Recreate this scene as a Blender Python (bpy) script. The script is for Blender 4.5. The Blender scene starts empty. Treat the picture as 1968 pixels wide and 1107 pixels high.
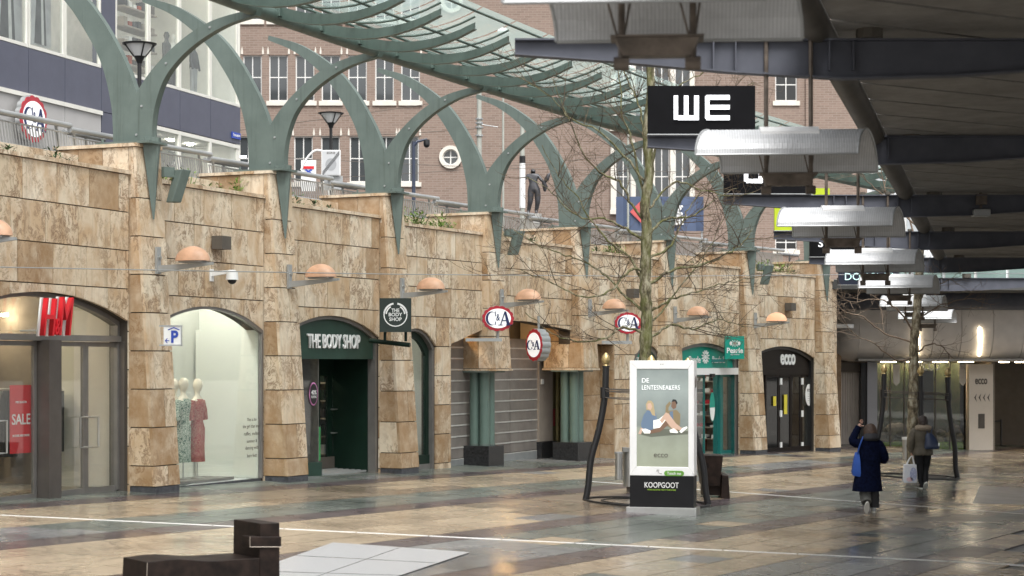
import bpy, math, random
from mathutils import Vector, Matrix
random.seed(7)
S = bpy.context.scene
COL = S.collection
R = math.radians
# ---------------------------------------------------------------- camera
F, CX, CY, CZ = 3827.0, 984.0, 697.0, 2.8
cam_d = bpy.data.cameras.new("camera"); cam = bpy.data.objects.new("camera", cam_d)
COL.objects.link(cam); S.camera = cam
cam.location = (0, 0, CZ); cam.rotation_euler = (R(90), 0, 0)
cam_d.sensor_width = 36; cam_d.lens = 36 * F / 1968
cam_d.shift_y = (CY - 553.5) / 1968
cam_d.clip_start = .1; cam_d.clip_end = 2000
cam_d.dof.use_dof = True; cam_d.dof.focus_distance = 42; cam_d.dof.aperture_fstop = 2.8
# ---------------------------------------------------------------- sky, sun, exposure
W = bpy.data.worlds.new("World"); S.world = W; W.use_nodes = True
nt = W.node_tree; nt.nodes.clear()
sky = nt.nodes.new('ShaderNodeTexSky'); sky.sky_type = 'NISHITA'; sky.sun_disc = False
SUN_EL, SUN_ROT = 58, 165
sky.sun_elevation = R(SUN_EL); sky.sun_rotation = R(SUN_ROT); sky.dust_density = 4; sky.air_density = 1.0
hs = nt.nodes.new('ShaderNodeHueSaturation'); hs.inputs['Saturation'].default_value = .12
bg = nt.nodes.new('ShaderNodeBackground'); bg.inputs['Strength'].default_value = .13
wo = nt.nodes.new('ShaderNodeOutputWorld')
nt.links.new(sky.outputs[0], hs.inputs['Color']); nt.links.new(hs.outputs[0], bg.inputs[0]); nt.links.new(bg.outputs[0], wo.inputs[0])
sd = bpy.data.lights.new("sun", 'SUN'); sd.energy = 1.45; sd.angle = R(30); sd.color = (1, .985, .965)
so = bpy.data.objects.new("sun", sd); COL.objects.link(so)
so.rotation_euler = (R(90 - SUN_EL), 0, R(180 - SUN_ROT)); so.location = (0, 0, 40)
S.view_settings.view_transform = 'Standard'; S.view_settings.look = 'None'
S.view_settings.gamma = 1; S.view_settings.exposure = 1.0; S.view_settings.use_curve_mapping = False

# ---------------------------------------------------------------- geometry helpers
def gz(x, y): return .243 - .0415 * x + .0029 * y
def P(px, py, Y): return Vector(((px - CX) / F * Y, Y, CZ + (CY - py) / F * Y))
def G(px, py):
    a, b = (px - CX) / F, (CY - py) / F
    t = (.243 - CZ) / (b + .0415 * a - .0029)
    return Vector((a * t, t, CZ + b * t))
OFF = {}
def root(name, label, cat, loc, rotz=0, group=None, kind=None):
    o = bpy.data.objects.new(name, None); COL.objects.link(o)
    o.empty_display_size = .2
    o.location = loc; o.rotation_euler = (0, 0, rotz)
    if label: o['label'] = label
    if cat: o['category'] = cat
    if group: o['group'] = group
    if kind: o['kind'] = kind
    OFF[o.name] = loc[2]
    return o
def link(name, me, mat, parent=None):
    o = bpy.data.objects.new(name, me); COL.objects.link(o)
    if mat and not me.materials: me.materials.append(mat)
    if parent: o.parent = parent; OFF[o.name] = OFF.get(parent.name, 0)
    return o
def tag(o, label=None, cat=None, group=None, kind=None):
    if label: o['label'] = label
    if cat: o['category'] = cat
    if group: o['group'] = group
    if kind: o['kind'] = kind
    return o
class MB:
    def __init__(s): s.v = []; s.f = []
    def add(s, vs, fs):
        b = len(s.v); s.v += [tuple(v) for v in vs]; s.f += [tuple(i + b for i in f) for f in fs]; return s
    def hexa(s, p): # bottom 4 ccw from above, top 4
        return s.add(p, [(3, 2, 1, 0), (4, 5, 6, 7), (0, 1, 5, 4), (1, 2, 6, 5), (2, 3, 7, 6), (3, 0, 4, 7)])
    def box(s, x0, x1, y0, y1, z0, z1):
        return s.hexa([(x0, y0, z0), (x1, y0, z0), (x1, y1, z0), (x0, y1, z0), (x0, y0, z1), (x1, y0, z1), (x1, y1, z1), (x0, y1, z1)])
    def prism(s, poly, y0, y1): # poly in (x,z), ccw seen from -y ; extruded along y
        n = len(poly); vs = [(x, y0, z) for x, z in poly] + [(x, y1, z) for x, z in poly]
        fs = [tuple(range(n)), tuple(range(2 * n - 1, n - 1, -1))]
        fs += [(i, i + n, (i + 1) % n + n, (i + 1) % n) for i in range(n)]
        return s.add(vs, fs)
    def slab(s, poly, z0, z1): # poly in (x,y) ccw from above
        n = len(poly); vs = [(x, y, z0) for x, y in poly] + [(x, y, z1) for x, y in poly]
        fs = [tuple(range(n - 1, -1, -1)), tuple(range(n, 2 * n))]
        fs += [(i, (i + 1) % n, (i + 1) % n + n, i + n) for i in range(n)]
        return s.add(vs, fs)
    def tube(s, pts, rad, n=8, cap=True):
        pts = [Vector(p) for p in pts]
        if not isinstance(rad, (list, tuple)): rad = [rad] * len(pts)
        b = len(s.v); prev = None
        for i, p in enumerate(pts):
            d = (pts[min(i + 1, len(pts) - 1)] - pts[max(i - 1, 0)])
            if d.length < 1e-9: d = Vector((0, 0, 1))
            d.normalize()
            if prev is None:
                a = Vector((0, 0, 1)) if abs(d.z) < .9 else Vector((1, 0, 0))
                prev = d.cross(a).normalized()
            u = (prev - d * prev.dot(d))
            u = u.normalized() if u.length > 1e-6 else d.orthogonal().normalized()
            prev = u; w = d.cross(u)
            for k in range(n):
                a = 2 * math.pi * k / n
                s.v.append(tuple(p + (u * math.cos(a) + w * math.sin(a)) * rad[i]))
        for i in range(len(pts) - 1):
            for k in range(n):
                k2 = (k + 1) % n
                s.f.append((b + i * n + k, b + i * n + k2, b + (i + 1) * n + k2, b + (i + 1) * n + k))
        if cap:
            s.f.append(tuple(b + k for k in range(n - 1, -1, -1)))
            s.f.append(tuple(b + (len(pts) - 1) * n + k for k in range(n)))
        return s
    def loft(s, rings, cap=True): # rings: list of lists of equal length (closed)
        b = len(s.v); n = len(rings[0])
        for r in rings: s.v += [tuple(p) for p in r]
        for i in range(len(rings) - 1):
            for k in range(n):
                k2 = (k + 1) % n
                s.f.append((b + i * n + k, b + i * n + k2, b + (i + 1) * n + k2, b + (i + 1) * n + k))
        if cap:
            s.f.append(tuple(b + k for k in range(n - 1, -1, -1)))
            s.f.append(tuple(b + (len(rings) - 1) * n + k for k in range(n)))
        return s
    def ell(s, secs, n=16, cap=True): # secs: (cx,cy,z,rx,ry)
        return s.loft([[(cx + rx * math.cos(2 * math.pi * k / n), cy + ry * math.sin(2 * math.pi * k / n), z) for k in range(n)] for cx, cy, z, rx, ry in secs], cap)
    def sphere(s, c, r, n=12, m=8, sc=(1, 1, 1)):
        rings = []
        for j in range(m + 1):
            a = math.pi * (j / m) - math.pi / 2
            a = max(min(a, math.pi / 2 - .02), -math.pi / 2 + .02)
            rings.append([(c[0] + r * sc[0] * math.cos(a) * math.cos(2 * math.pi * k / n), c[1] + r * sc[1] * math.cos(a) * math.sin(2 * math.pi * k / n), c[2] + r * sc[2] * math.sin(a)) for k in range(n)])
        return s.loft(rings)
    def strip(s, outer, inner, y0, y1): # ring strip between two open (x,z) paths of equal length, extruded in y
        n = len(outer)
        for i in range(n - 1):
            a, b_, c, d = outer[i], outer[i + 1], inner[i + 1], inner[i]
            s.hexa([(a[0], y0, a[1]), (b_[0], y0, b_[1]), (b_[0], y1, b_[1]), (a[0], y1, a[1]), (d[0], y0, d[1]), (c[0], y0, c[1]), (c[0], y1, c[1]), (d[0], y1, d[1])])
        return s
    def xf(s, M):
        s.v = [tuple(M @ Vector(v)) for v in s.v]; return s
    def mesh(s, name, dz=0):
        me = bpy.data.meshes.new(name)
        me.from_pydata([(x, y, z - dz) for x, y, z in s.v], [], s.f); me.update(); return me
    def build(s, name, mat, parent=None, smooth=False, fix=True):
        me = s.mesh(name, OFF.get(parent.name, 0) if parent else 0)
        if fix:
            import bmesh
            bm = bmesh.new(); bm.from_mesh(me); bmesh.ops.recalc_face_normals(bm, faces=bm.faces); bm.to_mesh(me); bm.free()
        if smooth:
            me.polygons.foreach_set('use_smooth', [True] * len(me.polygons))
            try: me.set_sharp_from_angle(angle=R(50))
            except Exception: pass
        return link(name, me, mat, parent)
def bevel(o, w=.01, seg=2):
    m = o.modifiers.new('bevel', 'BEVEL'); m.width = w; m.segments = seg; m.limit_method = 'ANGLE'; return o
_txt = 0
def text(name, body, mat, parent, c, w, h, depth=.01, off=0, shear=0, M=None, space=1.0):
    """flat lettering facing -y, centred on c=(x,y,z absolute), fitted to w x h"""
    cu = bpy.data.curves.new('t', 'FONT'); cu.body = body; cu.align_x = 'CENTER'; cu.extrude = .02; cu.offset = off; cu.shear = shear
    cu.space_character = space; cu.resolution_u = 3
    to = bpy.data.objects.new('t', cu); COL.objects.link(to)
    dg = bpy.context.evaluated_depsgraph_get()
    me = bpy.data.meshes.new_from_object(to.evaluated_get(dg))
    bpy.data.objects.remove(to); bpy.data.curves.remove(cu)
    vs = [v.co.copy() for v in me.vertices]
    x0, x1 = min(v.x for v in vs), max(v.x for v in vs); y0, y1 = min(v.y for v in vs), max(v.y for v in vs)
    sx = w / (x1 - x0); sy = (h / (y1 - y0)) if h else sx
    dz = OFF.get(parent.name, 0)
    for v, p in zip(me.vertices, vs):
        q = Vector((c[0] + (p.x - (x0 + x1) / 2) * sx, c[1] - p.z / .02 * depth / 2, c[2] + (p.y - (y0 + y1) / 2) * sy))
        if M is not None: q = M @ (q - Vector(c)) + Vector(c)
        v.co = (q.x, q.y, q.z - dz)
    me.materials.clear()
    return link(name, me, mat, parent)
# ---------------------------------------------------------------- materials
def newmat(name):
    m = bpy.data.materials.new(name); m.use_nodes = True
    nt = m.node_tree; b = nt.nodes['Principled BSDF']; return m, nt, b
def N(nt, t, **k):
    n = nt.nodes.new(t)
    for a, v in k.items(): setattr(n, a, v)
    return n
def ramp(nt, src, stops):
    r = N(nt, 'ShaderNodeValToRGB'); e = r.color_ramp.elements
    while len(e) > 1: e.remove(e[-1])
    e[0].position = stops[0][0]; e[0].color = (*stops[0][1], 1)
    for p, c in stops[1:]:
        x = e.new(p); x.color = (*c, 1)
    nt.links.new(src, r.inputs[0]); return r.outputs[0]
def coords(nt, scale=(1, 1, 1), rnd=0, obj=True):
    tc = N(nt, 'ShaderNodeTexCoord'); geo = N(nt, 'ShaderNodeNewGeometry')
    mp = N(nt, 'ShaderNodeMapping'); mp.inputs['Scale'].default_value = scale
    src = geo.outputs['Position'] if not obj else tc.outputs['Object']
    if rnd:
        oi = N(nt, 'ShaderNodeObjectInfo'); ml = N(nt, 'ShaderNodeMath', operation='MULTIPLY'); ml.inputs[1].default_value = rnd
        nt.links.new(oi.outputs['Random'], ml.inputs[0])
        ad = N(nt, 'ShaderNodeVectorMath', operation='ADD'); nt.links.new(src, ad.inputs[0]); nt.links.new(ml.outputs[0], ad.inputs[1])
        src = ad.outputs[0]
    nt.links.new(src, mp.inputs[0]); return mp.outputs[0]
def noise(nt, vec, scale, detail=4, rough=.55, dist=0):
    n = N(nt, 'ShaderNodeTexNoise'); n.inputs['Scale'].default_value = scale; n.inputs['Detail'].default_value = detail
    n.inputs['Roughness'].default_value = rough; n.inputs['Distortion'].default_value = dist
    nt.links.new(vec, n.inputs['Vector']); return n.outputs['Fac']
def mix(nt, fac, a, b, mode='MIX'):
    m = N(nt, 'ShaderNodeMix', data_type='RGBA', blend_type=mode)
    if isinstance(fac, (int, float)): m.inputs[0].default_value = fac
    else: nt.links.new(fac, m.inputs[0])
    for i, x in ((6, a), (7, b)):
        if isinstance(x, tuple): m.inputs[i].default_value = (*x, 1)
        else: nt.links.new(x, m.inputs[i])
    return m.outputs[2]
def bump(nt, b, h, s=.3, d=.01):
    n = N(nt, 'ShaderNodeBump'); n.inputs['Strength'].default_value = s; n.inputs['Distance'].default_value = d
    nt.links.new(h, n.inputs['Height']); nt.links.new(n.outputs[0], b.inputs['Normal'])
def plain(name, c, rough=.5, metal=0, var=.12, scale=3, spec=.5, bmp=0):
    m, nt, b = newmat(name)
    v = coords(nt, rnd=9, obj=False)
    n = noise(nt, v, scale, 5)
    lo = tuple(x * (1 - var) for x in c); hi = tuple(min(1, x * (1 + var)) for x in c)
    nt.links.new(ramp(nt, n, [(.3, lo), (.7, hi)]), b.inputs['Base Color'])
    b.inputs['Roughness'].default_value = rough; b.inputs['Metallic'].default_value = metal
    b.inputs['Specular IOR Level'].default_value = spec
    if bmp: bump(nt, b, noise(nt, v, scale * 8, 3), bmp, .01)
    return m
def emis(name, c, s, base=None):
    m, nt, b = newmat(name); b.inputs['Base Color'].default_value = (*(base or c), 1)
    b.inputs['Emission Color'].default_value = (*c, 1); b.inputs['Emission Strength'].default_value = s; return m
M = {}
def travertine(name, dark=0):
    m, nt, b = newmat(name)
    v = coords(nt, (1, 1, 1), rnd=37, obj=False)
    vs = coords(nt, (1, 1, .72), rnd=53, obj=False)
    oi = N(nt, 'ShaderNodeObjectInfo')
    base = ramp(nt, oi.outputs['Random'], [(0, (.62, .505, .365)), (.25, (.69, .59, .45)), (.5, (.66, .555, .42)), (.75, (.73, .635, .50)), (1, (.60, .485, .345))])
    n1 = noise(nt, vs, 1.9, 6, .62, .6)
    c = mix(nt, ramp(nt, n1, [(.42, (0, 0, 0)), (.62, (1, 1, 1))]), base, mix(nt, .6, base, (.42, .24, .10)))
    n2 = noise(nt, vs, 5.5, 8, .75, 1.2)
    vein = ramp(nt, n2, [(.49, (0, 0, 0)), (.55, (1, 1, 1)), (.60, (.2, .2, .2)), (.70, (.1, .1, .1))])
    n3 = noise(nt, v, 1.1, 3)
    gate = ramp(nt, n3, [(.40, (.1, .1, .1)), (.60, (1, 1, 1))])
    vg = mix(nt, 1.0, vein, gate, 'MULTIPLY')
    c = mix(nt, vg, c, (.20, .115, .06))
    pit = ramp(nt, noise(nt, v, 26, 3, .6), [(.66, (0, 0, 0)), (.72, (1, 1, 1))])
    c = mix(nt, mix(nt, .35, (0, 0, 0), pit), c, (.13, .08, .045))
    stv = coords(nt, (2.2, 2.2, .10), 0, False)
    stn = ramp(nt, noise(nt, stv, 2.6, 5, .65), [(.56, (0, 0, 0)), (.74, (.55, .55, .55))])
    c = mix(nt, stn, c, (.23, .165, .10))
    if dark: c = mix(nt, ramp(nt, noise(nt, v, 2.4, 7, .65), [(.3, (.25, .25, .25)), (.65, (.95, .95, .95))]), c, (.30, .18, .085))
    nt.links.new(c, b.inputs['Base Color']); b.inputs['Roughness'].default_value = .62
    bump(nt, b, n2, .35, .008)
    return m
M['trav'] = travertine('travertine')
M['travd'] = travertine('travertine_brown', 1)  # browner travertine: wet low courses, left pillar faces, porch returns, odd blocks
M['joint'] = plain('joint_mortar', (.055, .045, .035), .9)
M['granite'] = plain('dark_granite', (.06, .062, .07), .35, scale=14, var=.5)
M['black_granite'] = plain('black_granite', (.022, .022, .023), .22, scale=20, var=.5)
M['green'] = plain('green_painted_steel', (.12, .155, .138), .48, var=.22, scale=2.2)
m, nt, b = newmat('green_painted_steel_weathered'); v = coords(nt, obj=False); vs_ = coords(nt, (3, 3, .18), 0, False)
c = ramp(nt, noise(nt, v, 2.2, 5), [(.3, (.10, .13, .115)), (.7, (.135, .172, .153))])
c = mix(nt, ramp(nt, noise(nt, vs_, 3, 6, .7), [(.52, (0, 0, 0)), (.70, (.55, .55, .55))]), c, (.06, .075, .062))
c = mix(nt, ramp(nt, noise(nt, v, 30, 3, .6), [(.68, (0, 0, 0)), (.74, (.5, .5, .5))]), c, (.20, .22, .19))
nt.links.new(c, b.inputs['Base Color']); b.inputs['Roughness'].default_value = .45; M['green'] = m
M['steel'] = plain('stainless_steel', (.50, .50, .48), .32, .85)
M['galv'] = plain('galvanised_steel', (.38, .39, .39), .45, .4)
M['dframe'] = plain('bronze_metal_frame', (.13, .115, .105), .4, .5)
M['lframe'] = plain('grey_metal_frame', (.21, .20, .19), .4, .45)
M['black'] = plain('black_painted_metal', (.012, .012, .013), .4)
M['blackplastic'] = plain('black_plastic', (.012, .012, .013), .35, spec=.2)
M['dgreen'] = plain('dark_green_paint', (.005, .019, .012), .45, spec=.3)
M['dgreen2'] = plain('fascia_green_paint', (.017, .050, .036), .5)
M['white'] = plain('white_paint', (.78, .78, .77), .4, var=.04)
M['offwhite'] = plain('offwhite_plaster', (.70, .69, .63), .7, var=.05)
M['red'] = plain('red_plastic', (.62, .015, .025), .35, var=.05)
M['redd'] = plain('deep_red_plastic', (.42, .02, .035), .35, var=.08)
M['navy'] = plain('navy_letter', (.012, .022, .10), .4)
M['blue'] = plain('blue_sign_paint', (.02, .06, .38), .4)
M['beam'] = plain('dark_painted_beam', (.085, .09, .11), .6, var=.15, spec=.3)
M['soffit'] = None
M['slate'] = plain('slate_blue_panel', (.085, .09, .125), .45, var=.06)
M['greypanel'] = plain('light_grey_panel', (.42, .41, .40), .6, var=.05, scale=1)
M['teal'] = plain('teal_sign', (.0, .27, .20), .35, var=.04)
M['tealframe'] = plain('teal_frame', (.01, .13, .12), .4)
M['lime'] = plain('lime_panel', (.40, .50, .01), .4)
M['orange'] = plain('orange_red_panel', (.35, .06, .02), .5)
M['lampshade'] = plain('salmon_lamp_shell', (.62, .36, .23), .38, var=.18, scale=4)
M['concrete'] = plain('concrete', (.34, .33, .31), .8, var=.15)
M['cream'] = plain('cream_stone_trim', (.66, .62, .55), .7, var=.08)
M['bronze'] = plain('bronze_statue', (.055, .055, .06), .4, .5, var=.4, scale=6)
M['skin'] = plain('skin', (.55, .33, .25), .5)
M['hair'] = plain('brown_hair', (.065, .038, .025), .6, var=.4, scale=30)
M['coat'] = plain('navy_wool', (.0035, .006, .022), .95, var=.5, scale=20, spec=.1, bmp=.5)
M['trouser'] = plain('grey_trousers', (.12, .12, .11), .9, var=.2)
M['leg'] = plain('black_leggings', (.008, .008, .009), .8)
M['olive'] = plain('olive_puffer_nylon', (.10, .085, .06), .6, var=.3, scale=9, bmp=.4)
M['fur'] = plain('fur_trim', (.36, .29, .22), 1, var=.5, scale=60, bmp=1)
M['bluebag'] = plain('blue_cotton', (.03, .10, .42), .8)
M['bagnavy'] = plain('navy_leather', (.03, .045, .09), .35)
M['gold'] = plain('gilded_finial', (.55, .42, .2), .35, .6)
M['mannequin'] = plain('cream_mannequin', (.74, .66, .52), .45, var=.03)
M['yellow'] = plain('yellow_notice', (.65, .55, .05), .5)
M['soil'] = plain('planter_soil', (.05, .038, .028), .95, scale=20, var=.5)
M['pd2'] = plain('dark_goods', (.03, .025, .03), .5)
M['street'] = plain('street_asphalt', (.07, .07, .068), .8)
M['interior'] = plain('shop_interior_wall', (.22, .185, .145), .7, var=.35, scale=1)
M['intdark'] = plain('dark_shop_interior', (.10, .085, .07), .7)
M['shelf'] = plain('shop_shelf', (.35, .31, .26), .5)
def leafmat(n, c):
    m, nt, b = newmat(n); oi = N(nt, 'ShaderNodeObjectInfo'); v = coords(nt, obj=False)
    nt.links.new(ramp(nt, noise(nt, v, 12, 2), [(.3, tuple(x * .5 for x in c)), (.7, tuple(x * 1.5 for x in c))]), b.inputs['Base Color']); b.inputs['Roughness'].default_value = .5; return m
M['leaf'] = leafmat('leaf_green', (.05, .10, .03)); M['leafb'] = leafmat('bright_leaf', (.13, .22, .03)); M['leafd'] = leafmat('dry_leaf', (.16, .12, .06))
# glass : thin reflective sheet
def glass(name, tint=(.9, .93, .92), rough=.02, opacity=.12, base=(.3, .32, .31), fres=1.5, transl=False):
    m, nt, b = newmat(name); nt.nodes.remove(b)
    out = nt.nodes['Material Output']
    tr = N(nt, 'ShaderNodeBsdfTransparent'); tr.inputs[0].default_value = (*tint, 1)
    gl = N(nt, 'ShaderNodeBsdfGlossy'); gl.inputs['Roughness'].default_value = rough
    di = N(nt, 'ShaderNodeBsdfTranslucent' if transl else 'ShaderNodeBsdfDiffuse'); di.inputs[0].default_value = (*base, 1)
    m1 = N(nt, 'ShaderNodeMixShader'); m1.inputs[0].default_value = opacity
    lw = N(nt, 'ShaderNodeLayerWeight'); lw.inputs['Blend'].default_value = .5
    pw = N(nt, 'ShaderNodeMath', operation='POWER'); pw.inputs[1].default_value = 5.0; nt.links.new(lw.outputs['Facing'], pw.inputs[0])
    f0 = ((fres - 1) / (fres + 1)) ** 2 * 1.6
    fr = N(nt, 'ShaderNodeMath', operation='MULTIPLY_ADD'); fr.inputs[1].default_value = 1 - f0; fr.inputs[2].default_value = f0; nt.links.new(pw.outputs[0], fr.inputs[0])
    m2 = N(nt, 'ShaderNodeMixShader')
    nt.links.new(tr.outputs[0], m1.inputs[1]); nt.links.new(di.outputs[0], m1.inputs[2])
    nt.links.new(fr.outputs[0], m2.inputs[0]); nt.links.new(m1.outputs[0], m2.inputs[1]); nt.links.new(gl.outputs[0], m2.inputs[2])
    nt.links.new(m2.outputs[0], out.inputs[0]); return m
M['glass'] = glass('shop_window_glass', (.95, .97, .96), .02, .035)
M['dglass'] = glass('dark_window_glass', (.4, .42, .42), .03, .45, (.02, .02, .02), 1.5)
M['cglass'] = glass('canopy_glass', (.72, .84, .81), .1, .45, (.55, .66, .62), 1.45, True)
M['farglass'] = glass('far_window_glass', (.25, .27, .28), .05, .62, (.09, .10, .105), 1.6)
def corr(name, c, axis=0, s=90, metal=.4, transl=0):
    m, nt, b = newmat(name); v = coords(nt)
    w = N(nt, 'ShaderNodeTexWave', bands_direction='X'); w.inputs['Scale'].default_value = s / 2; w.inputs['Distortion'].default_value = 0
    nt.links.new(v, w.inputs[0])
    n = noise(nt, v, 5, 4)
    col = mix(nt, mix(nt, .45, (0, 0, 0), w.outputs['Fac']), c, tuple(x * .55 for x in c))
    col = mix(nt, ramp(nt, n, [(.45, (0, 0, 0)), (.8, (.5, .5, .5))]), col, tuple(x * .6 for x in c))
    nt.links.new(col, b.inputs['Base Color']); b.inputs['Roughness'].default_value = .38; b.inputs['Metallic'].default_value = metal
    bump(nt, b, w.outputs['Fac'], .15, .006); return m
M['reflector'] = corr('corrugated_reflector', (.60, .61, .62), s=24, metal=.1)
M['rusty'] = plain('weathered_steel', (.13, .105, .085), .55, .4, var=.5, scale=6)
# bricks
m, nt, b = newmat('brick_facade'); v = coords(nt, obj=False)
sep = N(nt, 'ShaderNodeSeparateXYZ'); nt.links.new(v, sep.inputs[0]); cmb = N(nt, 'ShaderNodeCombineXYZ')
nt.links.new(sep.outputs[0], cmb.inputs[0]); nt.links.new(sep.outputs[2], cmb.inputs[1])
bt = N(nt, 'ShaderNodeTexBrick'); nt.links.new(cmb.outputs[0], bt.inputs[0]); bt.inputs['Scale'].default_value = 1
bt.inputs['Brick Width'].default_value = .46; bt.inputs['Row Height'].default_value = .13; bt.inputs['Mortar Size'].default_value = .016; bt.inputs['Bias'].default_value = -.1
bt.inputs['Color1'].default_value = (.235, .165, .13, 1); bt.inputs['Color2'].default_value = (.175, .12, .093, 1); bt.inputs['Mortar'].default_value = (.28, .23, .195, 1)
c = mix(nt, ramp(nt, noise(nt, v, 6, 5, .7), [(.35, (0, 0, 0)), (.7, (.55, .55, .55))]), bt.outputs[0], (.27, .21, .175))
nt.links.new(c, b.inputs['Base Color']); b.inputs['Roughness'].default_value = .9; M['brick'] = m
# soffit planks
m, nt, b = newmat('soffit_plank'); v = coords(nt, (1, 1, 1), 20, False)
nt.links.new(ramp(nt, noise(nt, v, 2.2, 6, .7), [(.3, (.17, .16, .145)), (.7, (.28, .265, .24))]), b.inputs['Base Color']); b.inputs['Roughness'].default_value = .75; M['soffit'] = m
# mossy bark
m, nt, b = newmat('mossy_bark'); v = coords(nt, (1, 1, .35), 0, False)
n1 = noise(nt, v, 5, 6, .7); n2 = noise(nt, v, 16, 5, .7)
c = ramp(nt, n2, [(.38, (.030, .024, .015)), (.48, (.12, .10, .06)), (.62, (.30, .28, .20))])
c = mix(nt, ramp(nt, n1, [(.40, (0, 0, 0)), (.60, (.75, .75, .75))]), c, (.085, .095, .018))
nt.links.new(c, b.inputs['Base Color']); b.inputs['Roughness'].default_value = .9; bump(nt, b, n2, .9, .02); M['bark'] = m
m, nt, b = newmat('twig_bark'); v = coords(nt, obj=False)
nt.links.new(ramp(nt, noise(nt, v, 4, 4), [(.35, (.045, .028, .02)), (.6, (.09, .065, .035))]), b.inputs['Base Color']); b.inputs['Roughness'].default_value = .85; M['twig'] = m
m, nt, b = newmat('pale_bark'); v = coords(nt, (1, 1, .5), 0, False); n2 = noise(nt, v, 9, 5, .7)
nt.links.new(ramp(nt, n2, [(.38, (.07, .055, .035)), (.5, (.24, .20, .13)), (.6, (.42, .39, .30))]), b.inputs['Base Color']); b.inputs['Roughness'].default_value = .9; bump(nt, b, n2, .8, .02); M['bark2'] = m
M['twig2'] = plain('pale_twig', (.19, .14, .10), .85, var=.4)
M['groundjoint'] = plain('pale_paving_joint', (.30, .28, .25), .6)
# wet paving
def paving(name, c1, c2):
    m, nt, b = newmat(name); v = coords(nt, (1, 1, 1), 0, False); vr = coords(nt, (1, 1, 1), 31, False)
    oi = N(nt, 'ShaderNodeObjectInfo')
    big = noise(nt, v, .35, 5, .6); fine = noise(nt, vr, 9, 6, .75)
    c = mix(nt, oi.outputs['Random'], c1, c2)
    c = mix(nt, ramp(nt, fine, [(.35, (0, 0, 0)), (.75, (.75, .75, .75))]), c, tuple(x * .45 for x in c1))
    st = ramp(nt, noise(nt, v, 1.3, 7, .7, 1.5), [(.52, (0, 0, 0)), (.62, (.6, .6, .6)), (.7, (0, 0, 0))])
    c = mix(nt, st, c, tuple(x * .35 for x in c1))
    nt.links.new(c, b.inputs['Base Color'])
    b.inputs['Specular IOR Level'].default_value = .5
    r = N(nt, 'ShaderNodeMapRange'); r.inputs[1].default_value = .35; r.inputs[2].default_value = .68; r.inputs[3].default_value = .14; r.inputs[4].default_value = .38
    nt.links.new(big, r.inputs[0]); nt.links.new(r.outputs[0], b.inputs['Roughness'])
    bump(nt, b, noise(nt, v, 22, 4, .6), .22, .006)
    return m
M['pv_beige'] = paving('wet_beige_stone', (.46, .37, .26), (.36, .285, .20))
M['pv_green'] = paving('wet_green_slate', (.13, .148, .135), (.19, .205, .18))
M['pv_purple'] = paving('wet_purple_slate', (.10, .08, .085), (.14, .115, .11))
M['pv_brown'] = paving('wet_brown_stone', (.24, .19, .14), (.31, .245, .175))
M['pv_grey'] = paving('wet_grey_stone', (.20, .205, .205), (.27, .27, .265))
M['drain'] = plain('pale_drain_channel', (.72, .71, .68), .45)
M['core10'] = plain('dark_corten', (.017, .0105, .008), .5, .2, var=.7, scale=7, spec=.25)
M['slabgrey'] = plain('asphalt_strip', (.21, .21, .22), .34, var=.3, scale=2)
# ---------------------------------------------------------------- plan of the travertine wall
PX = {1: 300, 2: 554.3, 3: 772.4, 4: 965, 5: 1134, 6: 1298, 7: 1452.7, 8: 1596}
C = {}
for i in range(1, 9):
    Y = 2487.6 * (.01351 + .001645 * (i - 1)); C[i] = Vector(((PX[i] - CX) / F * Y, Y))
C[0] = Vector((-8.02, 28.3)); C[9] = C[8] + Vector((3.0, 4.15))
D = {i: (C[i + 1] - C[i]).normalized() for i in range(0, 9)}; D[9] = D[8]
NN = {i: Vector((D[i].y, -D[i].x)) for i in D}
ANG = {i: math.atan2(D[i].y, D[i].x) for i in D}
PL, PW = .53, .75          # protrusion at the foot, width
TOP = {0: 3.80, 1: 3.73, 2: 3.66, 3: 3.58, 4: 3.49, 5: 3.42, 6: 3.34, 7: 3.28, 8: 3.20, 9: 3.1}
TOP = {k: v + CZ for k, v in TOP.items()}
PB = .41                   # batter
def pframe(i): return Matrix.Translation((C[i].x, C[i].y, 0)) @ Matrix.Rotation(ANG[i], 4, 'Z')
# bay frames: origin at wall plane behind pillar i, x to the end of the bay
BO = {}; BL = {}; BD = {}; BA = {}
for i in range(0, 9):
    o = C[i] - NN[i] * PL; e = C[i + 1] - NN[i + 1] * PL if i < 8 else C[9] - NN[8] * PL
    BO[i] = o; BL[i] = (e - o).length; BD[i] = (e - o).normalized(); BA[i] = math.atan2(BD[i].y, BD[i].x)
def U(i, px, y=0.0):
    n = Vector((-BD[i].y, BD[i].x)); o = BO[i] + n * y; d = BD[i]; r = (px - CX) / F
    return (r * o.y - o.x) / (d.x - r * d.y)
def BZ(i, px, py, y=0.0):
    u = U(i, px, y); n = Vector((-BD[i].y, BD[i].x)); q = BO[i] + n * y + BD[i] * u
    return CZ + (CY - py) / F * q.y
def B(i, u, y=0.0):
    n = Vector((-BD[i].y, BD[i].x)); return BO[i] + n * y + BD[i] * u
def bg_(i, u, y=0.0):
    q = B(i, u, y); return gz(q.x, q.y)
def broot(i, u, y, name, label, cat, group=None, z=None):
    q = B(i, u, y); r = root(name, label, cat, (q.x, q.y, gz(q.x, q.y) if z is None else z), BA[i], group)
    SH[r.name] = (u, y); return r
SH = {}
class LB(MB):
    """builder in bay coordinates (u, y, z); build() shifts to the root that owns it"""
    def build(s, name, mat, parent, **k):
        r = parent
        while r.parent: r = r.parent
        u0, y0 = SH.get(r.name, (0, 0)); s.v = [(x - u0, y - y0, z) for x, y, z in s.v]
        return MB.build(s, name, mat, parent, **k)
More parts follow.
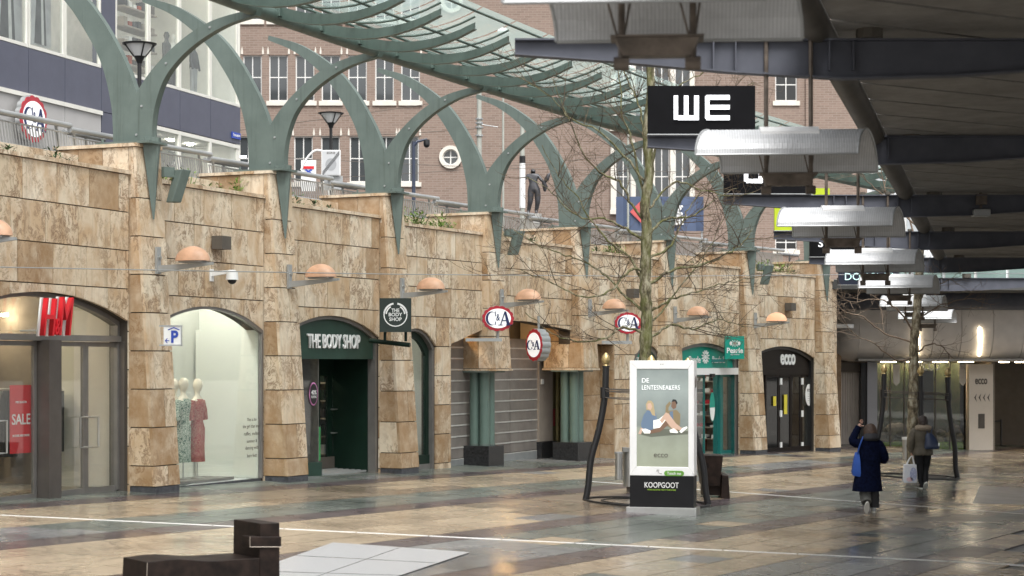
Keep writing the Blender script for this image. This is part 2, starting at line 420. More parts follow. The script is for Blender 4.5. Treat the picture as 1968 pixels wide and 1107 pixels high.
def ltext(name, body, mat, parent, c, w, h, **k):
    r = parent
    while r.parent: r = r.parent
    u0, y0 = SH.get(r.name, (0, 0)); return text(name, body, mat, parent, (c[0] - u0, c[1] - y0, c[2]), w, h, **k)
COPZ = {i: TOP[i + 1] - .47 for i in range(0, 8)}; COPZ[8] = TOP[8] - .55

def arcfn(ua, ub, zs, zc):
    m, h, r = (ua + ub) / 2, (ub - ua) / 2, zc - zs
    Rr = (h * h + r * r) / (2 * r)
    return lambda u: zc - Rr + math.sqrt(max(Rr * Rr - (u - m) ** 2, 0))
def linfn(ua, za, ub, zb): return lambda u: za + (zb - za) * (u - ua) / (ub - ua)
# openings per bay: (ua, ub, function)
OP = {}
OP[0] = [(.80, BL[0] - .03)]
ar = {}
def addarch(i, ua, ub, zs, zc): ar.setdefault(i, []).append((ua, ub, zs + CZ, zc + CZ)); OP.setdefault(i, [])
OP = {i: [] for i in range(9)}
def arch_open(i, ua, ub, zs, zc):
    OP[i].append((ua, ub, arcfn(ua, ub, zs + CZ, zc + CZ)))
    ar.setdefault(i, []).append((ua, ub, zs + CZ, zc + CZ))
arch_open(0, .80, BL[0] - .03, .70, 1.12)
arch_open(1, .62, BL[1] - .03, .61, 1.02)
arch_open(2, .62, BL[2] - .03, .53, .95)
arch_open(3, .70, U(3, 838.5), .34, .75)
OP[3].append((U(3, 867), BL[3] + .01, linfn(U(3, 867), BZ(3, 868, 661), BL[3], BZ(3, 928, 634))))
f4 = lambda u: (CZ + 1.0) if u < 2.3 else (CZ + 1.0 - (u - 2.3) * .075)
OP[4].append((-.01, BL[4] + .01, f4))
OP[5].append((-.01, U(5, 1181), lambda u: CZ + .47))
arch_open(5, U(5, 1219), U(5, 1272), .10, .48)
arch_open(6, .62, BL[6] - .05, .16, .56)
arch_open(7, .62, BL[7] - .03, .13, .50)

def pieces(i, u0, u1, z0, z1, fine=.16):
    """cut a wall rectangle by the openings; returns polygons (x,z) ccw"""
    cuts = [u0, u1]
    for a, b, f in OP[i]: cuts += [c for c in (a, b) if u0 < c < u1]
    cuts = sorted(set(cuts)); out = []
    for a, b in zip(cuts, cuts[1:]):
        if b - a < .03: continue
        m = (a + b) / 2; fn = None
        for oa, ob, f in OP[i]:
            if oa <= m <= ob: fn = f
        if fn is None: out.append([(a, z0), (b, z0), (b, z1), (a, z1)]); continue
        n = max(2, int((b - a) / fine) + 1); us = [a + (b - a) * k / n for k in range(n + 1)]
        run = []
        for u in us:
            lo = max(z0, fn(u))
            if lo < z1 - .02: run.append((u, lo))
            else:
                if len(run) > 1: out.append(run + [(run[-1][0], z1), (run[0][0], z1)])
                run = []
        if len(run) > 1: out.append(run + [(run[-1][0], z1), (run[0][0], z1)])
    return out
GAP = .009
def shrink(poly, g=GAP):
    xs = [p[0] for p in poly]; zs = [p[1] for p in poly]; a, b, c, d = min(xs), max(xs), min(zs), max(zs)
    q = []
    for x, z in poly:
        x = x + g if abs(x - a) < 1e-6 else (x - g if abs(x - b) < 1e-6 else x)
        z = z + g if abs(z - c) < 1e-6 else (z - g if abs(z - d) < 1e-6 else z)
        q.append((x, z))
    return q
WL = {0: 'travertine wall bay above the entrance with the tall red slanted letters',
      1: 'travertine wall bay above the display window with dressed mannequins',
      2: 'travertine wall bay above the dark green arched shop entrance',
      3: 'travertine wall bay with a narrow arched window and a slanted lower edge',
      4: 'travertine wall bay hanging over the shutter between the two green column clusters',
      5: 'travertine wall bay behind the tree trunk with a small teal arched window',
      6: 'travertine wall bay above the teal optician entrance',
      7: 'travertine wall bay above the black arched shoe shop entrance',
      8: 'narrow travertine wall strip beyond the last pillar beside the curved metal fascia'}
rs = random.Random(3)
for i in range(9):
    L = BL[i] if i < 8 else 1.5
    r = broot(i, 0, 0, 'stone_wall', WL[i], 'wall', 'travertine wall bays between the pillars')
    zt = COPZ[i] - .07; zb = min(bg_(i, 0), bg_(i, L)) - .3
    core = LB()
    for p in pieces(i, 0, L, zb, zt): core.prism(p, .05, .38)
    core.build('wall_core', M['joint'], r)
    cop = LB(); n = 4
    for k in range(n):
        c_ = LB(); c_.box(L * k / n + .004, L * (k + 1) / n - .004, -.035, .36, COPZ[i] - .065, COPZ[i]); c_.build('coping_slab', M['trav'], r)
    z = zt; k = 0; hs_ = [.64] + [.65] * 12
    while z > zb + .3:
        h = hs_[k]; z0 = z - h; w = .93
        off = (k % 2) * .46 + rs.uniform(-.08, .08)
        us = [0.0]; u = L - (.28 if k % 2 == 0 else .6) - rs.uniform(0, .1); lst = []
        while u > .15: lst.append(u); u -= w * rs.uniform(.93, 1.05)
        us += sorted(lst) + [L]
        for a, b in zip(us, us[1:]):
            for p in pieces(i, a, b, max(z0, zb), z):
                if max(q[0] for q in p) - min(q[0] for q in p) < .05: continue
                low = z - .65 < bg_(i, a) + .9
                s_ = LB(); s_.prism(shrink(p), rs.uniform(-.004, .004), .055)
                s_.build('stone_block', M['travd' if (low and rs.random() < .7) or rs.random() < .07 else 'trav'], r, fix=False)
        z = z0; k += 1
# ---------------------------------------------------------------- pillars
PLAB = {0: 'battered travertine pillar at the far left outside the shop entrance', 1: 'battered travertine pillar right of the red lettered shop entrance',
        2: 'battered travertine pillar between the mannequin window and the green shop', 3: 'battered travertine pillar right of the green shop behind its square hanging sign',
        4: 'travertine pillar block standing on green columns, left one of the two', 5: 'travertine pillar block standing on green columns, right one of the two',
        6: 'battered travertine pillar behind the white touch screen kiosk', 7: 'battered travertine pillar between the teal optician and the black shoe shop',
        8: 'battered travertine pillar right of the black shoe shop entrance'}
def build_pillar(i):
    o = C[i]; g = gz(o.x, o.y)
    r = root('stone_pillar', PLAB[i], 'pillar', (o.x, o.y, g), ANG[i], 'battered travertine pillars')
    T = TOP[i] - .06; hang = i in (4, 5)
    zbot = CZ - .14 if hang else g + .11
    yb = lambda z: PB * (z - g) / (T - g)
    back = PL + .02
    z1 = T; k = 0; bound = [T]; z = T - .87
    while z > zbot + .25: bound.append(z); z -= .65
    bound.append(zbot)
    # core: battered block + rear fin
    c = MB(); e = .03
    bk = 1.35 if hang else back + .05
    c.hexa([(e, yb(zbot) + e, zbot), (PW - e, yb(zbot) + e, zbot), (PW - e, bk, zbot), (e, bk, zbot), (e, yb(T) + e, T), (PW - e, yb(T) + e, T), (PW - e, bk, T), (e, bk, T)])
    fin0 = COPZ[max(i - 1, 0)] - .75
    c.box(e, PW - e, bk - .01, PL + 1.55, fin0, T - .002)
    c.build('pillar_core', M['joint'], r)
    for k in range(len(bound) - 1):
        zt, zl = bound[k] - GAP, bound[k + 1] + GAP
        ya, yt = yb(zl), yb(zt)
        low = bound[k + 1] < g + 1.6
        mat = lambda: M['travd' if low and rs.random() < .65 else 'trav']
        splits = [(0, PW)] if (k % 2 == (1 if i % 2 else 0)) else [(0, PW * rs.uniform(.5, .58)), (None, PW)]
        if splits[-1][0] is None: splits[-1] = (splits[0][1], PW)
        for a, b in splits:
            s_ = MB(); a2 = a + (GAP if a > 0 else 0); b2 = b - (GAP if b < PW else 0)
            s_.hexa([(a2, ya, zl), (b2, ya, zl), (b2, ya + .06, zl), (a2, ya + .06, zl), (a2, yt, zt), (b2, yt, zt), (b2, yt + .06, zt), (a2, yt + .06, zt)])
            s_.build('front_stone', mat(), r, fix=False)
        q = .006
        bl = (1.35 if hang else back)
        segs = [(0, bl)] if not hang else [(0, .62), (.62, bl)]
        for sa, sb in segs:
            s_ = MB(); A0 = ya + .065 if sa == 0 else sa + GAP; A1 = yt + .065 if sa == 0 else sa + GAP
            if sb - max(A0, A1) < .03: continue
            s_.hexa([(q, A0, zl), (.05, A0, zl), (.05, sb, zl), (q, sb, zl), (q, A1, zt), (.05, A1, zt), (.05, sb, zt), (q, sb, zt)])
            s_.build('side_stone', M['travd'] if rs.random() < .6 else M['trav'], r, fix=False)
        s_ = MB(); s_.hexa([(PW - .05, ya + .065, zl), (PW - q, ya + .065, zl), (PW - q, bl, zl), (PW - .05, bl, zl), (PW - .05, yt + .065, zt), (PW - q, yt + .065, zt), (PW - q, bl, zt), (PW - .05, bl, zt)])
        s_.build('side_stone', mat(), r, fix=False)
    # fin side stones behind the wall top
    for a, b in ((back + GAP, PL + .55), (PL + .55 + GAP, PL + 1.05), (PL + 1.05 + GAP, PL + 1.55)):
        for xa, xb in ((0, .05), (PW - .05, PW)):
            s_ = MB(); s_.box(xa + .004, xb - .004, a, b, T - .87, T - GAP); s_.build('side_stone', M['travd'] if rs.random() < .6 else M['trav'], r, fix=False)
    for a, b in ((PB - .03, .75), (.756, 1.4), (1.406, PL + 1.58)):
        s_ = MB(); s_.box(-.03, PW + .02, a, b, T + .002, TOP[i]); s_.build('coping_slab', M['trav'], r)
    if not hang:
        s_ = MB(); s_.box(.012, PW - .012, .012, back, g - .25, g + .105); s_.build('plinth', M['granite'], r)
    else:
        s_ = MB(); s_.box(-.02, PW + .02, -.03 + yb(zbot), 1.38, zbot - .05, zbot - .004); s_.build('bottom_slab', M['trav'], r)
for i in range(9): build_pillar(i)
# ---------------------------------------------------------------- planters, rear parapet, street
for i in range(8):
    L = BL[i]; z = COPZ[i]
    r = broot(i, 0, .4, 'planter', ['stone planter with sparse weeds at the far left', 'stone planter with bright green tuft above the mannequin window', 'stone planter with low weeds above the green shop', 'stone planter with dense green plants above the narrow arched window',
              'stone planter with small weeds over the shutter entrance', 'stone planter behind the tree trunk', 'stone planter with brown shrub above the optician', 'stone planter with ferny plants above the shoe shop'][i], 'planter', 'stone planters on top of the wall', z=z - .6)
    s_ = LB(); s_.box(.75, L - .0, .37, 1.02, z - .5, z - .10); s_.build('soil_bed', M['soil'], r)
    for k in range(4):
        s_ = LB(); s_.box(.6 + (L - .6) * k / 4 + .004, .6 + (L - .6) * (k + 1) / 4 - .004, 1.02, 1.2, z - .5, z + .30); s_.build('kerb_stone', M['trav'], r)
    # plants
    n = [30, 50, 24, 72, 22, 36, 28, 76][i]; mats = ['leaf', 'leafb', 'leaf', 'leafb', 'leaf', 'leafb', 'leafd', 'leafb']
    for gi in range(n // 4):
        u = rs.uniform(.9, L - .15); y = rs.uniform(.42, .9); hh = rs.uniform(.14, .34) * (1.3 if i in (1, 3, 7) else 1)
        pl = MB()
        for _ in range(46):
            a = rs.uniform(0, 6.28); ra = rs.uniform(0, .6) * hh; zz = z - .04 + rs.uniform(.1, 1) * hh * 1.2; l = rs.uniform(.03, .07)
            x, yy = u + math.cos(a) * ra * 1.3, y + math.sin(a) * ra
            t = Vector((math.cos(a), math.sin(a), rs.uniform(-.2, 1))).normalized() * l; w = Vector((-math.sin(a), math.cos(a), rs.uniform(-.3, .3))) * l * .35
            c0 = Vector((x, yy, zz)); pl.add([c0 - t, c0 + w, c0 + t, c0 - w], [(0, 1, 2, 3)])
        for _ in range(5):
            a = rs.uniform(0, 6.28); pl.tube([(u, y, z - .12), (u + math.cos(a) * hh * .5, y + math.sin(a) * hh * .5, z - .12 + hh)], .004, 3)
        q = B(i, u, y); rr = root('weed', None, None, (q.x, q.y, z - .12), BA[i]); bpy.data.objects.remove(rr)
        lb = LB(); lb.v = pl.v; lb.f = pl.f
        tag(lb.build('weeds', M[mats[i]] if gi % 3 else M['leaf'], r, fix=False), kind='stuff')
# street deck behind
st = MB(); poly = [(B(0, -14, 1.2).x, B(0, -14, 1.2).y)] + [(B(i, .0, 1.2).x, B(i, .0, 1.2).y) for i in range(0, 9)] + [(60, 71), (60, 200), (-80, 200), (-80, 20)]
st.slab(poly, CZ + 2.35, CZ + 2.65); tag(st.build('street', M['street']), kind='structure')
# ---------------------------------------------------------------- ground + paving
gm = MB(); xs = [-400, -60, -20, 0, 20, 60, 400]; ys = [-20, 10, 20, 40, 80, 120, 400]
vs = [(x, y, gz(max(min(x, 60), -60), max(min(y, 120), -20)) - .03) for y in ys for x in xs]
nx = len(xs); gm.add(vs, [(j * nx + k, j * nx + k + 1, (j + 1) * nx + k + 1, (j + 1) * nx + k) for j in range(len(ys) - 1) for k in range(nx - 1)])
ground = tag(gm.build('ground', M['groundjoint'], fix=False), kind='structure')
PD = R(63); pd = Vector((math.cos(PD), math.sin(PD))); pn = Vector((-pd.y, pd.x))   # paving strips run along pd
pav = root('pavement', None, None, (0, 30, gz(0, 30)), 0, kind='structure')
rp = random.Random(11)
WID = .62
pattern = ['b', 'b', 'b', 'p', 'g', 'g', 'g', 'p', 'b', 'b', 'b', 'b', 'p', 'g', 'g']
edge = [(B(i, 0, -.05).x, B(i, 0, -.05).y) for i in range(9)] 
def inside(x, y):
    if y < 16 or y > 78: return False
    if abs(x) > .285 * y + 2.5: return False
    # stay in front of the shops
    if y < 63:
        for i in range(0, 8):
            n = Vector((-BD[i].y, BD[i].x)); q = Vector((x, y)) - BO[i]; u = q.dot(BD[i])
            if -.0 <= u <= BL[i] and q.dot(n) > (2.6 if i in (3, 4, 5) else .5): return False
    if y > 66 and x < 9.5: return False
    # asphalt strip at the right edge
    if x > RX(y) + 1.0: return False
    return True
g1, g2 = G(1808, 1107), G(1882, 935)
def RX(y): return g1.x + (g2.x - g1.x) * (y - g1.y) / (g2.y - g1.y) if y < g2.y else 1e9
slabs = []
for rI in range(-75, 75):
    kind = pattern[rI % len(pattern)]
    s = rp.uniform(0, 1.2) - 20; n0 = rI * WID
    while s < 80:
        l = rp.uniform(.9, 1.5) * (1 if kind != 'p' else 1.4)
        c = pd * (s + l / 2) + pn * n0 + Vector((0, 20))
        if inside(c.x, c.y):
            kk = kind
            seg = int((s + 200 + (rI // 4) * 1.7) / 6.5) % 5
            if kind == 'b' and seg == 3: kk = 'o'
            if kind == 'g' and seg == 1: kk = 'y'
            if rp.random() < .05: kk = rp.choice('bgpoy')
            slabs.append((c, l, kk))
        s += l
slabs.sort(key=lambda t: t[0].y + abs(t[0].x) * .2)
KM = {'b': 'pv_beige', 'g': 'pv_green', 'p': 'pv_purple', 'o': 'pv_brown', 'y': 'pv_grey'}
meshes = {}
rest = {k: MB() for k in KM}
for idx, (c, l, k) in enumerate(slabs):
    hw, hl = WID / 2 - .009, l / 2 - .009; z0 = rp.uniform(-.0006, .0006)
    cs = [c - pd * hl - pn * hw, c + pd * hl - pn * hw, c + pd * hl + pn * hw, c - pd * hl + pn * hw]
    if idx < 298:
        s_ = MB(); s_.add([(q.x, q.y - 30, gz(q.x, q.y) + z0 - .025) for q in cs] + [(q.x, q.y - 30, gz(q.x, q.y) + z0) for q in cs],
                          [(3, 2, 1, 0), (4, 5, 6, 7), (0, 1, 5, 4), (1, 2, 6, 5), (2, 3, 7, 6), (3, 0, 4, 7)])
        s_.build('paving_slab', M[KM[k]], pav, fix=False)
    else:
        rest[k].add([(q.x, q.y - 30, gz(q.x, q.y) + z0) for q in cs], [(0, 1, 2, 3)])
for k in KM:
    tag(rest[k].build('far_paving_slabs', M[KM[k]], pav, fix=False), kind='stuff')
ra = MB(); ra.add([(RX(g1.y - 6) + .01, g1.y - 6, gz(g1.x, g1.y - 6) + .014), (30, g1.y - 6, gz(30, g1.y - 6) + .014), (30, g2.y, gz(30, g2.y) + .014), (g2.x + .01, g2.y, gz(g2.x, g2.y) + .014)], [(0, 1, 2, 3)])
tag(ra.build('side_path', M['slabgrey'], None, fix=False), kind='structure')
def gline(name, pts, w, mat, label, cat, n=14, lift=.005):
    """flat strip on the ground through two or more picture points"""
    o = G(*pts[0]); r = root(name, label, cat, (o.x, o.y, gz(o.x, o.y)))
    a, b = G(*pts[0]), G(*pts[1]); d = (b - a); d.z = 0; L = d.length; d.normalize(); nn = Vector((-d.y, d.x, 0))
    seg = L / n
    for k in range(n):
        s_ = MB(); qs = [a + d * (k * seg + .01) - nn * w / 2, a + d * ((k + 1) * seg - .01) - nn * w / 2, a + d * ((k + 1) * seg - .01) + nn * w / 2, a + d * (k * seg + .01) + nn * w / 2]
        s_.add([(q.x - o.x, q.y - o.y, gz(q.x, q.y) + lift - .02) for q in qs] + [(q.x - o.x, q.y - o.y, gz(q.x, q.y) + lift) for q in qs], [(3, 2, 1, 0), (4, 5, 6, 7), (0, 1, 5, 4), (1, 2, 6, 5), (2, 3, 7, 6), (3, 0, 4, 7)])
        s_.build('channel_section', mat, r, fix=False)
    return r
gline('drain_channel', [(0, 990), (1968, 1086)], .085, M['drain'], 'long pale drainage channel crossing the wet plaza in the foreground', 'drain')
gline('drain_channel', [(1130, 925), (1968, 988)], .09, M['drain'], 'pale drainage channel running behind the kiosk and the walking people', 'drain')
# bright metal floor grate in the foreground
gc = [G(538, 1057), G(640, 1044), G(900, 1062), G(735, 1107)]
gc = [G(520, 1050), G(650, 1043), G(905, 1063), G(690, 1120), G(440, 1120)]
r = root('floor_grate', 'pale ribbed metal floor plates beside the dark steel bench', 'floor plate', (gc[0].x, gc[0].y, gc[0].z))
m, nt_, b_ = newmat('ribbed_plate'); v_ = coords(nt_, (1, 1, 1), 0, False); w_ = N(nt_, 'ShaderNodeTexWave', bands_direction='Y'); w_.inputs['Scale'].default_value = 5.5; nt_.links.new(v_, w_.inputs[0])
nt_.links.new(mix(nt_, w_.outputs['Fac'], (.34, .34, .345), (.68, .68, .68)), b_.inputs['Base Color']); b_.inputs['Roughness'].default_value = .3; b_.inputs['Metallic'].default_value = .3; bump(nt_, b_, w_.outputs['Fac'], .4, .01)
M['plate'] = m
# plates as a 2 x 3 grid over the quad
def bil(q, s, t): return (q[0] * (1 - s) + q[1] * s) * (1 - t) + (q[3] * (1 - s) + q[2] * s) * t
quad = [G(380, 1135), G(640, 1044), G(905, 1063), G(690, 1135)]
for a in range(3):
    for b in range(2):
        s_ = MB(); e = .004
        qs = [bil(quad, a / 3 + e, b / 2 + e), bil(quad, (a + 1) / 3 - e, b / 2 + e), bil(quad, (a + 1) / 3 - e, (b + 1) / 2 - e), bil(quad, a / 3 + e, (b + 1) / 2 - e)]
        s_.add([(q.x - gc[0].x, q.y - gc[0].y, gz(q.x, q.y) + .014) for q in qs], [(0, 1, 2, 3)]); o_ = s_.build('plate', M['plate'], r, fix=False)
# ---------------------------------------------------------------- shopfronts
def archpath(ua, ub, zs, zc, n=14, inset=0.0, zb=None):
    f = arcfn(ua, ub, zs, zc); p = []
    if zb is not None: p.append((ua + inset, zb))
    for k in range(n + 1):
        u = ua + (ub - ua) * k / n
        uu = ua + inset + (ub - ua - 2 * inset) * k / n
        p.append((uu, f(u) - inset))
    if zb is not None: p.append((ub - inset, zb))
    return p
def room(i, r, ua, ub, y0, y1, zb, zt, mat, lights=0, lightmat=None, floor=None, back=None):
    """open-fronted interior behind a shopfront"""
    g = LB(); g.box(ua, ub, y0, y1, zb - .12, zb - .01); g.build('shop_floor', floor or M['shelf'], r)
    g = LB(); g.box(ua - .1, ua, y0, y1, zb, zt).box(ub, ub + .1, y0, y1, zb, zt); g.build('side_wall', mat, r)
    g = LB(); g.box(ua - .1, ub + .1, y1, y1 + .1, zb - .1, zt); g.build('back_wall', back or mat, r)
    g = LB(); g.box(ua - .1, ub + .1, y0, y1, zt, zt + .1); g.build('ceiling', M['offwhite'], r)
def spots(r, pts, mat, rad=.09):
    for (u, y, z) in pts:
        g = LB(); g.tube([(u, y, z), (u, y, z - .05)], rad, 10); g.build('ceiling_spotlight', mat, r)
def frame_arch(i, r, k, y, w, d, mat, name='window_frame', zbot=None, ins=0):
    ua, ub, zs, zc = ar[i][k]; zb = zbot if zbot is not None else bg_(i, (ua + ub) / 2, y)
    g = LB(); g.strip(archpath(ua, ub, zs, zc, inset=ins, zb=zb), archpath(ua, ub, zs, zc, inset=w + ins, zb=zb), y, y + d)
    return g.build(name, mat, r)
def pane(i, r, pts, y, mat, name='glass_pane'):
    g = LB(); g.prism(pts, y, y + .012); return g.build(name, mat, r)
M['warm_lamp'] = emis('warm_shop_lamp', (1, .82, .58), 50)
M['cool_lamp'] = emis('white_shop_lamp', (1, .95, .86), 55)
M['window_lamp'] = emis('display_window_lamp', (1, .98, .94), 115)

# ---- bay 0: fashion shop with double doors
i = 0; y = .22
r = broot(0, 0, .2, 'shop_entrance', 'glass shop entrance with red sale poster and brushed metal double doors', 'shopfront')
ua, ub, zs, zc = ar[0][0]
frame_arch(0, r, 0, y - .04, .07, .14, M['lframe'])
zh = BZ(0, 150, 650, y)          # header
zg = bg_(0, BL[0], y)
zgl = bg_(0, 2, y)
g = LB(); g.box(ua + .02, ub, y - .08, y + .12, zh - .05, zh + .05); g.build('header_beam', M['lframe'], r)
up1, up2 = U(0, 72, y), U(0, 98, y); ud1, ud2 = U(0, 98, y), U(0, 228, y)
g = LB(); g.box(up1, up2 - .03, y - .22, y + .1, zgl - .2, zh - .04); g.build('door_post', M['dframe'], r)
g = LB(); g.box(ud2, ub - .01, y - .14, y + .1, zg - .2, zh - .04); g.build('door_post', M['dframe'], r)
def leaf(r, u0, u1, y, z0, z1, fw, mat, name='glass_door', hs=0, gm='glass', handle='steel'):
    d = LB(); d.strip([(u0, z0), (u0, z1), (u1, z1), (u1, z0), (u0, z0)], [(u0 + fw, z0 + fw * 1.6), (u0 + fw, z1 - fw), (u1 - fw, z1 - fw), (u1 - fw, z0 + fw * 1.6), (u0 + fw, z0 + fw * 1.6)], y, y + .05)
    o = d.build(name, mat, r)
    pane(0, o, [(u0 + fw, z0 + fw * 1.6), (u1 - fw, z0 + fw * 1.6), (u1 - fw, z1 - fw), (u0 + fw, z1 - fw)], y + .02, M[gm])
    if hs:
        hx = u1 - fw * .6 if hs > 0 else u0 + fw * .6; hx2 = hx - hs * .22
        h = LB(); zc_ = z0 + 1.05
        h.tube([(hx, y, zc_ - .25), (hx, y - .07, zc_ - .25), (hx2, y - .07, zc_ - .25), (hx2, y - .07, zc_ + .25), (hx, y - .07, zc_ + .25), (hx, y, zc_ + .25)], .018, 6); h.build('door_handle', M[handle], o)
    return o
um = (ud1 + ud2) / 2
leaf(r, ud1 + .01, um - .005, y, zgl - .06, zh - .06, .075, M['lframe'], hs=1)
leaf(r, um + .005, ud2 - .01, y, zg - .02, zh - .06, .075, M['lframe'], hs=-1)
leaf(r, U(0, -14, y), up1 - .02, y, zgl - .06, zh - .06, .075, M['lframe'], hs=-1)
leaf(r, ua + .02, U(0, -14, y) - .01, y, zgl, zh - .06, .075, M['lframe'])
f = arcfn(ua, ub, zs, zc)
pane(0, r, [(ua + .08, zh + .05), (ub - .08, zh + .05)] + [(u, f(u) - .08) for u in [ub - .08 - (ub - ua - .16) * k / 12 for k in range(13)] if f(u) - .08 > zh + .06], y + .03, M['glass'], 'fanlight_pane')
g = LB()
for px in (-60, 226): g.box(U(0, px, y) - .02, U(0, px, y) + .02, y, y + .06, zh + .05, f(U(0, px, y)) - .07)
g.build('fanlight_bar', M['lframe'], r)
room(0, r, .85, BL[0] + .3, .4, 7, zgl, COPZ[0] - 1.3, M['interior'], floor=M['pv_brown'])
# partitions and racks
g = LB(); g.box(U(0, 178, 2.2), U(0, 228, 2.2), 2.2, 2.3, zgl, zh + .4); g.build('white_partition', M['white'], r)
g = LB(); g.box(U(0, 30, 3.5), U(0, 75, 3.5), 3.5, 3.6, zgl, zh - .1); g.build('display_wall', M['intdark'], r)
for px, mt in ((6, 'black'), (14, 'black'), (24, 'intdark')):
    u = U(0, px, 2.4); g = LB(); g.ell([(u, 2.4, zgl + .5, .10, .10), (u, 2.4, zgl + .9, .16, .12), (u, 2.4, zgl + 1.5, .16, .1), (u, 2.4, zgl + 1.62, .05, .05)], 10); g.build('hanging_garment', M[mt], r, smooth=True)
spots(r, [(1.2 + k * .42, 2.6, CZ + .86) for k in range(12)] + [(1.5 + k * 1.1, 4.6, CZ + 1.0) for k in range(5)], M['warm_lamp'], .06)
# poster
u0, u1 = U(0, 19, y + .08), U(0, 60, y + .08); z1, z0 = BZ(0, 40, 740, y + .08), BZ(0, 40, 871, y + .08)
pr = broot(0, u0, y + .08, 'sale_poster', 'tall red sale poster hanging behind the entrance glass', 'poster', z=z0)
g = LB(); g.box(u0, u1, y + .075, y + .085, z0, z1); g.build('poster_sheet', M['red'], pr)
uc = (u0 + u1) / 2
ltext('lettering', 'SALE', M['white'], pr, (uc, y + .07, z0 + (z1 - z0) * .5), (u1 - u0) * .86, .17, depth=.004, off=.01)
ltext('lettering', 'MID SEASON', M['white'], pr, (uc, y + .07, z0 + (z1 - z0) * .75), (u1 - u0) * .5, .035, depth=.004)
ltext('lettering', 'IN STORE AND ONLINE', M['white'], pr, (uc, y + .07, z0 + (z1 - z0) * .26), (u1 - u0) * .78, .035, depth=.004)
# tall slanted red letters
uL, uR = U(0, 78, -.25), U(0, 133, -.25); zt, zl = BZ(0, 100, 571, -.25), BZ(0, 100, 648, -.25)
sr = broot(0, uL, -.25, 'letter_sign', 'tall red slanted three character sign standing off the arched entrance', 'shop sign', z=zl)
hh = zt - zl; ww = uR - uL
xs_ = [(-.02, .46, 'H', hh * .93, .0), (.40, .56, '&', hh * .40, -.24 * hh), (.54, 1.04, 'M', hh * .96, .02)]
for t0, t1, ch, h_, dz_ in xs_:
    c_ = (uL + ww * (t0 + t1) / 2, -.28, zl + hh / 2 + dz_); w_ = ww * (t1 - t0)
    o = ltext('red_letter', ch, M['red'], sr, c_, w_, h_, depth=.08, off=-.004 if ch != '&' else -.005, shear=.30)
    ltext('white_back', ch, M['white'], o, (c_[0], -.20, c_[2]), w_ + .02, h_ + .02, depth=.03, off=.008 if ch != '&' else .0, shear=.30)
for q_ in (.1, .6):
    g = LB(); g.tube([(uL + q_, -.17, zl + .1), (uL + q_, .2, zl + .1)], .015, 6); g.build('fixing_rod', M['galv'], sr)

def sidestock(r, u, y0, y1, zlist, kinds, dep=.3, hmax=.25):
    for z in zlist:
        g = LB(); g.box(u - dep, u, y0, y1, z, z + .03); g.build('wall_shelf', M['shelf'], r)
        yy = y0 + .05
        while yy < y1 - .15:
            w = rs.uniform(.08, .2); g = LB(); g.box(u - dep + .03, u - .05, yy, yy + w, z + .031, z + .031 + rs.uniform(.35, 1) * hmax); g.build('shop_goods', M[rs.choice(kinds)], r); yy += w + rs.uniform(.02, .08)
g = LB(); g.box(BL[0] + .22, BL[0] + .28, .5, 1.25, zgl, zh + .5); g.build('white_side_panel', M['white'], r)
for k in range(9):
    yy = 1.4 + k * .22; g = LB(); g.box(BL[0] - .25, BL[0] + .15, yy, yy + .10, zgl + .6 + (k % 2) * .05, zgl + 1.65); g.build('hanging_garment', M[['black', 'intdark', 'redd', 'trouser', 'black', 'interior', 'bagnavy', 'black', 'trouser'][k]], r)
g = LB(); g.tube([(BL[0] - .05, 1.3, zgl + 1.68), (BL[0] - .05, 3.5, zgl + 1.68)], .015, 6); g.build('garment_rail', M['steel'], r)
# ---- bay 1: mannequin window
i = 1; y = .05
r = broot(1, 0, .2, 'display_window', 'large arched display window with pale backdrop and printed verse', 'shopfront')
ua, ub, zs, zc = ar[1][0]
zsill = CZ + (CY - 919) / F * (B(1, ub, 0).y)
frame_arch(1, r, 0, y - .04, .05, .08, M['lframe'], zbot=zsill)
g = LB(); zg = min(bg_(1, 0), bg_(1, BL[1])); g.box(.3, BL[1] - .01, .06, y + .1, zg - .3, zsill); g.build('sill', M['granite'], r)
f = arcfn(ua, ub, zs, zc)
pane(1, r, [(ua + .06, zsill), (ub - .06, zsill)] + [(ub - .06 - (ub - ua - .12) * k / 14, f(ub - .06 - (ub - ua - .12) * k / 14) - .06) for k in range(15)], y + .03, M['glass'])
M['backdrop'] = plain('display_backdrop', (.66, .67, .60), .8, var=.02)
room(1, r, .3, BL[1] + .15, y + .1, 1.55, zsill, COPZ[1] - .9, M['backdrop'], floor=M['white'])
spots(r, [(1.0 + k * .75, .75, COPZ[1] - .95) for k in range(5)], M['window_lamp'], .10)
g = LB(); g.box(ub - .028, ub - .012, .11, 1.5, zsill, zs + .02); g.build('return_panel', M['backdrop'], r)
g = LB(); g.box(.4, U(1, 428, .6), .35, 1.0, zsill, zsill + .05); g.build('plinth_board', M['lframe'], r)
lines = ['This is for', 'the girl that loves', 'ruffles, endless', 'summer &', 'dancing with', 'bare feet']
for k, t in enumerate(lines):
    px = 486; u = U(1, px, y); zz = BZ(1, px, 806 + k * 13.8, y); w = [.30, .56, .48, .32, .40, .30][k] * 1.0
    ltext('verse_line', t, M['intdark'], r, (u, y + .02, zz), w * 1.18, None, depth=.003)
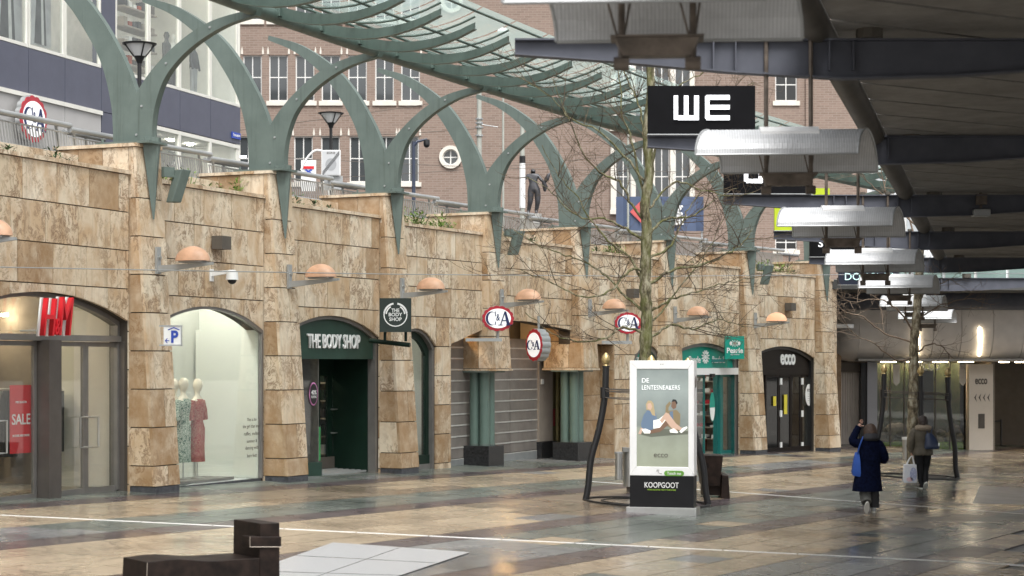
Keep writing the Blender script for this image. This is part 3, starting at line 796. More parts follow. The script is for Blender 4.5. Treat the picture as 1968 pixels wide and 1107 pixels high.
def dress_form(u, y, zf, h, mat, label, rnd):
    q = root('mannequin', label, 'mannequin', (*B(1, u, y), zf), BA[1], 'mannequins in the display window')
    s = h / 1.75; e = lambda L_: [(cx * s, cy * s, zf + z * s, rx * s, ry * s) for cx, cy, z, rx, ry in L_]
    g = MB(); g.ell(e([(0, 0, 1.30, .17, .10), (0, 0, 1.40, .17, .09), (0, 0, 1.46, .09, .07), (0, 0, 1.50, .045, .045), (0, .0, 1.56, .045, .05), (0, -.01, 1.60, .06, .075), (0, -.01, 1.67, .078, .095), (0, -.01, 1.75, .07, .085), (0, -.01, 1.80, .03, .04)]), 14)
    o = g.build('head_and_shoulders', M['mannequin'], q, smooth=True)
    g = MB(); g.ell(e([(0, 0, .30, .17, .13), (0, 0, .55, .165, .12), (.01, 0, .9, .17, .12), (0, 0, 1.02, .13, .10), (0, 0, 1.12, .13, .10), (0, 0, 1.3, .18, .12), (0, 0, 1.38, .16, .11), (0, 0, 1.43, .12, .09)]), 18)
    ob = g.build('dress', mat, q, smooth=True)
    g = MB()
    for sgn in (-1, 1): g.tube([(sgn * .15 * s, 0, zf + 1.40 * s), (sgn * .20 * s, 0, zf + 1.22 * s), (sgn * .22 * s, -.02, zf + 1.05 * s)], [.06 * s, .075 * s, .06 * s], 8)
    g.build('sleeve', mat, q, smooth=True)
    g = MB(); g.tube([(0, 0, zf), (0, 0, zf + .5 * s)], .012, 6); g.ell([(0, 0, zf, .14, .14), (0, 0, zf + .015, .14, .14)], 14); g.build('stand', M['steel'], q)
def printmat(n, c1, c2, s):
    m, nt, b = newmat(n); v = coords(nt); w = N(nt, 'ShaderNodeTexVoronoi'); w.inputs['Scale'].default_value = s
    nz = noise(nt, v, s * .8, 4, .7, 2.5); nt.links.new(ramp(nt, nz, [(.44, c1), (.50, c2), (.56, c1), (.6, c2)]), b.inputs['Base Color']); b.inputs['Roughness'].default_value = .8; return m
M['palm'] = printmat('green_palm_print', (.02, .10, .065), (.62, .66, .56), 9); M['redp'] = printmat('red_palm_print', (.30, .015, .02), (.40, .16, .12), 9)
M['yelp'] = printmat('yellow_print', (.5, .3, .05), (.6, .5, .3), 9)
dress_form(U(1, 352, .75), .75, zsill + .05, 1.82, M['palm'], 'mannequin in a green and white palm print dress', 1)
dress_form(U(1, 379, .70), .70, zsill + .05, 1.80, M['redp'], 'mannequin in a dark red printed dress with short sleeves', 2)
dress_form(U(1, 334, .9), .9, zsill + .05, 1.8, M['yelp'], 'mannequin mostly hidden behind the pillar edge', 3)

# ---- bay 2: green shop
y = .12
r = broot(2, 0, .12, 'shop_entrance', 'dark green arched shop entrance with recessed glazed door', 'shopfront')
ua, ub, zs, zc = ar[2][0]; f = arcfn(ua, ub, zs, zc); zfa = BZ(2, 650, 690, y)
zg = bg_(2, 2.5, .5)
frame_arch(2, r, 0, y - .06, .07, .18, M['lframe'], zbot=zg - .3)
g = LB(); g.prism([(ua + .07, zfa), (ub - .07, zfa)] + [(ub - .07 - (ub - ua - .14) * k / 16, f(ub - (ub - ua) * k / 16) - .07) for k in range(17)], y + .0, y + .09); g.build('fascia_board', M['dgreen2'], r)
ltext('shop_name', 'THE BODY SHOP', M['white'], r, ((U(2, 589, y) + U(2, 690, y)) / 2, y - .02, BZ(2, 640, 656, y)), U(2, 690, y) - U(2, 589, y), .29, depth=.03, off=.012)
yd = 1.05
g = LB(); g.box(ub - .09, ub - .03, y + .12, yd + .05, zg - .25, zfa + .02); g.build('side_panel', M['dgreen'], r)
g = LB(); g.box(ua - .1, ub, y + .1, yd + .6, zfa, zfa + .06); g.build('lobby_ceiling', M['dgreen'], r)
ux = U(2, 612, .3)
pw = LB(); pw.box(ua - .2, ux, .22, .5, zg - .2, zg + .26); pw.build('window_plinth', M['dgreen2'], r)
pane(2, r, [(ua - .2, zg + .26), (ux - .02, zg + .26), (ux - .02, zfa), (ua - .2, zfa)], .28, M['glass'])
g = LB(); g.box(ux - .015, ux + .015, .3, yd, zg + .1, zfa); g.build('glass_return_frame', M['lframe'], r)
# door set
u0 = U(2, 612, yd); u1 = U(2, 672, yd) + .18; dz = zg - .02
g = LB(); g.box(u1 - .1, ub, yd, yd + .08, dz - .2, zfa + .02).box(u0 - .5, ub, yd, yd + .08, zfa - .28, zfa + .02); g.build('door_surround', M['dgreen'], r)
ud = U(2, 633, yd)
leaf(r, u0, ud - .01, yd, dz, zfa - .28, .07, M['dgreen'], gm='glass', hs=0)
leaf(r, ud, u1 - .1, yd, dz, zfa - .28, .12, M['dgreen'], gm='glass', hs=-1)
g = LB(); g.box(u0, u1 - .1, yd - .01, yd, dz, dz + .3); g.build('kick_plate', M['intdark'], r)
g = LB(); g.box(U(2, 644, yd), U(2, 659, yd), yd - .02, yd - .011, dz + .40, dz + .50); g.build('letter_slot', M['galv'], r)
room(2, r, .3, BL[2] + .1, .4, 4.5, zg, zfa + .3, M['intdark'])
for k in range(6):
    g = LB(); g.box(u0 + .1, ub - .2, 3.0, 3.35, zg + .35 + k * .36, zg + .38 + k * .36); g.build('shelf', M['shelf'], r)
    for q in range(7):
        u = u0 + .2 + q * .24 + rs.uniform(-.05, .05); g = LB(); g.box(u, u + rs.uniform(.07, .16), 3.05, 3.15, zg + .38 + k * .36, zg + .38 + k * .36 + rs.uniform(.08, .22)); g.build('product_box', M[rs.choice(['redd', 'yellow', 'white', 'dgreen', 'orange', 'interior'])], r)
spots(r, [(u0 + .3 + k * .5, 2.0, zfa + .25) for k in range(4)], M['warm_lamp'], .16)
sidestock(r, BL[2] + .08, 1.2, 3.4, [zg + .3 + .38 * k for k in range(6)], ['redd', 'yellow', 'white', 'dgreen', 'orange', 'interior', 'pd2'])
for k in range(6):
    g = LB(); yy = .25 + k * .14; g.box(ux + .1, ub - .12, yy, yy + .05, bg_(2, ux, yy) - .02, bg_(2, ux, yy) + .018); g.build('mat_bar', M['galv'], r)
g = LB(); g.box(ux + .05, ub - .1, .18, yd, zg - .3, zg - .06); g.build('mat_well', M['intdark'], r)
g = LB(); g.box(U(2, 600, .6), U(2, 612, .6), .55, .62, zg + .26, zg + .95); g.build('green_display_board', plain('leaf_green_board', (.05, .30, .10), .5), r)
# round promo sticker
uc, zc_ = U(2, 602, .27), BZ(2, 602, 757, .27)
sr = broot(2, uc, .26, 'promo_sticker', 'oval black promotion sticker with rainbow rim on the green shop window', 'sticker', z=zc_ - .2)
g = LB(); el = lambda a, b: [(uc + a * math.cos(t * math.pi / 12), zc_ + b * math.sin(t * math.pi / 12)) for t in range(24)]
g.prism(el(.165, .235), .262, .268); g.build('rim', plain('rainbow_rim', (.6, .2, .4), .5, var=.9, scale=4), sr)
g = LB(); g.prism(el(.14, .205), .256, .261); g.build('disc', M['black'], sr)
ltext('lettering', '40%', M['white'], sr, (uc, .253, zc_ + .03), .2, .09, depth=.002, off=.02)
ltext('lettering', 'KORTING', M['white'], sr, (uc, .253, zc_ - .06), .2, .05, depth=.002, off=.01)

# ---- bay 3: narrow arched window
y = .12
ua, ub, zs, zc = ar[3][0]; f = arcfn(ua, ub, zs, zc); zg = bg_(3, ub)
r = broot(3, ua, .1, 'arched_window', 'narrow arched window in a dark green frame beside the square hanging sign', 'window')
frame_arch(3, r, 0, y - .06, .06, .16, M['lframe'], zbot=zg + .0)
frame_arch(3, r, 0, y + .04, .13, .08, M['dgreen'], name='inner_frame', zbot=zg + .15, ins=.06)
g = LB(); g.box(ua, ub - .02, y, y + .1, zg - .2, zg + .12); g.build('sill', M['lframe'], r)
g = LB(); g.box(ua + .06, ub - .06, y + .02, y + .14, zg + .12, zg + .32); g.build('bottom_rail', M['dgreen'], r)
pane(3, r, [(ua + .15, zg + .3), (ub - .18, zg + .3)] + [(ub - .18 - (ub - ua - .33) * k / 10, f(ub - .18 - (ub - ua - .33) * k / 10) - .19) for k in range(11)], y + .07, M['glass'])
room(3, r, ua - .3, ub + .05, y + .25, 1.4, zg, zc + .1, M['backdrop'])
spots(r, [(ua + .5, .7, zc + .02)], M['cool_lamp'], .06)

# ---- bays 3-4: shutter portal
a, b = G(858, 896), G(1036, 880.5); d = (b - a); d.z = 0; L = d.length; d.normalize(); ang = math.atan2(d.y, d.x)
r = root('roller_shutter', 'closed grey roller shutter with pale horizontal slats behind the green columns', 'shutter', (a.x, a.y, gz(a.x, a.y)), ang)
zb = max(gz(a.x, a.y), gz(b.x, b.y)); zt = CZ + .55
m, nt_, b_ = newmat('shutter_mesh'); v_ = coords(nt_); nt_.links.new(ramp(nt_, noise(nt_, v_, 2, 4), [(.3, (.20, .175, .16)), (.7, (.29, .26, .235))]), b_.inputs['Base Color']); b_.inputs['Roughness'].default_value = .28; M['mesh'] = m
sp = .258; zr = zb + .12; k = 0
g = MB(); g.box(0, L, 0, .04, zb - .15, zb + .12); g.build('bottom_bar', M['galv'], r)
while zr < zt:
    n = 3
    for q in range(n):
        g = MB(); g.box(L * q / n + .01, L * (q + 1) / n - .01, .012, .03, zr + .035, zr + sp - .002); g.build('shutter_panel', M['mesh'], r)
    g = MB(); g.box(0, L, 0, .035, zr + .002, zr + .033) if k else g.box(0, L, 0, .035, zr + .002, zr + .02); g.build('slat', plain('slat_aluminium', (.60, .58, .55), .4, .1) if k == 0 else M['slat'], r)
    if k == 0: M['slat'] = bpy.data.materials['slat_aluminium']
    zr += sp; k += 1
g = MB(); g.box(-.4, L + .3, .5, .6, zb - .2, zt + .6); g.build('lobby_back_wall', M['intdark'], r)
# pier at the right of the shutter, ceiling, lights
n_ = Vector((-d.y, d.x, 0))
q = G(1034, 881); 
r = root('portal_pier', 'dull brown metal clad pier on black granite base right of the shutter', 'pier', (q.x, q.y, gz(q.x, q.y)), ang)
zq = gz(q.x, q.y)
M['piermetal'] = plain('brown_metal_cladding', (.34, .285, .24), .35)
def shx(px, yy=0.0):
    n2 = Vector((-d.y, d.x, 0)); o2 = q + n2 * yy; rr_ = (px - CX) / F; return (rr_ * o2.y - o2.x) / (d.x - rr_ * d.y)
x1_, x2_ = shx(1035), shx(1061)
g = MB(); g.box(x1_, x2_, -.02, .5, zq + .42, CZ + 1.3); g.build('pier_cladding', M['piermetal'], r)
g = MB(); g.box(x1_ - .03, x2_ + .15, -.10, .55, zq - .1, zq + .41); g.build('pier_base', M['black_granite'], r)
g = MB(); g.box(shx(1037.5), shx(1042), -.05, -.025, CZ - .55, CZ - .42); g.build('key_switch', M['white'], r)
g = MB(); g.box(x2_ + .02, x2_ + 4.5, .45, .55, zq - .3, CZ + 1.3); g.build('porch_end_wall', M['piermetal'], r)
shx0, shx1 = shx(1062), shx(1079)
qv = q + d * shx0; rv = root('vitrine', 'narrow lit vitrine with a small red card beside the brown pier', 'display case', (qv.x, qv.y, gz(qv.x, qv.y)), ang)
wv = shx1 - shx0
g = MB(); g.box(0, wv, .1, .3, zq + .1, CZ - .1); g.build('back_panel', plain('olive_ridged_panel', (.20, .17, .09), .6), rv)
g = MB(); g.box(wv * .72, wv * .95, .02, .09, zq + .1, CZ - .1); g.build('brass_edge', plain('brass_trim', (.5, .42, .2), .4), rv)
g = MB(); g.box(wv * .15, wv * .6, .07, .09, CZ - 1.65, CZ - 1.2); g.build('red_card', M['redd'], rv)
r = root('portal_soffit', 'dim ceiling of the shutter porch with small round downlights', 'ceiling', (B(3, U(3, 866)).x, B(3, U(3, 866)).y, CZ + 1.05))
g = MB(); o = r.location; pts = [B(3, U(3, 867), .1), B(4, 0, .1), B(4, BL[4], .1), B(5, U(5, 1200), .1), B(5, U(5, 1200), 1.6), B(4, BL[4], 3.2), B(4, 0, 3.2), B(3, U(3, 867), 3.2)]
g.slab([(p.x - o.x, p.y - o.y) for p in pts], CZ + 1.12, CZ + 1.2); g.build('ceiling_board', M['piermetal'], r)
M['porch_lamp'] = emis('porch_downlight', (1, .62, .25), 90)
for ii, (bi, u, yy) in enumerate([(3, U(3, 890), .85), (3, BL[3] - .3, 1.0), (4, 1.0, 1.1), (4, 2.2, .7), (4, 3.3, .9), (5, .3, .3), (5, 1.1, .25)]):
    q = B(bi, u, yy) - Vector((o.x, o.y)); g = MB(); g.tube([(q.x, q.y, CZ + 1.12), (q.x, q.y, CZ + 1.08)], .085, 12); g.build('downlight', M['porch_lamp'], r)
# stone return walls inside the porch
for bi, u0_, u1_, y0_, y1_, nm in ((3, U(3, 867) - .55, U(3, 867) - .02, .39, 1.2, 'travertine return wall at the left side of the shutter porch'),):
    rr = broot(bi, u0_, y0_, 'return_wall', nm, 'wall')
    zg_ = bg_(bi, u0_); 
    k = 0; z = CZ + 1.1
    while z > zg_:
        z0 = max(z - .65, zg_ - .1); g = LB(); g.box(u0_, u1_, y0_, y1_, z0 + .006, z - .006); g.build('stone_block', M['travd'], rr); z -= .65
# bay 5 recessed stone wall behind the right column
rr = broot(5, -.6, .9, 'recessed_wall', 'warm lit travertine wall recessed right of the second column cluster', 'wall')
zg_ = bg_(5, .5); z = CZ + 1.1; k = 0
while z > zg_:
    z0 = max(z - .65, zg_ - .1); us = [U(5, 1110, .42), 1.3, U(5, 1219) - .04] if k % 2 else [U(5, 1110, .42), .95, U(5, 1219) - .04]
    for a_, b_2 in zip(us, us[1:]): g = LB(); g.box(a_ + .006, b_2 - .006, .42, .5, z0 + .006, z - .006); g.build('stone_block', M['travd'], rr)
    z -= .65; k += 1
g = LB(); g.box(U(5, 1110, .42), U(5, 1219) - .03, .5, .6, zg_ - .2, CZ + 1.1); g.build('wall_core', M['joint'], rr)
z = CZ + .46; zg_ = bg_(5, .9); ur = U(5, 1181)
while z > zg_:
    z0 = max(z - .65, zg_ - .1); g = LB(); g.box(ur - .05, ur - .003, .0, .41, z0 + .006, z - .006); g.build('return_stone', M['travd'], rr); z -= .65
# a tall lit display strip beside the pier
# column clusters
def columns(i, label, xs_):
    c0 = pframe(i) @ Vector((PW / 2, .72, 0)); g0 = gz(c0.x, c0.y)
    # shift along the view ray-independent plan position
    r = root('column_cluster', label, 'column', (c0.x, c0.y, g0), ANG[i], 'green column clusters carrying the stone blocks')
    zt = CZ - .19
    g = MB(); w = .37; g.box(-w, w, -w, w, g0 - .1, g0 + .46); bevel(g.build('granite_base', M['black_granite'], r), .01)
    for x, y_ in ((-.13, -.12), (.13, -.12), (-.13, .14), (.13, .14)):
        g = MB(); g.tube([(x, y_, g0 + .46), (x, y_, zt - .02)], .118, 20); g.build('column_shaft', M['greencol'], r, smooth=True)
        g = MB(); g.tube([(x, y_, g0 + .462), (x, y_, g0 + .50)], .13, 20); g.build('shaft_collar', M['green'], r, smooth=True)
    g = MB(); g.box(-.40, .40, -.38, .4, zt - .04, zt); g.build('cap_plate', M['green'], r)
M['greencol'] = plain('green_column_paint', (.115, .17, .145), .33, var=.06)
columns(4, 'cluster of green steel columns on a black base, left one at the shutter', None)
columns(5, 'cluster of green steel columns on a black base, right one near the pier', None)

# ---- bay 5 small teal arched window, bay 6 optician
def tealfascia(i, k, name_px, r, zlow, yy):
    ua, ub, zs, zc = ar[i][k]; f = arcfn(ua, ub, zs, zc)
    g = LB(); g.prism([(ua + .1, zlow), (ub - .1, zlow)] + [(ub - .1 - (ub - ua - .2) * q / 14, f(ub - (ub - ua) * q / 14) - .1) for q in range(15)], yy, yy + .06); g.build('teal_fascia', M['teal'], r)
ua, ub, zs, zc = ar[5][0]; zg = bg_(5, ub)
r = broot(5, ua, .1, 'arched_window', 'small arched window with teal sign panel behind the tree trunk', 'window')
frame_arch(5, r, 0, .06, .11, .2, M['lframe'], zbot=zg - .1)
tealfascia(5, 0, None, r, CZ - .45, .14)
ltext('lettering', 'Pearle', M['white'], r, (ua + (ub - ua) * .33, .12, CZ + .12), .5, .2, depth=.01)
pane(5, r, [(ua + .1, zg), (ub - .1, zg), (ub - .1, CZ - .45), (ua + .1, CZ - .45)], .16, M['dglass'])
room(5, r, ua - .1, ub + .1, .45, 2.0, zg, CZ + .3, M['interior'])
ua, ub, zs, zc = ar[6][0]; zg = bg_(6, 2.5); y = .2
r = broot(6, 0, .2, 'shop_entrance', 'teal optician entrance with white lintel and automatic glass door', 'shopfront')
frame_arch(6, r, 0, .08, .10, .22, M['lframe'], zbot=zg - .1)
zl = BZ(6, 1380, 707, y); zl2 = BZ(6, 1380, 720, y)
tealfascia(6, 0, None, r, zl, .16)
def eye(b_, r, u, z, yy, w):
    for k in range(-3, 4):
        g = LB(); s = 1 - abs(k) * .0
        for sg in (-1, 1):
            a0 = k * .36; pts = []
            g.prism([(u + k * w * .13 - .012, z + sg * w * .05), (u + k * w * .13 + .012, z + sg * w * .05), (u + k * w * .15 + .012, z + sg * (w * .28 - abs(k) * w * .05)), (u + k * w * .15 - .012, z + sg * (w * .28 - abs(k) * w * .05))][::sg], yy, yy + .01)
        g.build('eye_ray', M['white'], r)
ltext('lettering', 'Pearle', M['white'], r, (U(6, 1335, .15), .145, BZ(6, 1335, 691, .15)), U(6, 1347, .15) - U(6, 1325, .15), .20, depth=.01, off=.01)
ue, ze = U(6, 1356, .14), BZ(6, 1356, 686, .14)
for q_ in range(12):
    a_ = R(30 * q_ + 15); g = LB(); g.tube([(ue + .11 * math.cos(a_), .14, ze + .09 * math.sin(a_)), (ue + .22 * math.cos(a_), .14, ze + .19 * math.sin(a_))], .022, 5); g.build('eye_ray', M['white'], r)
g = LB(); g.prism([(ue + .07 * math.cos(R(18 * q_)), ze + .06 * math.sin(R(18 * q_))) for q_ in range(20)], .135, .15); g.build('eye_pupil', M['white'], r)
ltext('lettering', 'Pearle &', M['white'], r, (U(6, 1381, .15), .145, BZ(6, 1381, 691, .15)), U(6, 1393, .15) - U(6, 1369, .15), .20, depth=.01, off=.01)
g = LB(); g.box(.7, ub, .02, .3, zl2, zl - .005); g.build('lintel', M['white'], r)
g = LB(); g.box(U(6, 1365, 0), U(6, 1371, 0), -.06, .02, zl2 - .06, zl2 + .03); g.build('door_sensor', M['black'], r)
u0, u1, u2 = U(6, 1345, y), U(6, 1378, y), U(6, 1423, y)
for a_, b_2 in ((U(6, 1335, y), U(6, 1355, y)),):
    leaf(r, a_, b_2, y, zg - .05, zl2, .05, M['tealframe'])
g = LB(); g.box(U(6, 1355, 1.2), U(6, 1374, 1.2), 1.2, 1.26, zg, zl2); g.build('orange_panel', M['orange'], r)
g = LB(); g.box(U(6, 1374, .3), U(6, 1379, .3), .12, .36, zg - .1, zl2); g.build('door_post', M['tealframe'], r)
leaf(r, U(6, 1379, y), u2 - .02, y, zg - .05, zl2, .07, M['tealframe'])
leaf(r, .8, U(6, 1334, y), y, zg - .05, zl2, .05, M['tealframe'])
g = LB(); g.box(ub - .1, ub - .02, .1, .3, zg - .1, zl2); g.build('door_post', M['tealframe'], r)
room(6, r, .7, BL[6] + .2, .5, 4.5, zg, CZ + .3, M['interior'])
for k in range(7):
    g = LB(); g.box(2.9, BL[6] - .2, 2.4, 2.6, zg + .3 + k * .32, zg + .33 + k * .32); g.build('shelf', M['white'], r)
    for q in range(5): g = LB(); g.box(3.0 + q * .33, 3.2 + q * .33, 2.38, 2.5, zg + .34 + k * .32, zg + .42 + k * .32); g.build('product_box', M[rs.choice(['black', 'dframe', 'redd', 'white'])], r)
spots(r, [(1.2 + k * .8, 1.6, CZ + .26) for k in range(4)], M['cool_lamp'], .07)
sidestock(r, BL[6] + .18, .7, 3.0, [zg + .35 + .34 * k for k in range(6)], ['black', 'white', 'redd', 'dframe', 'white'], hmax=.12)
uc, zc_ = U(6, 1369, .1), BZ(6, 1369, 782, .1)
sr = broot(6, uc, .1, 'door_sticker', 'tall teal and white oval sticker on the optician door', 'sticker', z=zc_ - .3)
g = LB(); g.prism([(uc + .16 * math.cos(t * math.pi / 12), zc_ + .42 * math.sin(t * math.pi / 12)) for t in range(24)], .10, .106); g.build('disc', M['teal'], sr)
g = LB(); g.prism([(uc + .15 * math.cos(t * math.pi / 12 + math.pi), zc_ - .02 + .38 * math.sin(t * math.pi / 12 + math.pi)) for t in range(13)], .094, .099); g.build('lower_half', M['white'], sr)
# ---- bay 7: black shoe shop
ua, ub, zs, zc = ar[7][0]; f = arcfn(ua, ub, zs, zc); zg = bg_(7, 2.5); y = .16
r = broot(7, 0, .16, 'shop_entrance', 'black arched shoe shop entrance with closed glazed doors and oval notice', 'shopfront')
frame_arch(7, r, 0, .08, .09, .2, M['black'], zbot=zg - .1)
zl = BZ(7, 1500, 708, y)
M['ebony'] = plain('ebony_fascia', (.012, .009, .008), .5, spec=.2)
g = LB(); g.prism([(ua + .08, zl), (ub - .08, zl)] + [(ub - .08 - (ub - ua - .16) * q / 14, f(ub - (ub - ua) * q / 14) - .08) for q in range(15)], y, y + .08); g.build('fascia_board', M['ebony'], r)
ltext('shop_name', 'ecco', M['white'], r, ((U(7, 1499, y) + U(7, 1527, y)) / 2, y - .02, BZ(7, 1513, 691, y)), U(7, 1527, y) - U(7, 1499, y), .33, depth=.03, off=.025)
us = [U(7, p, y) for p in (1472, 1499, 1521, 1541, 1563)]
for k, (a_, b_2) in enumerate(zip(us, us[1:])):
    leaf(r, a_ + .01, b_2 - .01, y + .02, zg - .06, zl - .2, .07 if k != 1 else .05, M['ebony'], gm='dglass' if k < 3 else 'glass')
g = LB(); g.box(ua + .05, ub - .05, y - .02, y + .1, zl - .2, zl - .001); g.build('header_beam', M['ebony'], r)
g = LB(); g.box(ua + .05, ub - .03, y - .04, y + .1, zg - .3, zg + .12); g.build('threshold', M['ebony'], r)
for px in (1500, 1541):
    for py in (733, 795, 856):
        u, z = U(7, px + 1, y), BZ(7, px, py, y); g = LB(); g.box(u - .05, u + .05, y - .02, y + .015, z - .10, z + .10); g.build('hinge_plate', M['white'], r)
u, z = U(7, 1489, y), BZ(7, 1489, 770, y); g = LB(); g.box(u - .09, u + .09, y - .003, y + .01, z - .16, z + .13); g.build('notice', M['yellow'], r)
u, z = U(7, 1510, y), BZ(7, 1510, 776, y); g = LB(); g.box(u - .10, u + .10, y - .003, y + .01, z - .32, z + .28); g.build('notice', M['yellow'], r)
room(7, r, .5, BL[7] + .1, .5, 4, zg, CZ + .3, M['intdark'])
g = LB(); g.box(us[3], BL[7], .9, 1.0, zg, zl); g.build('window_backdrop', plain('pinkish_backdrop', (.55, .42, .36), .7), r)
sidestock(r, BL[7] + .08, 1.2, 3.0, [zg + .4 + .4 * k for k in range(5)], ['white', 'shelf', 'intdark', 'dframe'], hmax=.14)
spots(r, [(us[3] + .4, .62, CZ + .1), (2.2, 1.5, CZ + .28)], M['warm_lamp'], .07)
uc, zc_ = U(7, 1553, y), BZ(7, 1553, 759, y)
sr = broot(7, uc, .1, 'oval_notice', 'white oval notice on the right pane of the black shoe shop', 'sticker', z=zc_ - .3)
g = LB(); g.prism([(uc + .24 * math.cos(t * math.pi / 12), zc_ + .34 * math.sin(t * math.pi / 12)) for t in range(24)], .13, .136); g.build('disc', M['white'], sr)
ltext('lettering', 'ecco', M['intdark'], sr, (uc, .127, zc_ + .15), .26, .09, depth=.002, off=.015)
for k in range(4): ltext('lettering', ['step in', 'and save', 'in store', 'today'][k] , M['intdark'], sr, (uc, .127, zc_ + .03 - k * .07), .16, .02, depth=.002)
# ---------------------------------------------------------------- canopy supports
def bez(pts, n=16):
    """catmull-rom through points"""
    P_ = [Vector(p) for p in pts]; out = []
    Q = [P_[0] * 2 - P_[1]] + P_ + [P_[-1] * 2 - P_[-2]]
    for i in range(1, len(Q) - 2):
        for k in range(n):
            t = k / n; a, b, c, d = Q[i - 1], Q[i], Q[i + 1], Q[i + 2]
            out.append(.5 * ((2 * b) + (c - a) * t + (2 * a - 5 * b + 4 * c - d) * t * t + (3 * b - 3 * c + d - a) * t ** 3))
    out.append(P_[-1]); return out
FI = [(.34, 0), (.33, .30), (.40, .70), (.62, 1.17), (1.1, 1.60), (1.75, 1.92), (2.38, 2.06)]
FO = [(-.31, 0), (-.28, .30), (-.16, .62), (.22, 1.16), (.82, 1.68), (1.5, 2.02), (2.42, 2.19)]
RR = [(.10, 0), (.08, .6), (-.02, .97), (-.26, 1.5), (-.72, 2.22), (-1.25, 2.78), (-2.1, 3.32), (-2.95, 3.60)]
RL = [(-.47, 0), (-.48, .35), (-.52, .75), (-.70, 1.4), (-1.02, 1.98), (-1.52, 2.62), (-2.25, 3.18), (-2.97, 3.50)]
def arm(r, T, inner, outer, name, x0, x1, n=5):
    a = bez([(u, v, 0) for u, v in inner], n); b = bez([(u, v, 0) for u, v in outer], n); g = MB()
    rings = []
    for p, q in zip(a, b):
        y1, y2 = .61 - p.x, .61 - q.x
        rings.append([(x0, y1, T + p.y), (x1, y1, T + p.y), (x1, y2, T + q.y), (x0, y2, T + q.y)])
    g.loft(rings); return g.build(name, M['green'], r)
supports = []
SL = ['leftmost green curved canopy support, on the pillar right of the first shop', 'green curved canopy support above the pillar left of the green shop', 'green curved canopy support above the square hanging sign',
      'green curved canopy support above the left column block', 'green curved canopy support above the right column block', 'green curved canopy support partly behind the bare tree', 'green curved canopy support above the pillar left of the shoe shop', 'green curved canopy support at the far end of the wall']
for i in range(0, 9):
    T = TOP[i]; o = C[i]
    lab = 'green curved canopy support outside the left edge of the wall' if i == 0 else SL[i - 1]
    q = pframe(i) @ Vector((.375, .61, 0))
    r = root('canopy_support', lab, 'canopy support', (q.x, q.y, T), ANG[i], 'curved green canopy supports')
    loc = Vector((.375, .61, 0))
    def sh(g): g.v = [(x - .375, y - .61, z) for x, y, z in g.v]; return g
    def barm(inner, outer, name, x0, x1):
        a = bez([(u, v, 0) for u, v in inner], 5); b = bez([(u, v, 0) for u, v in outer], 5); g = MB(); rings = []
        for p, q_ in zip(a, b):
            y1, y2 = .61 - p.x, .61 - q_.x
            rings.append([(x0, y1, T + p.y), (x1, y1, T + p.y), (x1, y2, T + q_.y), (x0, y2, T + q_.y)])
        g.loft(rings); sh(g).build(name, M['green'], r)
    barm(FI, FO, 'front_arm', .30, .45); barm(RR, RL, 'rear_arm', .31, .44)
    g = MB(); g.box(.05, .62, .18, 1.25, T + .001, T + .04); sh(g).build('base_plate', M['green'], r)
    for bx, by in ((.1, .3), (.1, 1.15), (.57, .3), (.57, 1.15)):
        g = MB(); g.tube([(bx, by, T + .04), (bx, by, T + .10)], .022, 6); sh(g).build('anchor_bolt', M['green'], r)
    for fr in (.12, .34, .58, .8):   # flange bolts along the front arm
        a = bez([(u, v, 0) for u, v in FI], 5); b_2 = bez([(u, v, 0) for u, v in FO], 5); k = int(fr * (len(a) - 1)); mid = (a[k] + b_2[k]) / 2
        g = MB(); g.tube([(.285, .61 - mid.x, T + mid.y), (.30, .61 - mid.x, T + mid.y)], .022, 6); sh(g).build('arm_bolt', M['galv'], r)
    # blade down the pillar face
    H = T - gz(o.x, o.y); yb = lambda z: PB * (z - gz(o.x, o.y)) / H
    zt, zl = T + .12, T - 1.28
    g = MB(); t = zt; b2 = zl
    g.add([(.16, yb(t) - .02, t), (.48, yb(t) - .02, t), (.48, yb(t) - .20, t), (.36, yb(t) - .23, t), (.34, yb(b2) - .03, b2), (.37, yb(b2) - .03, b2), (.36, yb(b2) - .05, b2)],
          [(0, 1, 2, 3), (0, 4, 5, 1), (1, 5, 6, 2), (2, 6, 3), (3, 6, 4, 0), (4, 6, 5)]); sh(g).build('blade', M['green'], r)
    g = MB(); g.box(.34, .37, yb(T - .5) - .36, yb(T - .5) - .05, T - .55, T + .11); sh(g)
# ---------------------------------------------------------------- canopy
tips = {}
for i in range(0, 9):
    q = pframe(i) @ Vector((.375, .61 - 2.28, 0)); tips[i] = Vector((q.x, q.y, TOP[i] + 2.19))
tips[-1] = tips[0] * 2 - tips[1]; tips[9] = tips[8] + (tips[8] - tips[7]) * .12
r = root('glass_canopy', 'long curved glass canopy with green steel ribs above the wall', 'canopy', (tips[3].x, tips[3].y, tips[3].z))
o = Vector(r.location)
path = bez([tips[i] for i in range(-1, 10)], 6)
g = MB(); g.tube([(p.x - o.x, p.y - o.y, p.z) for p in path], .125, 14); g.build('main_tube', M['green'], r, smooth=True)
def pos(t): # t in [-1,9]
    k = int(math.floor(t)); k = max(-1, min(8, k)); f_ = t - k
    i0 = (k + 1) * 6; fi = i0 + f_ * 6; a = int(fi); a = min(a, len(path) - 2); return path[a].lerp(path[a + 1], fi - a)
def nrm(t):
    a = pos(max(t - .1, -1)); b = pos(min(t + .1, 9)); d = b - a; d.z = 0; d.normalize(); return Vector((d.y, -d.x, 0)), d
def ribp(t, s): # s metres out from the tube
    p = pos(t); n_, d_ = nrm(t); x = s / 2.45
    return p + n_ * s + Vector((0, 0, .20 - 1.0 * x * (1 - x) + .02 * x))
S_ = [0, .3, .6, .92, 1.24, 1.55, 1.86, 2.16, 2.45]
ts = [-.85 + k / 3 for k in range(27)]
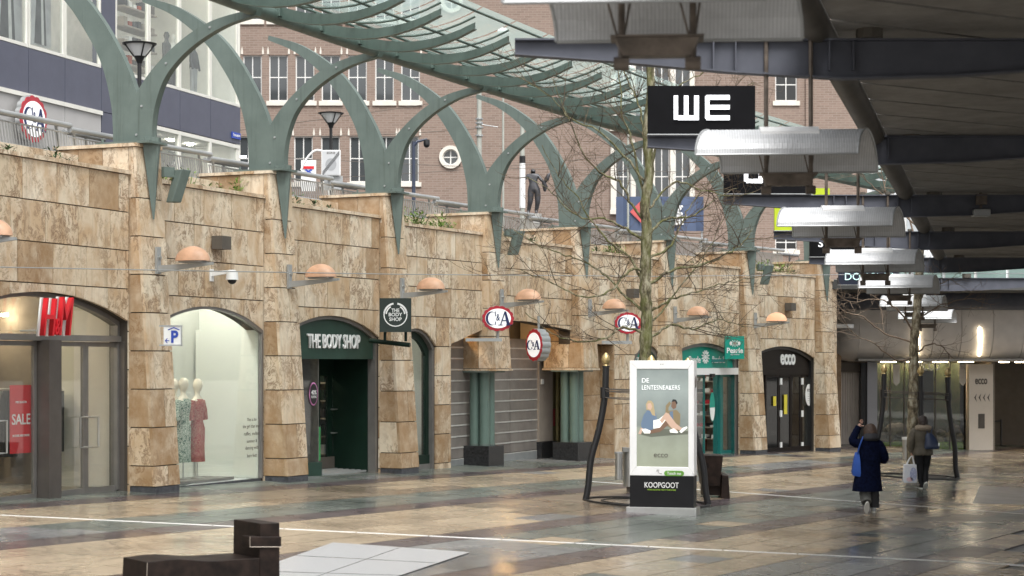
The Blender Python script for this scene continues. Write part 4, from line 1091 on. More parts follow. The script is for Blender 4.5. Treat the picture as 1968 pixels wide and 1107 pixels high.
for t in ts:
    n_, d_ = nrm(t); rings = []; rings2 = []
    for s in S_:
        p = ribp(t, s - .1 * (s == 0)) - o; dep = .20 * (1 - .45 * (s / 2.45)) ; w = d_ * .012; fl = d_ * .06
        z = p.z + o.z
        rings.append([tuple((*(p - w).xy, z - dep)), tuple((*(p + w).xy, z - dep)), tuple((*(p + w).xy, z)), tuple((*(p - w).xy, z))])
        rings2.append([tuple((*(p - fl).xy, z - dep - .02)), tuple((*(p + fl).xy, z - dep - .02)), tuple((*(p + fl).xy, z - dep)), tuple((*(p - fl).xy, z - dep))])
    g = MB(); g.loft(rings); g.loft(rings2); g.build('rib', M['green'], r)
    p0 = pos(t) - o; a = ribp(t, .12) - o
    g = MB(); g.tube([(p0.x, p0.y, p0.z + o.z + .1), (p0.x, p0.y, a.z + o.z - .05)], .05, 8); g.box(0, 0, 0, 0, 0, 0) if False else None
    c0 = p0 + n_ * .1; g.hexa([tuple((*(c0 - d_ * .10 - n_ * .03).xy, p0.z + o.z - .02)), tuple((*(c0 + d_ * .10 - n_ * .03).xy, p0.z + o.z - .02)), tuple((*(c0 + d_ * .10 + n_ * .06).xy, p0.z + o.z - .02)), tuple((*(c0 - d_ * .10 + n_ * .06).xy, p0.z + o.z - .02)),
                                    tuple((*(c0 - d_ * .06 - n_ * .03).xy, p0.z + o.z + .12)), tuple((*(c0 + d_ * .06 - n_ * .03).xy, p0.z + o.z + .12)), tuple((*(c0 + d_ * .06 + n_ * .04).xy, p0.z + o.z + .12)), tuple((*(c0 - d_ * .06 + n_ * .04).xy, p0.z + o.z + .12))])
    g.build('tube_bracket', M['green'], r)
    # glazing rail above the rib, standing on short stubs
    g = MB(); g.tube([tuple((*(ribp(t, s) - o).xy, ribp(t, s).z + .10)) for s in S_], .022, 5); g.build('glazing_rail', M['green'], r)
for a, b in zip(ts, ts[1:]):
    for s0, s1 in ((-.25, .75), (.77, 1.65), (1.67, 2.6)):
        g = MB(); n = 3; vs = []
        for k in range(n + 1):
            s = s0 + (s1 - s0) * k / n
            for t in (a + .008, b - .008):
                q = ribp(t, s) - o; vs.append((q.x, q.y, q.z + o.z + .20))
        g.add(vs, [(2 * k, 2 * k + 1, 2 * k + 3, 2 * k + 2) for k in range(n)]); g.build('glass_pane', M['cglass'], r, fix=False)
for s in (-.2, .76, 1.66, 2.56):
    pts = [ribp(-.85 + k * .1, s) for k in range(88)]
    g = MB(); g.tube([(p.x - o.x, p.y - o.y, p.z + .11) for p in pts], .028, 5); g.build('purlin', M['green'], r)
# ---------------------------------------------------------------- speakers
for i, lab in ((1, 'green grey box loudspeaker fixed to the leftmost support blade'), (4, 'green grey box loudspeaker above the left column block'), (7, 'green grey box loudspeaker left of the shoe shop')):
    T = TOP[i]; q = pframe(i) @ Vector((.62, .05, 0)); r = root('loudspeaker', lab, 'loudspeaker', (q.x, q.y, T - .95), ANG[i] + R(-20), 'loudspeakers on the pillars')
    g = MB(); tl = .20
    g.add([(-.10, -.08, T - .98), (.10, -.08, T - .98), (.10, .10, T - .98), (-.10, .10, T - .98), (-.10 + tl * .6, -.20, T - .42), (.10 + tl * .6, -.20, T - .42), (.10 + tl * .6, .02, T - .42), (-.10 + tl * .6, .02, T - .42)], [(3, 2, 1, 0), (4, 5, 6, 7), (0, 1, 5, 4), (1, 2, 6, 5), (2, 3, 7, 6), (3, 0, 4, 7)])
    bevel(g.build('cabinet', M['green'], r), .015)
    g = MB(); g.box(-.22, .0, -.02, .06, T - .55, T - .38); g.build('bracket', M['green'], r)
# ---------------------------------------------------------------- bracket lamps with salmon shells
LZ = {0: 1.73, 1: 1.64, 2: 1.54, 3: 1.46, 4: 1.37, 5: 1.27, 6: 1.20, 7: 1.13}
LLAB = ['salmon shell lamp at the left picture edge', 'salmon shell lamp left of the white dome camera', 'salmon shell lamp above the green shop fascia left side', 'salmon shell lamp directly above the square hanging sign', 'salmon shell lamp above the left oval sign',
        'salmon shell lamp just left of the tree trunk', 'salmon shell lamp right of the tree trunk', 'salmon shell lamp above the black shoe shop, slightly glowing']
for i in range(8):
    T = TOP[i]; o = C[i]; g0 = gz(o.x, o.y); yb = lambda z: PB * (z - g0) / (T - g0)
    z = CZ + LZ[i]; yy = yb(z); q = pframe(i) @ Vector((.42, yy, 0))
    r = root('wall_lamp', LLAB[i], 'lamp', (q.x, q.y, z), ANG[i], 'salmon shell lamps on the pillars')
    g = MB(); g.box(-.06, .06, -.05, -.005, z - .12, z + .34); g.build('wall_plate', M['galv'], r)
    g = MB(); g.tube([(0, -.05, z + .16), (0, -.09, z + .16)], .03, 8); g.build('bolt', M['steel'], r)
    g = MB(); g.hexa([(-.03, -1.12, z + .02), (.03, -1.12, z + .02), (.04, -.04, z - .10), (-.04, -.04, z - .10), (-.03, -1.12, z + .06), (.03, -1.12, z + .06), (.04, -.04, z + .02), (-.04, -.04, z + .02)]); g.build('arm', M['galv'], r)
    g = MB(); rings = []
    for k in range(7):
        a = math.pi / 2 * k / 6; rr = math.cos(a); h = math.sin(a)
        rings.append([(max(rr, .03) * .19 * math.cos(2 * math.pi * j / 20), -.72 + max(rr, .03) * .33 * math.sin(2 * math.pi * j / 20), z + .09 + h * .25) for j in range(20)])
    g.loft(rings); g.build('shell', M['lampshade'] if i != 7 else emis('glowing_salmon_shell', (1, .55, .3), .25, (.74, .37, .23)), r, smooth=True)
    g = MB(); g.box(-.10, .10, -.95, -.5, z + .055, z + .088); g.build('lamp_tray', M['galv'], r)
# ---------------------------------------------------------------- railings
for i in range(8):
    L = BL[i]; zr = TOP[i + 1] + .40; base = TOP[i + 1] - .35
    r = broot(i, .2, 1.45, 'railing', ['grey railing with leaning bars left of the first support', 'grey railing with leaning bars between first and second supports', 'grey railing with leaning bars below the zone sign', 'grey railing with leaning bars below the camera pole',
              'grey railing with leaning bars below the bronze statue', 'grey railing with leaning bars behind the tree twigs', 'grey railing with leaning bars right of the tree', 'grey railing with leaning bars above the shoe shop'][i], 'railing', 'street railings above the wall', z=base)
    b = [U(0, 135, 1.45), U(1, 405, 1.45), U(2, 638, 1.45), U(3, 842, 1.45), U(4, 1025, 1.45)][i] if i < 5 else L - (BL[4] - U(4, 1025, 1.45)); a = .3
    g = LB(); g.tube([(a, 1.45, zr), (b, 1.45, zr)], .05, 10); g.build('handrail', M['galv'], r, smooth=True)
    g = LB(); g.tube([(b + .05, 1.62, zr - .09), (b + 1.35, 1.62, zr - .09)], .045, 10); g.build('lower_handrail', M['galv'], r, smooth=True)
    g = LB(); g.tube([(b + .75, 1.62, zr - .09), (b + .9, 1.7, zr - .4)], .03, 6); g.build('lower_post', M['galv'], r)
    for u in (a + .1, (a + b) / 2 - .15, b - .45):
        g = LB(); g.tube([(u, 1.45, zr), (u + .12, 1.5, zr - .15), (u + .26, 1.55, zr - .42), (u + .30, 1.6, base - .1)], [.028, .03, .035, .035], 6); g.build('post', M['galv'], r)
    for dz in (.13, .50):
        g = LB(); g.tube([(a, 1.47, zr - dz), (b - .12 + .1, 1.47, zr - dz)], .016, 5); g.build('rail_bar', M['galv'], r)
    n = int((b - a) / .085)
    for k in range(n):
        u = a + .02 + k * .085; g = LB(); g.tube([(u, 1.47, zr - .13), (u + .12, 1.49, zr - .50)], .015, 4); g.build('baluster', M['galv'], r)
# thin cable across the whole wall
r = root('cable', 'thin cable stretched along the whole travertine wall', 'cable', (0, 40, CZ + 1.8))
g = MB(); a, b, c = P(-20, 513, 30), P(760, 527, 39), P(2000, 525, 60); pts = [a, P(400, 521, 34), b, P(1250, 531, 46), c]
g.tube([(p.x, p.y - 40, p.z) for p in pts], .009, 4); g.build('wire', M['galv'], r)
# ---------------------------------------------------------------- modern shop building at the left
Ya = 54.0; A = Vector(((66 - CX) / F * Ya, Ya)); dd = Vector((math.sin(R(17.6)), math.cos(R(17.6)))); fa = math.atan2(dd.y, dd.x)
FN = Vector((-dd.y, dd.x))
def fu(px, y=0):
    o = A + FN * y; r = (px - CX) / F; return (r * o.y - o.x) / (dd.x - r * dd.y)
def fz(px, py, y=0):
    q = A + FN * y + dd * fu(px, y); return CZ + (CY - py) / F * q.y
zstreet = CZ + 2.65
r = root('department_store', 'modern shop building with large display windows and slate blue panel bands at the left', 'building', (A.x, A.y, zstreet), fa)
uE = fu(462); uS = fu(-60)
z1 = fz(195, 208); z2 = fz(195, 134)     # bottom and top of the slate band
zb_ = fz(100, 183); 
zA, zB = (fz(60, 180) + fz(400, 264)) / 2, (fz(60, 94) + fz(400, 190)) / 2   # slate band bottom/top
zTop = zB + 4.2
g = MB(); g.box(uS, uE, .35, 12, zstreet - 3, zTop + 6); 
g.v = []; g.f = []
g.box(uS, uE, 6, 12, zstreet - 3, zTop + 8).box(uS, uE, .3, 6, zTop + .05, zTop + 8).box(uS, uE, .25, 6, zA + .02, zB - .02).box(uS, fu(200), .25, 6, zstreet - 3, zA + .02)
g.build('building_core', M['intdark'], r)
g = MB(); g.box(uE - .25, uE, .02, 6, zstreet - 3, zTop + 8); g.build('end_wall', M['offwhite'], r)
M['storewall'] = plain('store_back_wall', (.62, .60, .56), .8)
g = MB(); g.box(uS, uE - .3, 3.4, 3.5, zB, zTop); g.build('back_wall', M['storewall'], r)
g = MB(); g.box(uS, uE - .3, .2, 3.4, zTop - .03, zTop + .03); g.build('ceiling', M['offwhite'], r)
g = MB(); g.box(uS, uE - .3, .2, 3.4, zB - .03, zB + .0); g.build('shop_floor', M['storewall'], r)
bx = [-60, 55, 125, 195, 222, 287, 346, 405, 462]
us = [fu(p) for p in bx]
for k, (a, b) in enumerate(zip(us, us[1:])):
    g = MB(); g.box(a + .012, b - .012, 0, .25, zA, zB); g.build('slate_panel', M['slate'], r)
    if k != 3:
        o_ = MB(); t = .07; o_.strip([(a + .02, zB + .02), (a + .02, zTop), (b - .02, zTop), (b - .02, zB + .02), (a + .02, zB + .02)], [(a + .09, zB + .11), (a + .09, zTop - t), (b - .09, zTop - t), (b - .09, zB + .11), (a + .09, zB + .11)], 0, .1)
        o = o_.build('window_frame', M['offwhite'], r)
        g = MB(); g.prism([(a + .09, zB + .11), (b - .09, zB + .11), (b - .09, zTop - t), (a + .09, zTop - t)], .05, .06); g.build('glass_pane', M['glass'], o)
    else:
        g = MB(); g.box(a + .01, b - .01, 0, .3, zB, zTop + .5); g.build('slate_panel', M['slate'], r)
    g = MB(); g.box(a + .012, b - .012, 0, .25, zTop + .01, zTop + 2.4); g.build('slate_panel', M['slate'], r)
for a, b in ((uS, fu(55)), (fu(55), fu(125)), (fu(125), fu(195))):
    g = MB(); g.box(a + .01, b - .01, .01, .25, zstreet - 3, zA - .12); g.build('grey_panel', M['greypanel'], r)
g = MB(); g.box(uS, fu(195), -.05, .25, zA - .12, zA - .005); g.build('ledge', M['offwhite'], r)
g = MB(); g.box(fu(195) + .02, fu(222), 0, .25, zstreet - 3, zA - .02); g.build('slate_panel', M['slate'], r)
for a, b in zip([fu(p) for p in (222, 296, 346, 405)], [fu(p) for p in (296, 346, 405, 462)]):
    o_ = MB(); z0, zt_ = zstreet - 2, zA - .03
    o_.strip([(a, z0), (a, zt_), (b, zt_), (b, z0), (a, z0)], [(a + .08, z0 + .1), (a + .08, zt_ - .12), (b - .08, zt_ - .12), (b - .08, z0 + .1), (a + .08, z0 + .1)], 0, .12)
    o = o_.build('window_frame', M['offwhite'], r)
    g = MB(); g.prism([(a + .08, z0 + .1), (b - .08, z0 + .1), (b - .08, zt_ - .12), (a + .08, zt_ - .12)], .05, .06); g.build('glass_pane', M['glass'], o)
g = MB(); g.box(fu(222), uE - .3, 3, 3.1, zstreet - 3, zA); g.build('back_wall', M['storewall'], r)
g = MB(); g.box(fu(222), uE - .3, .2, 3, zA - .06, zA - .02); g.build('ceiling', M['offwhite'], r)
for u in [fu(240) + k * 1.6 for k in range(7)]:
    for z in (zA - .35, zA - .8): 
        g = MB(); g.ell([(u, 1.6, z, .32, .25), (u, 1.6, z + .1, .30, .22), (u, 1.6, z + .22, .06, .06)], 14); g.build('ceiling_fixture', M['galv'], r)
for k in range(9):
    for zz in (zTop - .05, zA - .07):
        u = fu(235) + k * 1.35; g = MB(); g.tube([(u, 1.2, zz), (u, 1.2, zz - .04)], .10, 10); g.build('ceiling_spotlight', M['cool_lamp'], r)
for k in range(5):
    u = fu(-40) + k * 1.6; g = MB(); g.tube([(u, 1.2, zTop - .05), (u, 1.2, zTop - .09)], .10, 10); g.build('ceiling_spotlight', M['cool_lamp'], r)
# window contents: pictures and figures
def posterpic(px0, px1, py0, py1, y, label):
    a, b = fu(px0, y), fu(px1, y); z0, z1_ = fz(px0, py1, y), zTop - .1
    q = root('window_poster', label, 'poster', (*(A + FN * y + dd * a), z0), fa)
    g = MB(); g.box(0, b - a, 0, .02, z0, z1_); g.build('sheet', M['greyphoto'], q)
    return q, a, b, z0, z1_
M['greyphoto'] = plain('grey_photo_print', (.40, .40, .40), .6, var=.35, scale=1.2); M['pd'] = plain('dark_photo_print', (.05, .05, .05), .6, var=.5, scale=3); M['pl'] = plain('light_photo_print', (.55, .55, .53), .6, var=.15)
for (px0, px1, lab, v) in ((-10, 42, 'large black and white fashion photograph at the top left corner window', 0), (60, 98, 'tall black and white fashion photograph of a person holding cloth', 1)):
    q, a, b, z0, z1_ = posterpic(px0, px1, 0, 84, .5, lab); w = b - a; h = z1_ - z0
    g = MB(); g.prism([(w * .15, z0 + .05), (w * .75, z0 + .05), (w * .62, z0 + h * .5), (w * .7, z1_ - .05), (w * .2, z1_ - .05), (w * .3, z0 + h * .5)], -.012, -.002); g.build('printed_figure', M['pd'], q)
    g = MB(); g.prism([(w * .5, z0 + .05), (w * .62, z0 + .05), (w * .55, z0 + h * .45), (w * .68, z1_ - .1), (w * .6, z1_ - .1), (w * .45, z0 + h * .45)], -.02, -.013); g.build('printed_arm', M['pl'], q)
for k, (px, mt, lab) in enumerate(((320, 'trouser', 'dark coated dress form behind the upper shop window'), (332, 'offwhite', 'pale headed dress form behind the upper shop window'), (372, 'pd', 'standing figure in grey trousers in the upper shop window'))):
    u = fu(px, 1.0); q = root('shop_mannequin', lab, 'mannequin', (*(A + FN * 1.0 + dd * u), zB), fa, 'mannequins in the upper shop windows'); zf = zB + .25
    g = MB(); g.ell([(0, 0, zf + .9, .18, .13), (0, 0, zf + 1.1, .16, .12), (0, 0, zf + 1.4, .21, .12), (0, 0, zf + 1.5, .08, .07), (0, 0, zf + 1.58, .06, .06), (0, 0, zf + 1.68, .09, .1), (0, 0, zf + 1.8, .05, .06)], 12); g.build('torso', M[mt], q, smooth=True)
    for s in (-1, 1):
        g = MB(); g.tube([(s * .09, 0, zf + .92), (s * .11, 0, zf + .5), (s * .12, 0, zf)], [.095, .075, .06], 8); g.build('leg', M['galv' if k == 2 else 'pd'], q, smooth=True)
        g = MB(); g.tube([(s * .2, 0, zf + 1.42), (s * .27, -.03, zf + 1.1), (s * .24, -.1, zf + .85)], [.05, .045, .035], 8); g.build('arm', M[mt], q, smooth=True)
for k in range(4):
    u = fu(228, 2); zz = zB + .9 + k * .6; g = MB(); g.box(u, u + 2.2, 1.8, 2.4, zz, zz + .05); g.build('shelf', M['shelf'], r)
    for j in range(7):
        g = MB(); g.box(u + .1 + j * .3, u + .3 + j * .3, 1.85, 2.1, zz + .05, zz + .05 + rs.uniform(.12, .3)); g.build('folded_clothes', M[rs.choice(['intdark', 'shelf', 'pd', 'orange', 'white'])], r)
# street name plate
u = fu(453); q = root('street_name_plate', 'small blue street name plate on the corner of the store', 'sign', (*(A + dd * u), fz(453, 266)), fa)
g = MB(); g.box(-.35, .30, -.04, -.012, fz(453, 267), fz(453, 255)); g.build('plate', M['blue'], q)
text('lettering', 'Beursplein', M['white'], q, (-.02, -.045, fz(453, 261)), .5, .12, depth=.004)
# ---------------------------------------------------------------- scalloped round sign builder
def scallop(a, b, n=15, amp=.07, m=120):
    return [((1 + amp * abs(math.cos(n * t / 2 * math.pi * 2 / m * 1.0))) * a * math.cos(2 * math.pi * t / m), (1 + amp * abs(math.cos(n * t / 2 * math.pi * 2 / m))) * b * math.sin(2 * math.pi * t / m)) for t in range(m)]
def ellp(a, b, m=40): return [(a * math.cos(2 * math.pi * t / m), b * math.sin(2 * math.pi * t / m)) for t in range(m)]
def ca_letters(r, w, y, z):
    """serif C & A"""
    def arcband(cx, cz, ro, ri, a0, a1, sx, offi):
        out = []; inn = []
        for k in range(15):
            a = R(a0 + (a1 - a0) * k / 14); out.append((cx + ro * sx * math.cos(a), cz + ro * math.sin(a))); inn.append((cx + offi + ri * sx * .92 * math.cos(a), cz + ri * math.sin(a)))
        return out, inn
    h = w * .30
    o, i_ = arcband(-w * .29, z, h, h * .90, 48, 312, .82, h * .20)
    g = MB(); g.strip([(x, zz) for x, zz in o], [(x, zz) for x, zz in i_], y, y + .012)
    g.box(-w * .29 + h * .52, -w * .29 + h * .64, y, y + .012, z + h * .30, z + h * .98); g.box(-w * .29 + h * .52, -w * .29 + h * .64, y, y + .012, z - h * .9, z - h * .45); g.build('letter', M['navy'], r)
    cx = w * .29; g = MB()
    g.prism([(cx + h * .30, z - h), (cx + h * .78, z - h), (cx + h * .18, z + h), (cx - h * .10, z + h)], y, y + .012)
    g.prism([(cx - h * .72, z - h), (cx - h * .56, z - h), (cx + h * .06, z + h * .85), (cx - h * .06, z + h)], y, y + .012)
    g.box(cx - h * .45, cx + h * .35, y + .001, y + .011, z - h * .38, z - h * .24); g.box(cx - h * .95, cx - h * .32, y + .001, y + .011, z - h * 1.0, z - h * .88); g.box(cx + h * .12, cx + h * 1.0, y + .001, y + .011, z - h * 1.0, z - h * .88)
    g.build('letter', M['navy'], r)
    text('ampersand', '&', M['navy'], r, (0, y + .006, z + h * .15), w * .16, h * .95, depth=.01, off=.01)
def round_sign(name, label, loc, rotz, a, b, depth=.14, group='scalloped oval signs'):
    r = root(name, label, 'sign', loc, rotz, group); z = loc[2]
    g = MB(); g.prism([(x, z + zz) for x, zz in scallop(a, b)], 0, depth); g.build('metal_case', M['galv'], r)
    g = MB(); g.prism([(x * .985, z + zz * .985) for x, zz in scallop(a, b)], -.02, -.001); g.build('red_rim', M['redd'], r)
    g = MB(); g.prism([(x, z + zz) for x, zz in ellp(a * .84, b * .80)], -.034, -.021); g.build('white_face', M['lit_white'], r)
    ca_letters(r, a * 1.52, -.048, z)
    return r
M['lit_white'] = emis('lit_sign_face', (1, 1, 1), .22, (.8, .8, .8))
u = fu(64, -.3); q = A + FN * (-.3) + dd * u
r = round_sign('oval_sign', 'large red rimmed scalloped sign on the grey store wall behind the railing', (q.x, q.y, fz(64, 229, -.3)), fa, .66, .60)
# ---------------------------------------------------------------- brick building
YB = 110.0
def bx_(px): return (px - CX) / F * YB
def bz_(py): return CZ + (CY - py) / F * YB
r = root('brick_building', 'big pinkish brown brick building with white framed windows behind the street', 'building', (0, YB, zstreet))
def wall_with_holes(holes, x0, x1, z0, z1, y0, y1, mat, name):
    """grid-cut wall: holes are (xa,xb,za,zb)"""
    xs = sorted(set([x0, x1] + [v for h in holes for v in h[:2]])); zs = sorted(set([z0, z1] + [v for h in holes for v in h[2:]]))
    g = MB()
    for zi in range(len(zs) - 1):
        run = None
        for xi in range(len(xs) - 1):
            mx, mz = (xs[xi] + xs[xi + 1]) / 2, (zs[zi] + zs[zi + 1]) / 2
            hole = any(h[0] < mx < h[1] and h[2] < mz < h[3] for h in holes)
            if not hole: run = run or xs[xi]
            if (hole or xi == len(xs) - 2) and run is not None:
                e = xs[xi] if hole else xs[xi + 1]
                if e > run: g.box(run, e, y0, y1, zs[zi], zs[zi + 1])
                run = None
    return g.build(name, mat, r)
wins = []
for px in (440, 485, 535, 586, 636, 687, 739, 789): wins.append((px - 18, px + 18, 106, 194, 'm'))
for px in (477, 583, 635, 690, 742, 787, 838): 
    if px != 838: wins.append((px - 18, px + 18, 262, 350, 'm'))
wins.append((531 - 18, 531 + 18, 262, 350, 'm'))
for px in (1510,): wins += [(px - 20, px + 22, 133, 194, 's'), (px - 20, px + 24, -40, 34, 's'), (px - 20, px + 22, 452, 480, 's')]
wins += [(px - 15, px + 15, 122, 236, 'm') for px in (1198, 1235, 1272, 1312)]
wins += [(px - 15, px + 15, 283, 400, 'm') for px in (1198, 1235, 1272, 1312)]
for px in (485, 535, 586, 636, 687, 739, 789): wins.append((px - 18, px + 18, -50, 38, 'm'))
holes = [(bx_(a), bx_(b), bz_(d_), bz_(c_)) for a, b, c_, d_, k in wins]
rounds = [(868, 3, 22), (866, 302, 22)]
holes += [(bx_(x - s * .8), bx_(x + s * .8), bz_(y_ + s * .8), bz_(y_ - s * .8)) for x, y_, s in rounds]
xR = bx_(1655)
wall_with_holes(holes, -42, xR, zstreet - 3, CZ + 27, 0, .35, M['brick'], 'brick_wall')
g = MB(); g.box(-42, xR, .8, 14, zstreet - 3, CZ + 27); g.build('building_core', M['intdark'], r)
g = MB(); g.box(xR - .01, xR + .34, .0, 14, zstreet - 3, CZ + 27); g.build('end_wall', M['brick'], r)
M['wframe'] = plain('white_window_frame', (.74, .73, .70), .5, var=.04)
M['blind'] = plain('pale_blind', (.42, .45, .46), .7, var=.1)
for k, (a, b, c_, d_, kind) in enumerate(wins):
    xa, xb, za, zb = bx_(a), bx_(b), bz_(d_), bz_(c_); t = .06; xm = (xa + xb) / 2; zm = za + (zb - za) * .52
    g = MB(); g.strip([(xa, za), (xa, zb), (xb, zb), (xb, za), (xa, za)], [(xa + t, za + t), (xa + t, zb - t), (xb - t, zb - t), (xb - t, za + t), (xa + t, za + t)], .12, .2)
    g.box(xm - .025, xm + .025, .13, .19, za + t, zb - t); g.box(xa + t, xb - t, .135, .185, zm - .025, zm + .025)
    o = g.build('window_frame', M['wframe'], r)
    for (p0, p1) in ((xa + t, xm - .025), (xm + .025, xb - t)):
        for (q0, q1) in ((za + t, zm - .025), (zm + .025, zb - t)):
            g = MB(); g.prism([(p0, q0), (p1, q0), (p1, q1), (p0, q1)], .155, .165); g.build('pane', M['farglass'] if kind == 'm' else M['dglass'], o, fix=False)
    g = MB(); g.box(xa + t, xb - t, .45, .5, za + (zb - za) * rs.choice([0, .25, .5, 0]), zb); g.build('blind', M['blind'] if rs.random() < .5 or kind == 's' else M['intdark'], o)
    g = MB(); g.box(xa - .14, xb + .14, -.10, .16, za - .26, za - .01); g.build('window_sill', M['cream'], r)
    if kind == 'm':
        for xx in (xa - .10, xb + .02):
            g = MB(); g.prism([(xx, zb + .05), (xx + .1, zb + .05), (xx + .1, zb + .22), (xx + .05, zb + .48), (xx, zb + .22)], -.05, .05); g.build('corner_stone', M['cream'], r)
for x, y_, s in rounds:
    xc, zc_ = bx_(x), bz_(y_); R1, R0 = s / F * YB, s * .68 / F * YB
    c1 = [(xc + R1 * math.cos(t * math.pi / 16), zc_ + R1 * math.sin(t * math.pi / 16)) for t in range(33)]; c0 = [(xc + R0 * math.cos(t * math.pi / 16), zc_ + R0 * math.sin(t * math.pi / 16)) for t in range(33)]
    g = MB(); g.strip(c1, c0, -.12, .3); g.build('round_stone_surround', M['cream'], r)
    c2 = [(xc + (p[0] - xc) * .88, zc_ + (p[1] - zc_) * .88) for p in c0]
    g = MB(); g.strip(c0, c2, .1, .18); g.box(xc - .03, xc + .03, .11, .17, zc_ - R0 * .9, zc_ + R0 * .9); g.box(xc - R0 * .9, xc + R0 * .9, .115, .165, zc_ - .03, zc_ + .03); o = g.build('window_frame', M['wframe'], r)
    g = MB(); g.prism(c0[:-1], .14, .15); g.build('pane', M['farglass'], o)
# stone pilasters of the tall window bay
for px in (1178, 1217, 1254, 1292, 1330):
    for (a, b) in ((60, 245), (278, 405)):
        g = MB(); g.box(bx_(px - 4.5), bx_(px + 4.5), -.18, .0, bz_(b), bz_(a)); g.build('stone_pilaster', M['cream'], r)
for a, b in ((245, 252), (404, 412)):
    g = MB(); g.box(bx_(1172), bx_(1336), -.25, .0, bz_(b), bz_(a)); g.build('stone_ledge', M['cream'], r)
g = MB(); g.box(bx_(1548), bx_(1562), -.15, 0, zstreet, CZ + 25); g.build('brick_pier', M['brick'], r)
# pale building further right
r = root('pale_building', 'bright pale building seen beyond the brick block at the right', 'building', (24, 150, zstreet))
M['pale'] = plain('pale_facade', (.72, .74, .75), .6, var=.03)
g = MB(); g.box(2, 46, 0, 10, zstreet - 4, CZ + 34); g.build('facade', M['pale'], r)
for a in range(16):
    for b in range(9):
        g = MB(); g.box(3 + a * 2.6, 4.7 + a * 2.6, -.06, -.01, zstreet + .6 + b * 3, zstreet + 2.6 + b * 3); o = g.build('window', M['wframe'], r)
        g = MB(); g.box(3.1 + a * 2.6, 4.6 + a * 2.6, -.09, -.065, zstreet + .7 + b * 3, zstreet + 2.5 + b * 3); g.build('pane', M['blind'], o)
# blue banner
q = P(1268, 411, 106); r = root('blue_banner', 'dark blue banner with white words on a fence behind the bare tree', 'banner', tuple(q))
w, h = 168 / F * 106 / 2, 66 / F * 106 / 2
M['bannerblue'] = plain('banner_blue', (.06, .085, .15), .6, var=.15, scale=.6)
g = MB(); n = 12
g.loft([[(-w + 2 * w * k / n, .10 * math.sin(k * 1.9), q.z - h), (-w + 2 * w * k / n, .10 * math.sin(k * 1.9) + .03, q.z - h), (-w + 2 * w * k / n, .1 * math.sin(k * 1.9) + .03, q.z + h), (-w + 2 * w * k / n, .1 * math.sin(k * 1.9), q.z + h)] for k in range(n + 1)]); g.build('banner_sheet', M['bannerblue'], r)
text('lettering', 'ing', M['white'], r, (.42, -.14, q.z + .22), 1.6, .75, depth=.02, off=.03)
text('lettering', 'nner', M['white'], r, (.62, -.14, q.z - .36), 1.75, .48, depth=.02, off=.03)
g = MB(); zz = q.z + .1; g.prism([(-1.6, zz), (-1.0, zz - .6), (-1.0, zz + .6)], -.16, -.13); g.build('red_shape', plain('banner_red', (.50, .09, .09), .6), r)
for s in (-1, 1):
    g = MB(); g.box(s * w * .97 - .05, s * w * .97 + .05, .1, .2, zstreet - .2, q.z + h); g.build('fence_post', M['galv'], r)
# ---------------------------------------------------------------- street lamps and masts
def street_lamp(px, pytop, Y, w, label):
    q = P(px, pytop, Y); r = root('street_lamp', label, 'street lamp', (q.x, q.y, zstreet), 0, 'funnel shaped street lamps'); z = q.z; k = w / .8
    g = MB(); g.tube([(0, 0, zstreet - .3), (0, 0, z - .48 * k)], .05 * k, 10); g.build('pole', M['black'], r)
    g = MB(); g.ell([(0, 0, z - .50 * k, .06 * k, .06 * k), (0, 0, z - .40 * k, .10 * k, .10 * k), (0, 0, z - .33 * k, .14 * k, .14 * k)], 16); g.build('lamp_socket', M['black'], r)
    g = MB(); g.ell([(0, 0, z - .33 * k, .13 * k, .13 * k), (0, 0, z - .05 * k, .31 * k, .31 * k)], 16); g.build('diffuser', M['white'], r, smooth=True)
    g = MB(); g.ell([(0, 0, z - .05 * k, .40 * k, .40 * k), (0, 0, z - .02 * k, .42 * k, .42 * k), (0, 0, z, .30 * k, .30 * k)], 20); g.build('lid', M['black'], r)
    for a in range(4):
        t = a * math.pi / 2 + .5; g = MB(); g.tube([(math.cos(t) * .14 * k, math.sin(t) * .14 * k, z - .34 * k), (math.cos(t) * .38 * k, math.sin(t) * .38 * k, z - .03 * k)], .018 * k, 5); g.build('cage_rib', M['black'], r)
    return r
street_lamp(268, 82, 47, .78, 'black funnel street lamp in front of the store windows, nearest one')
street_lamp(636, 216, 62, .78, 'black funnel street lamp carrying the grey zone sign')
q = P(636, 313, 61.8); w, h = .30, .40
r = root('zone_sign', 'square grey end of pedestrian zone sign with diagonal stripes', 'traffic sign', tuple(q))
g = MB(); g.box(-w, w, 0, .05, q.z - h, q.z + h); bevel(g.build('plate', M['white'], r), .03)
g = MB(); g.box(-w * .9, w * .9, -.006, -.001, q.z - h * .93, q.z + h * .93); g.build('face', plain('sign_grey', (.50, .51, .52), .5, var=.03), r)
g = MB(); g.prism([(x, q.z - .05 + z) for x, z in ellp(.17, .19)], -.012, -.007); g.build('grey_disc', plain('sign_disc_grey', (.32, .33, .34), .5), r)
for d_ in (-.05, 0, .05):
    g = MB(); g.prism([(-w * .88, q.z - h * .85 + d_ - .012), (w * .88, q.z + h * .8 + d_ - .012), (w * .88, q.z + h * .8 + d_ + .008), (-w * .88, q.z - h * .85 + d_ + .008)], -.018, -.013); g.build('stripe', M['black'], r)
text('lettering', 'ZONE', M['intdark'], r, (0, -.013, q.z + h * .78), .26, .06, depth=.003, off=.005)
q = P(640, 352, 61.9); r = root('sign_back', 'grey rectangular sign plate below the zone sign', 'traffic sign', tuple(q))
g = MB(); g.box(-.28, .3, 0, .04, q.z - .22, q.z + .22); g.build('plate', M['galv'], r)
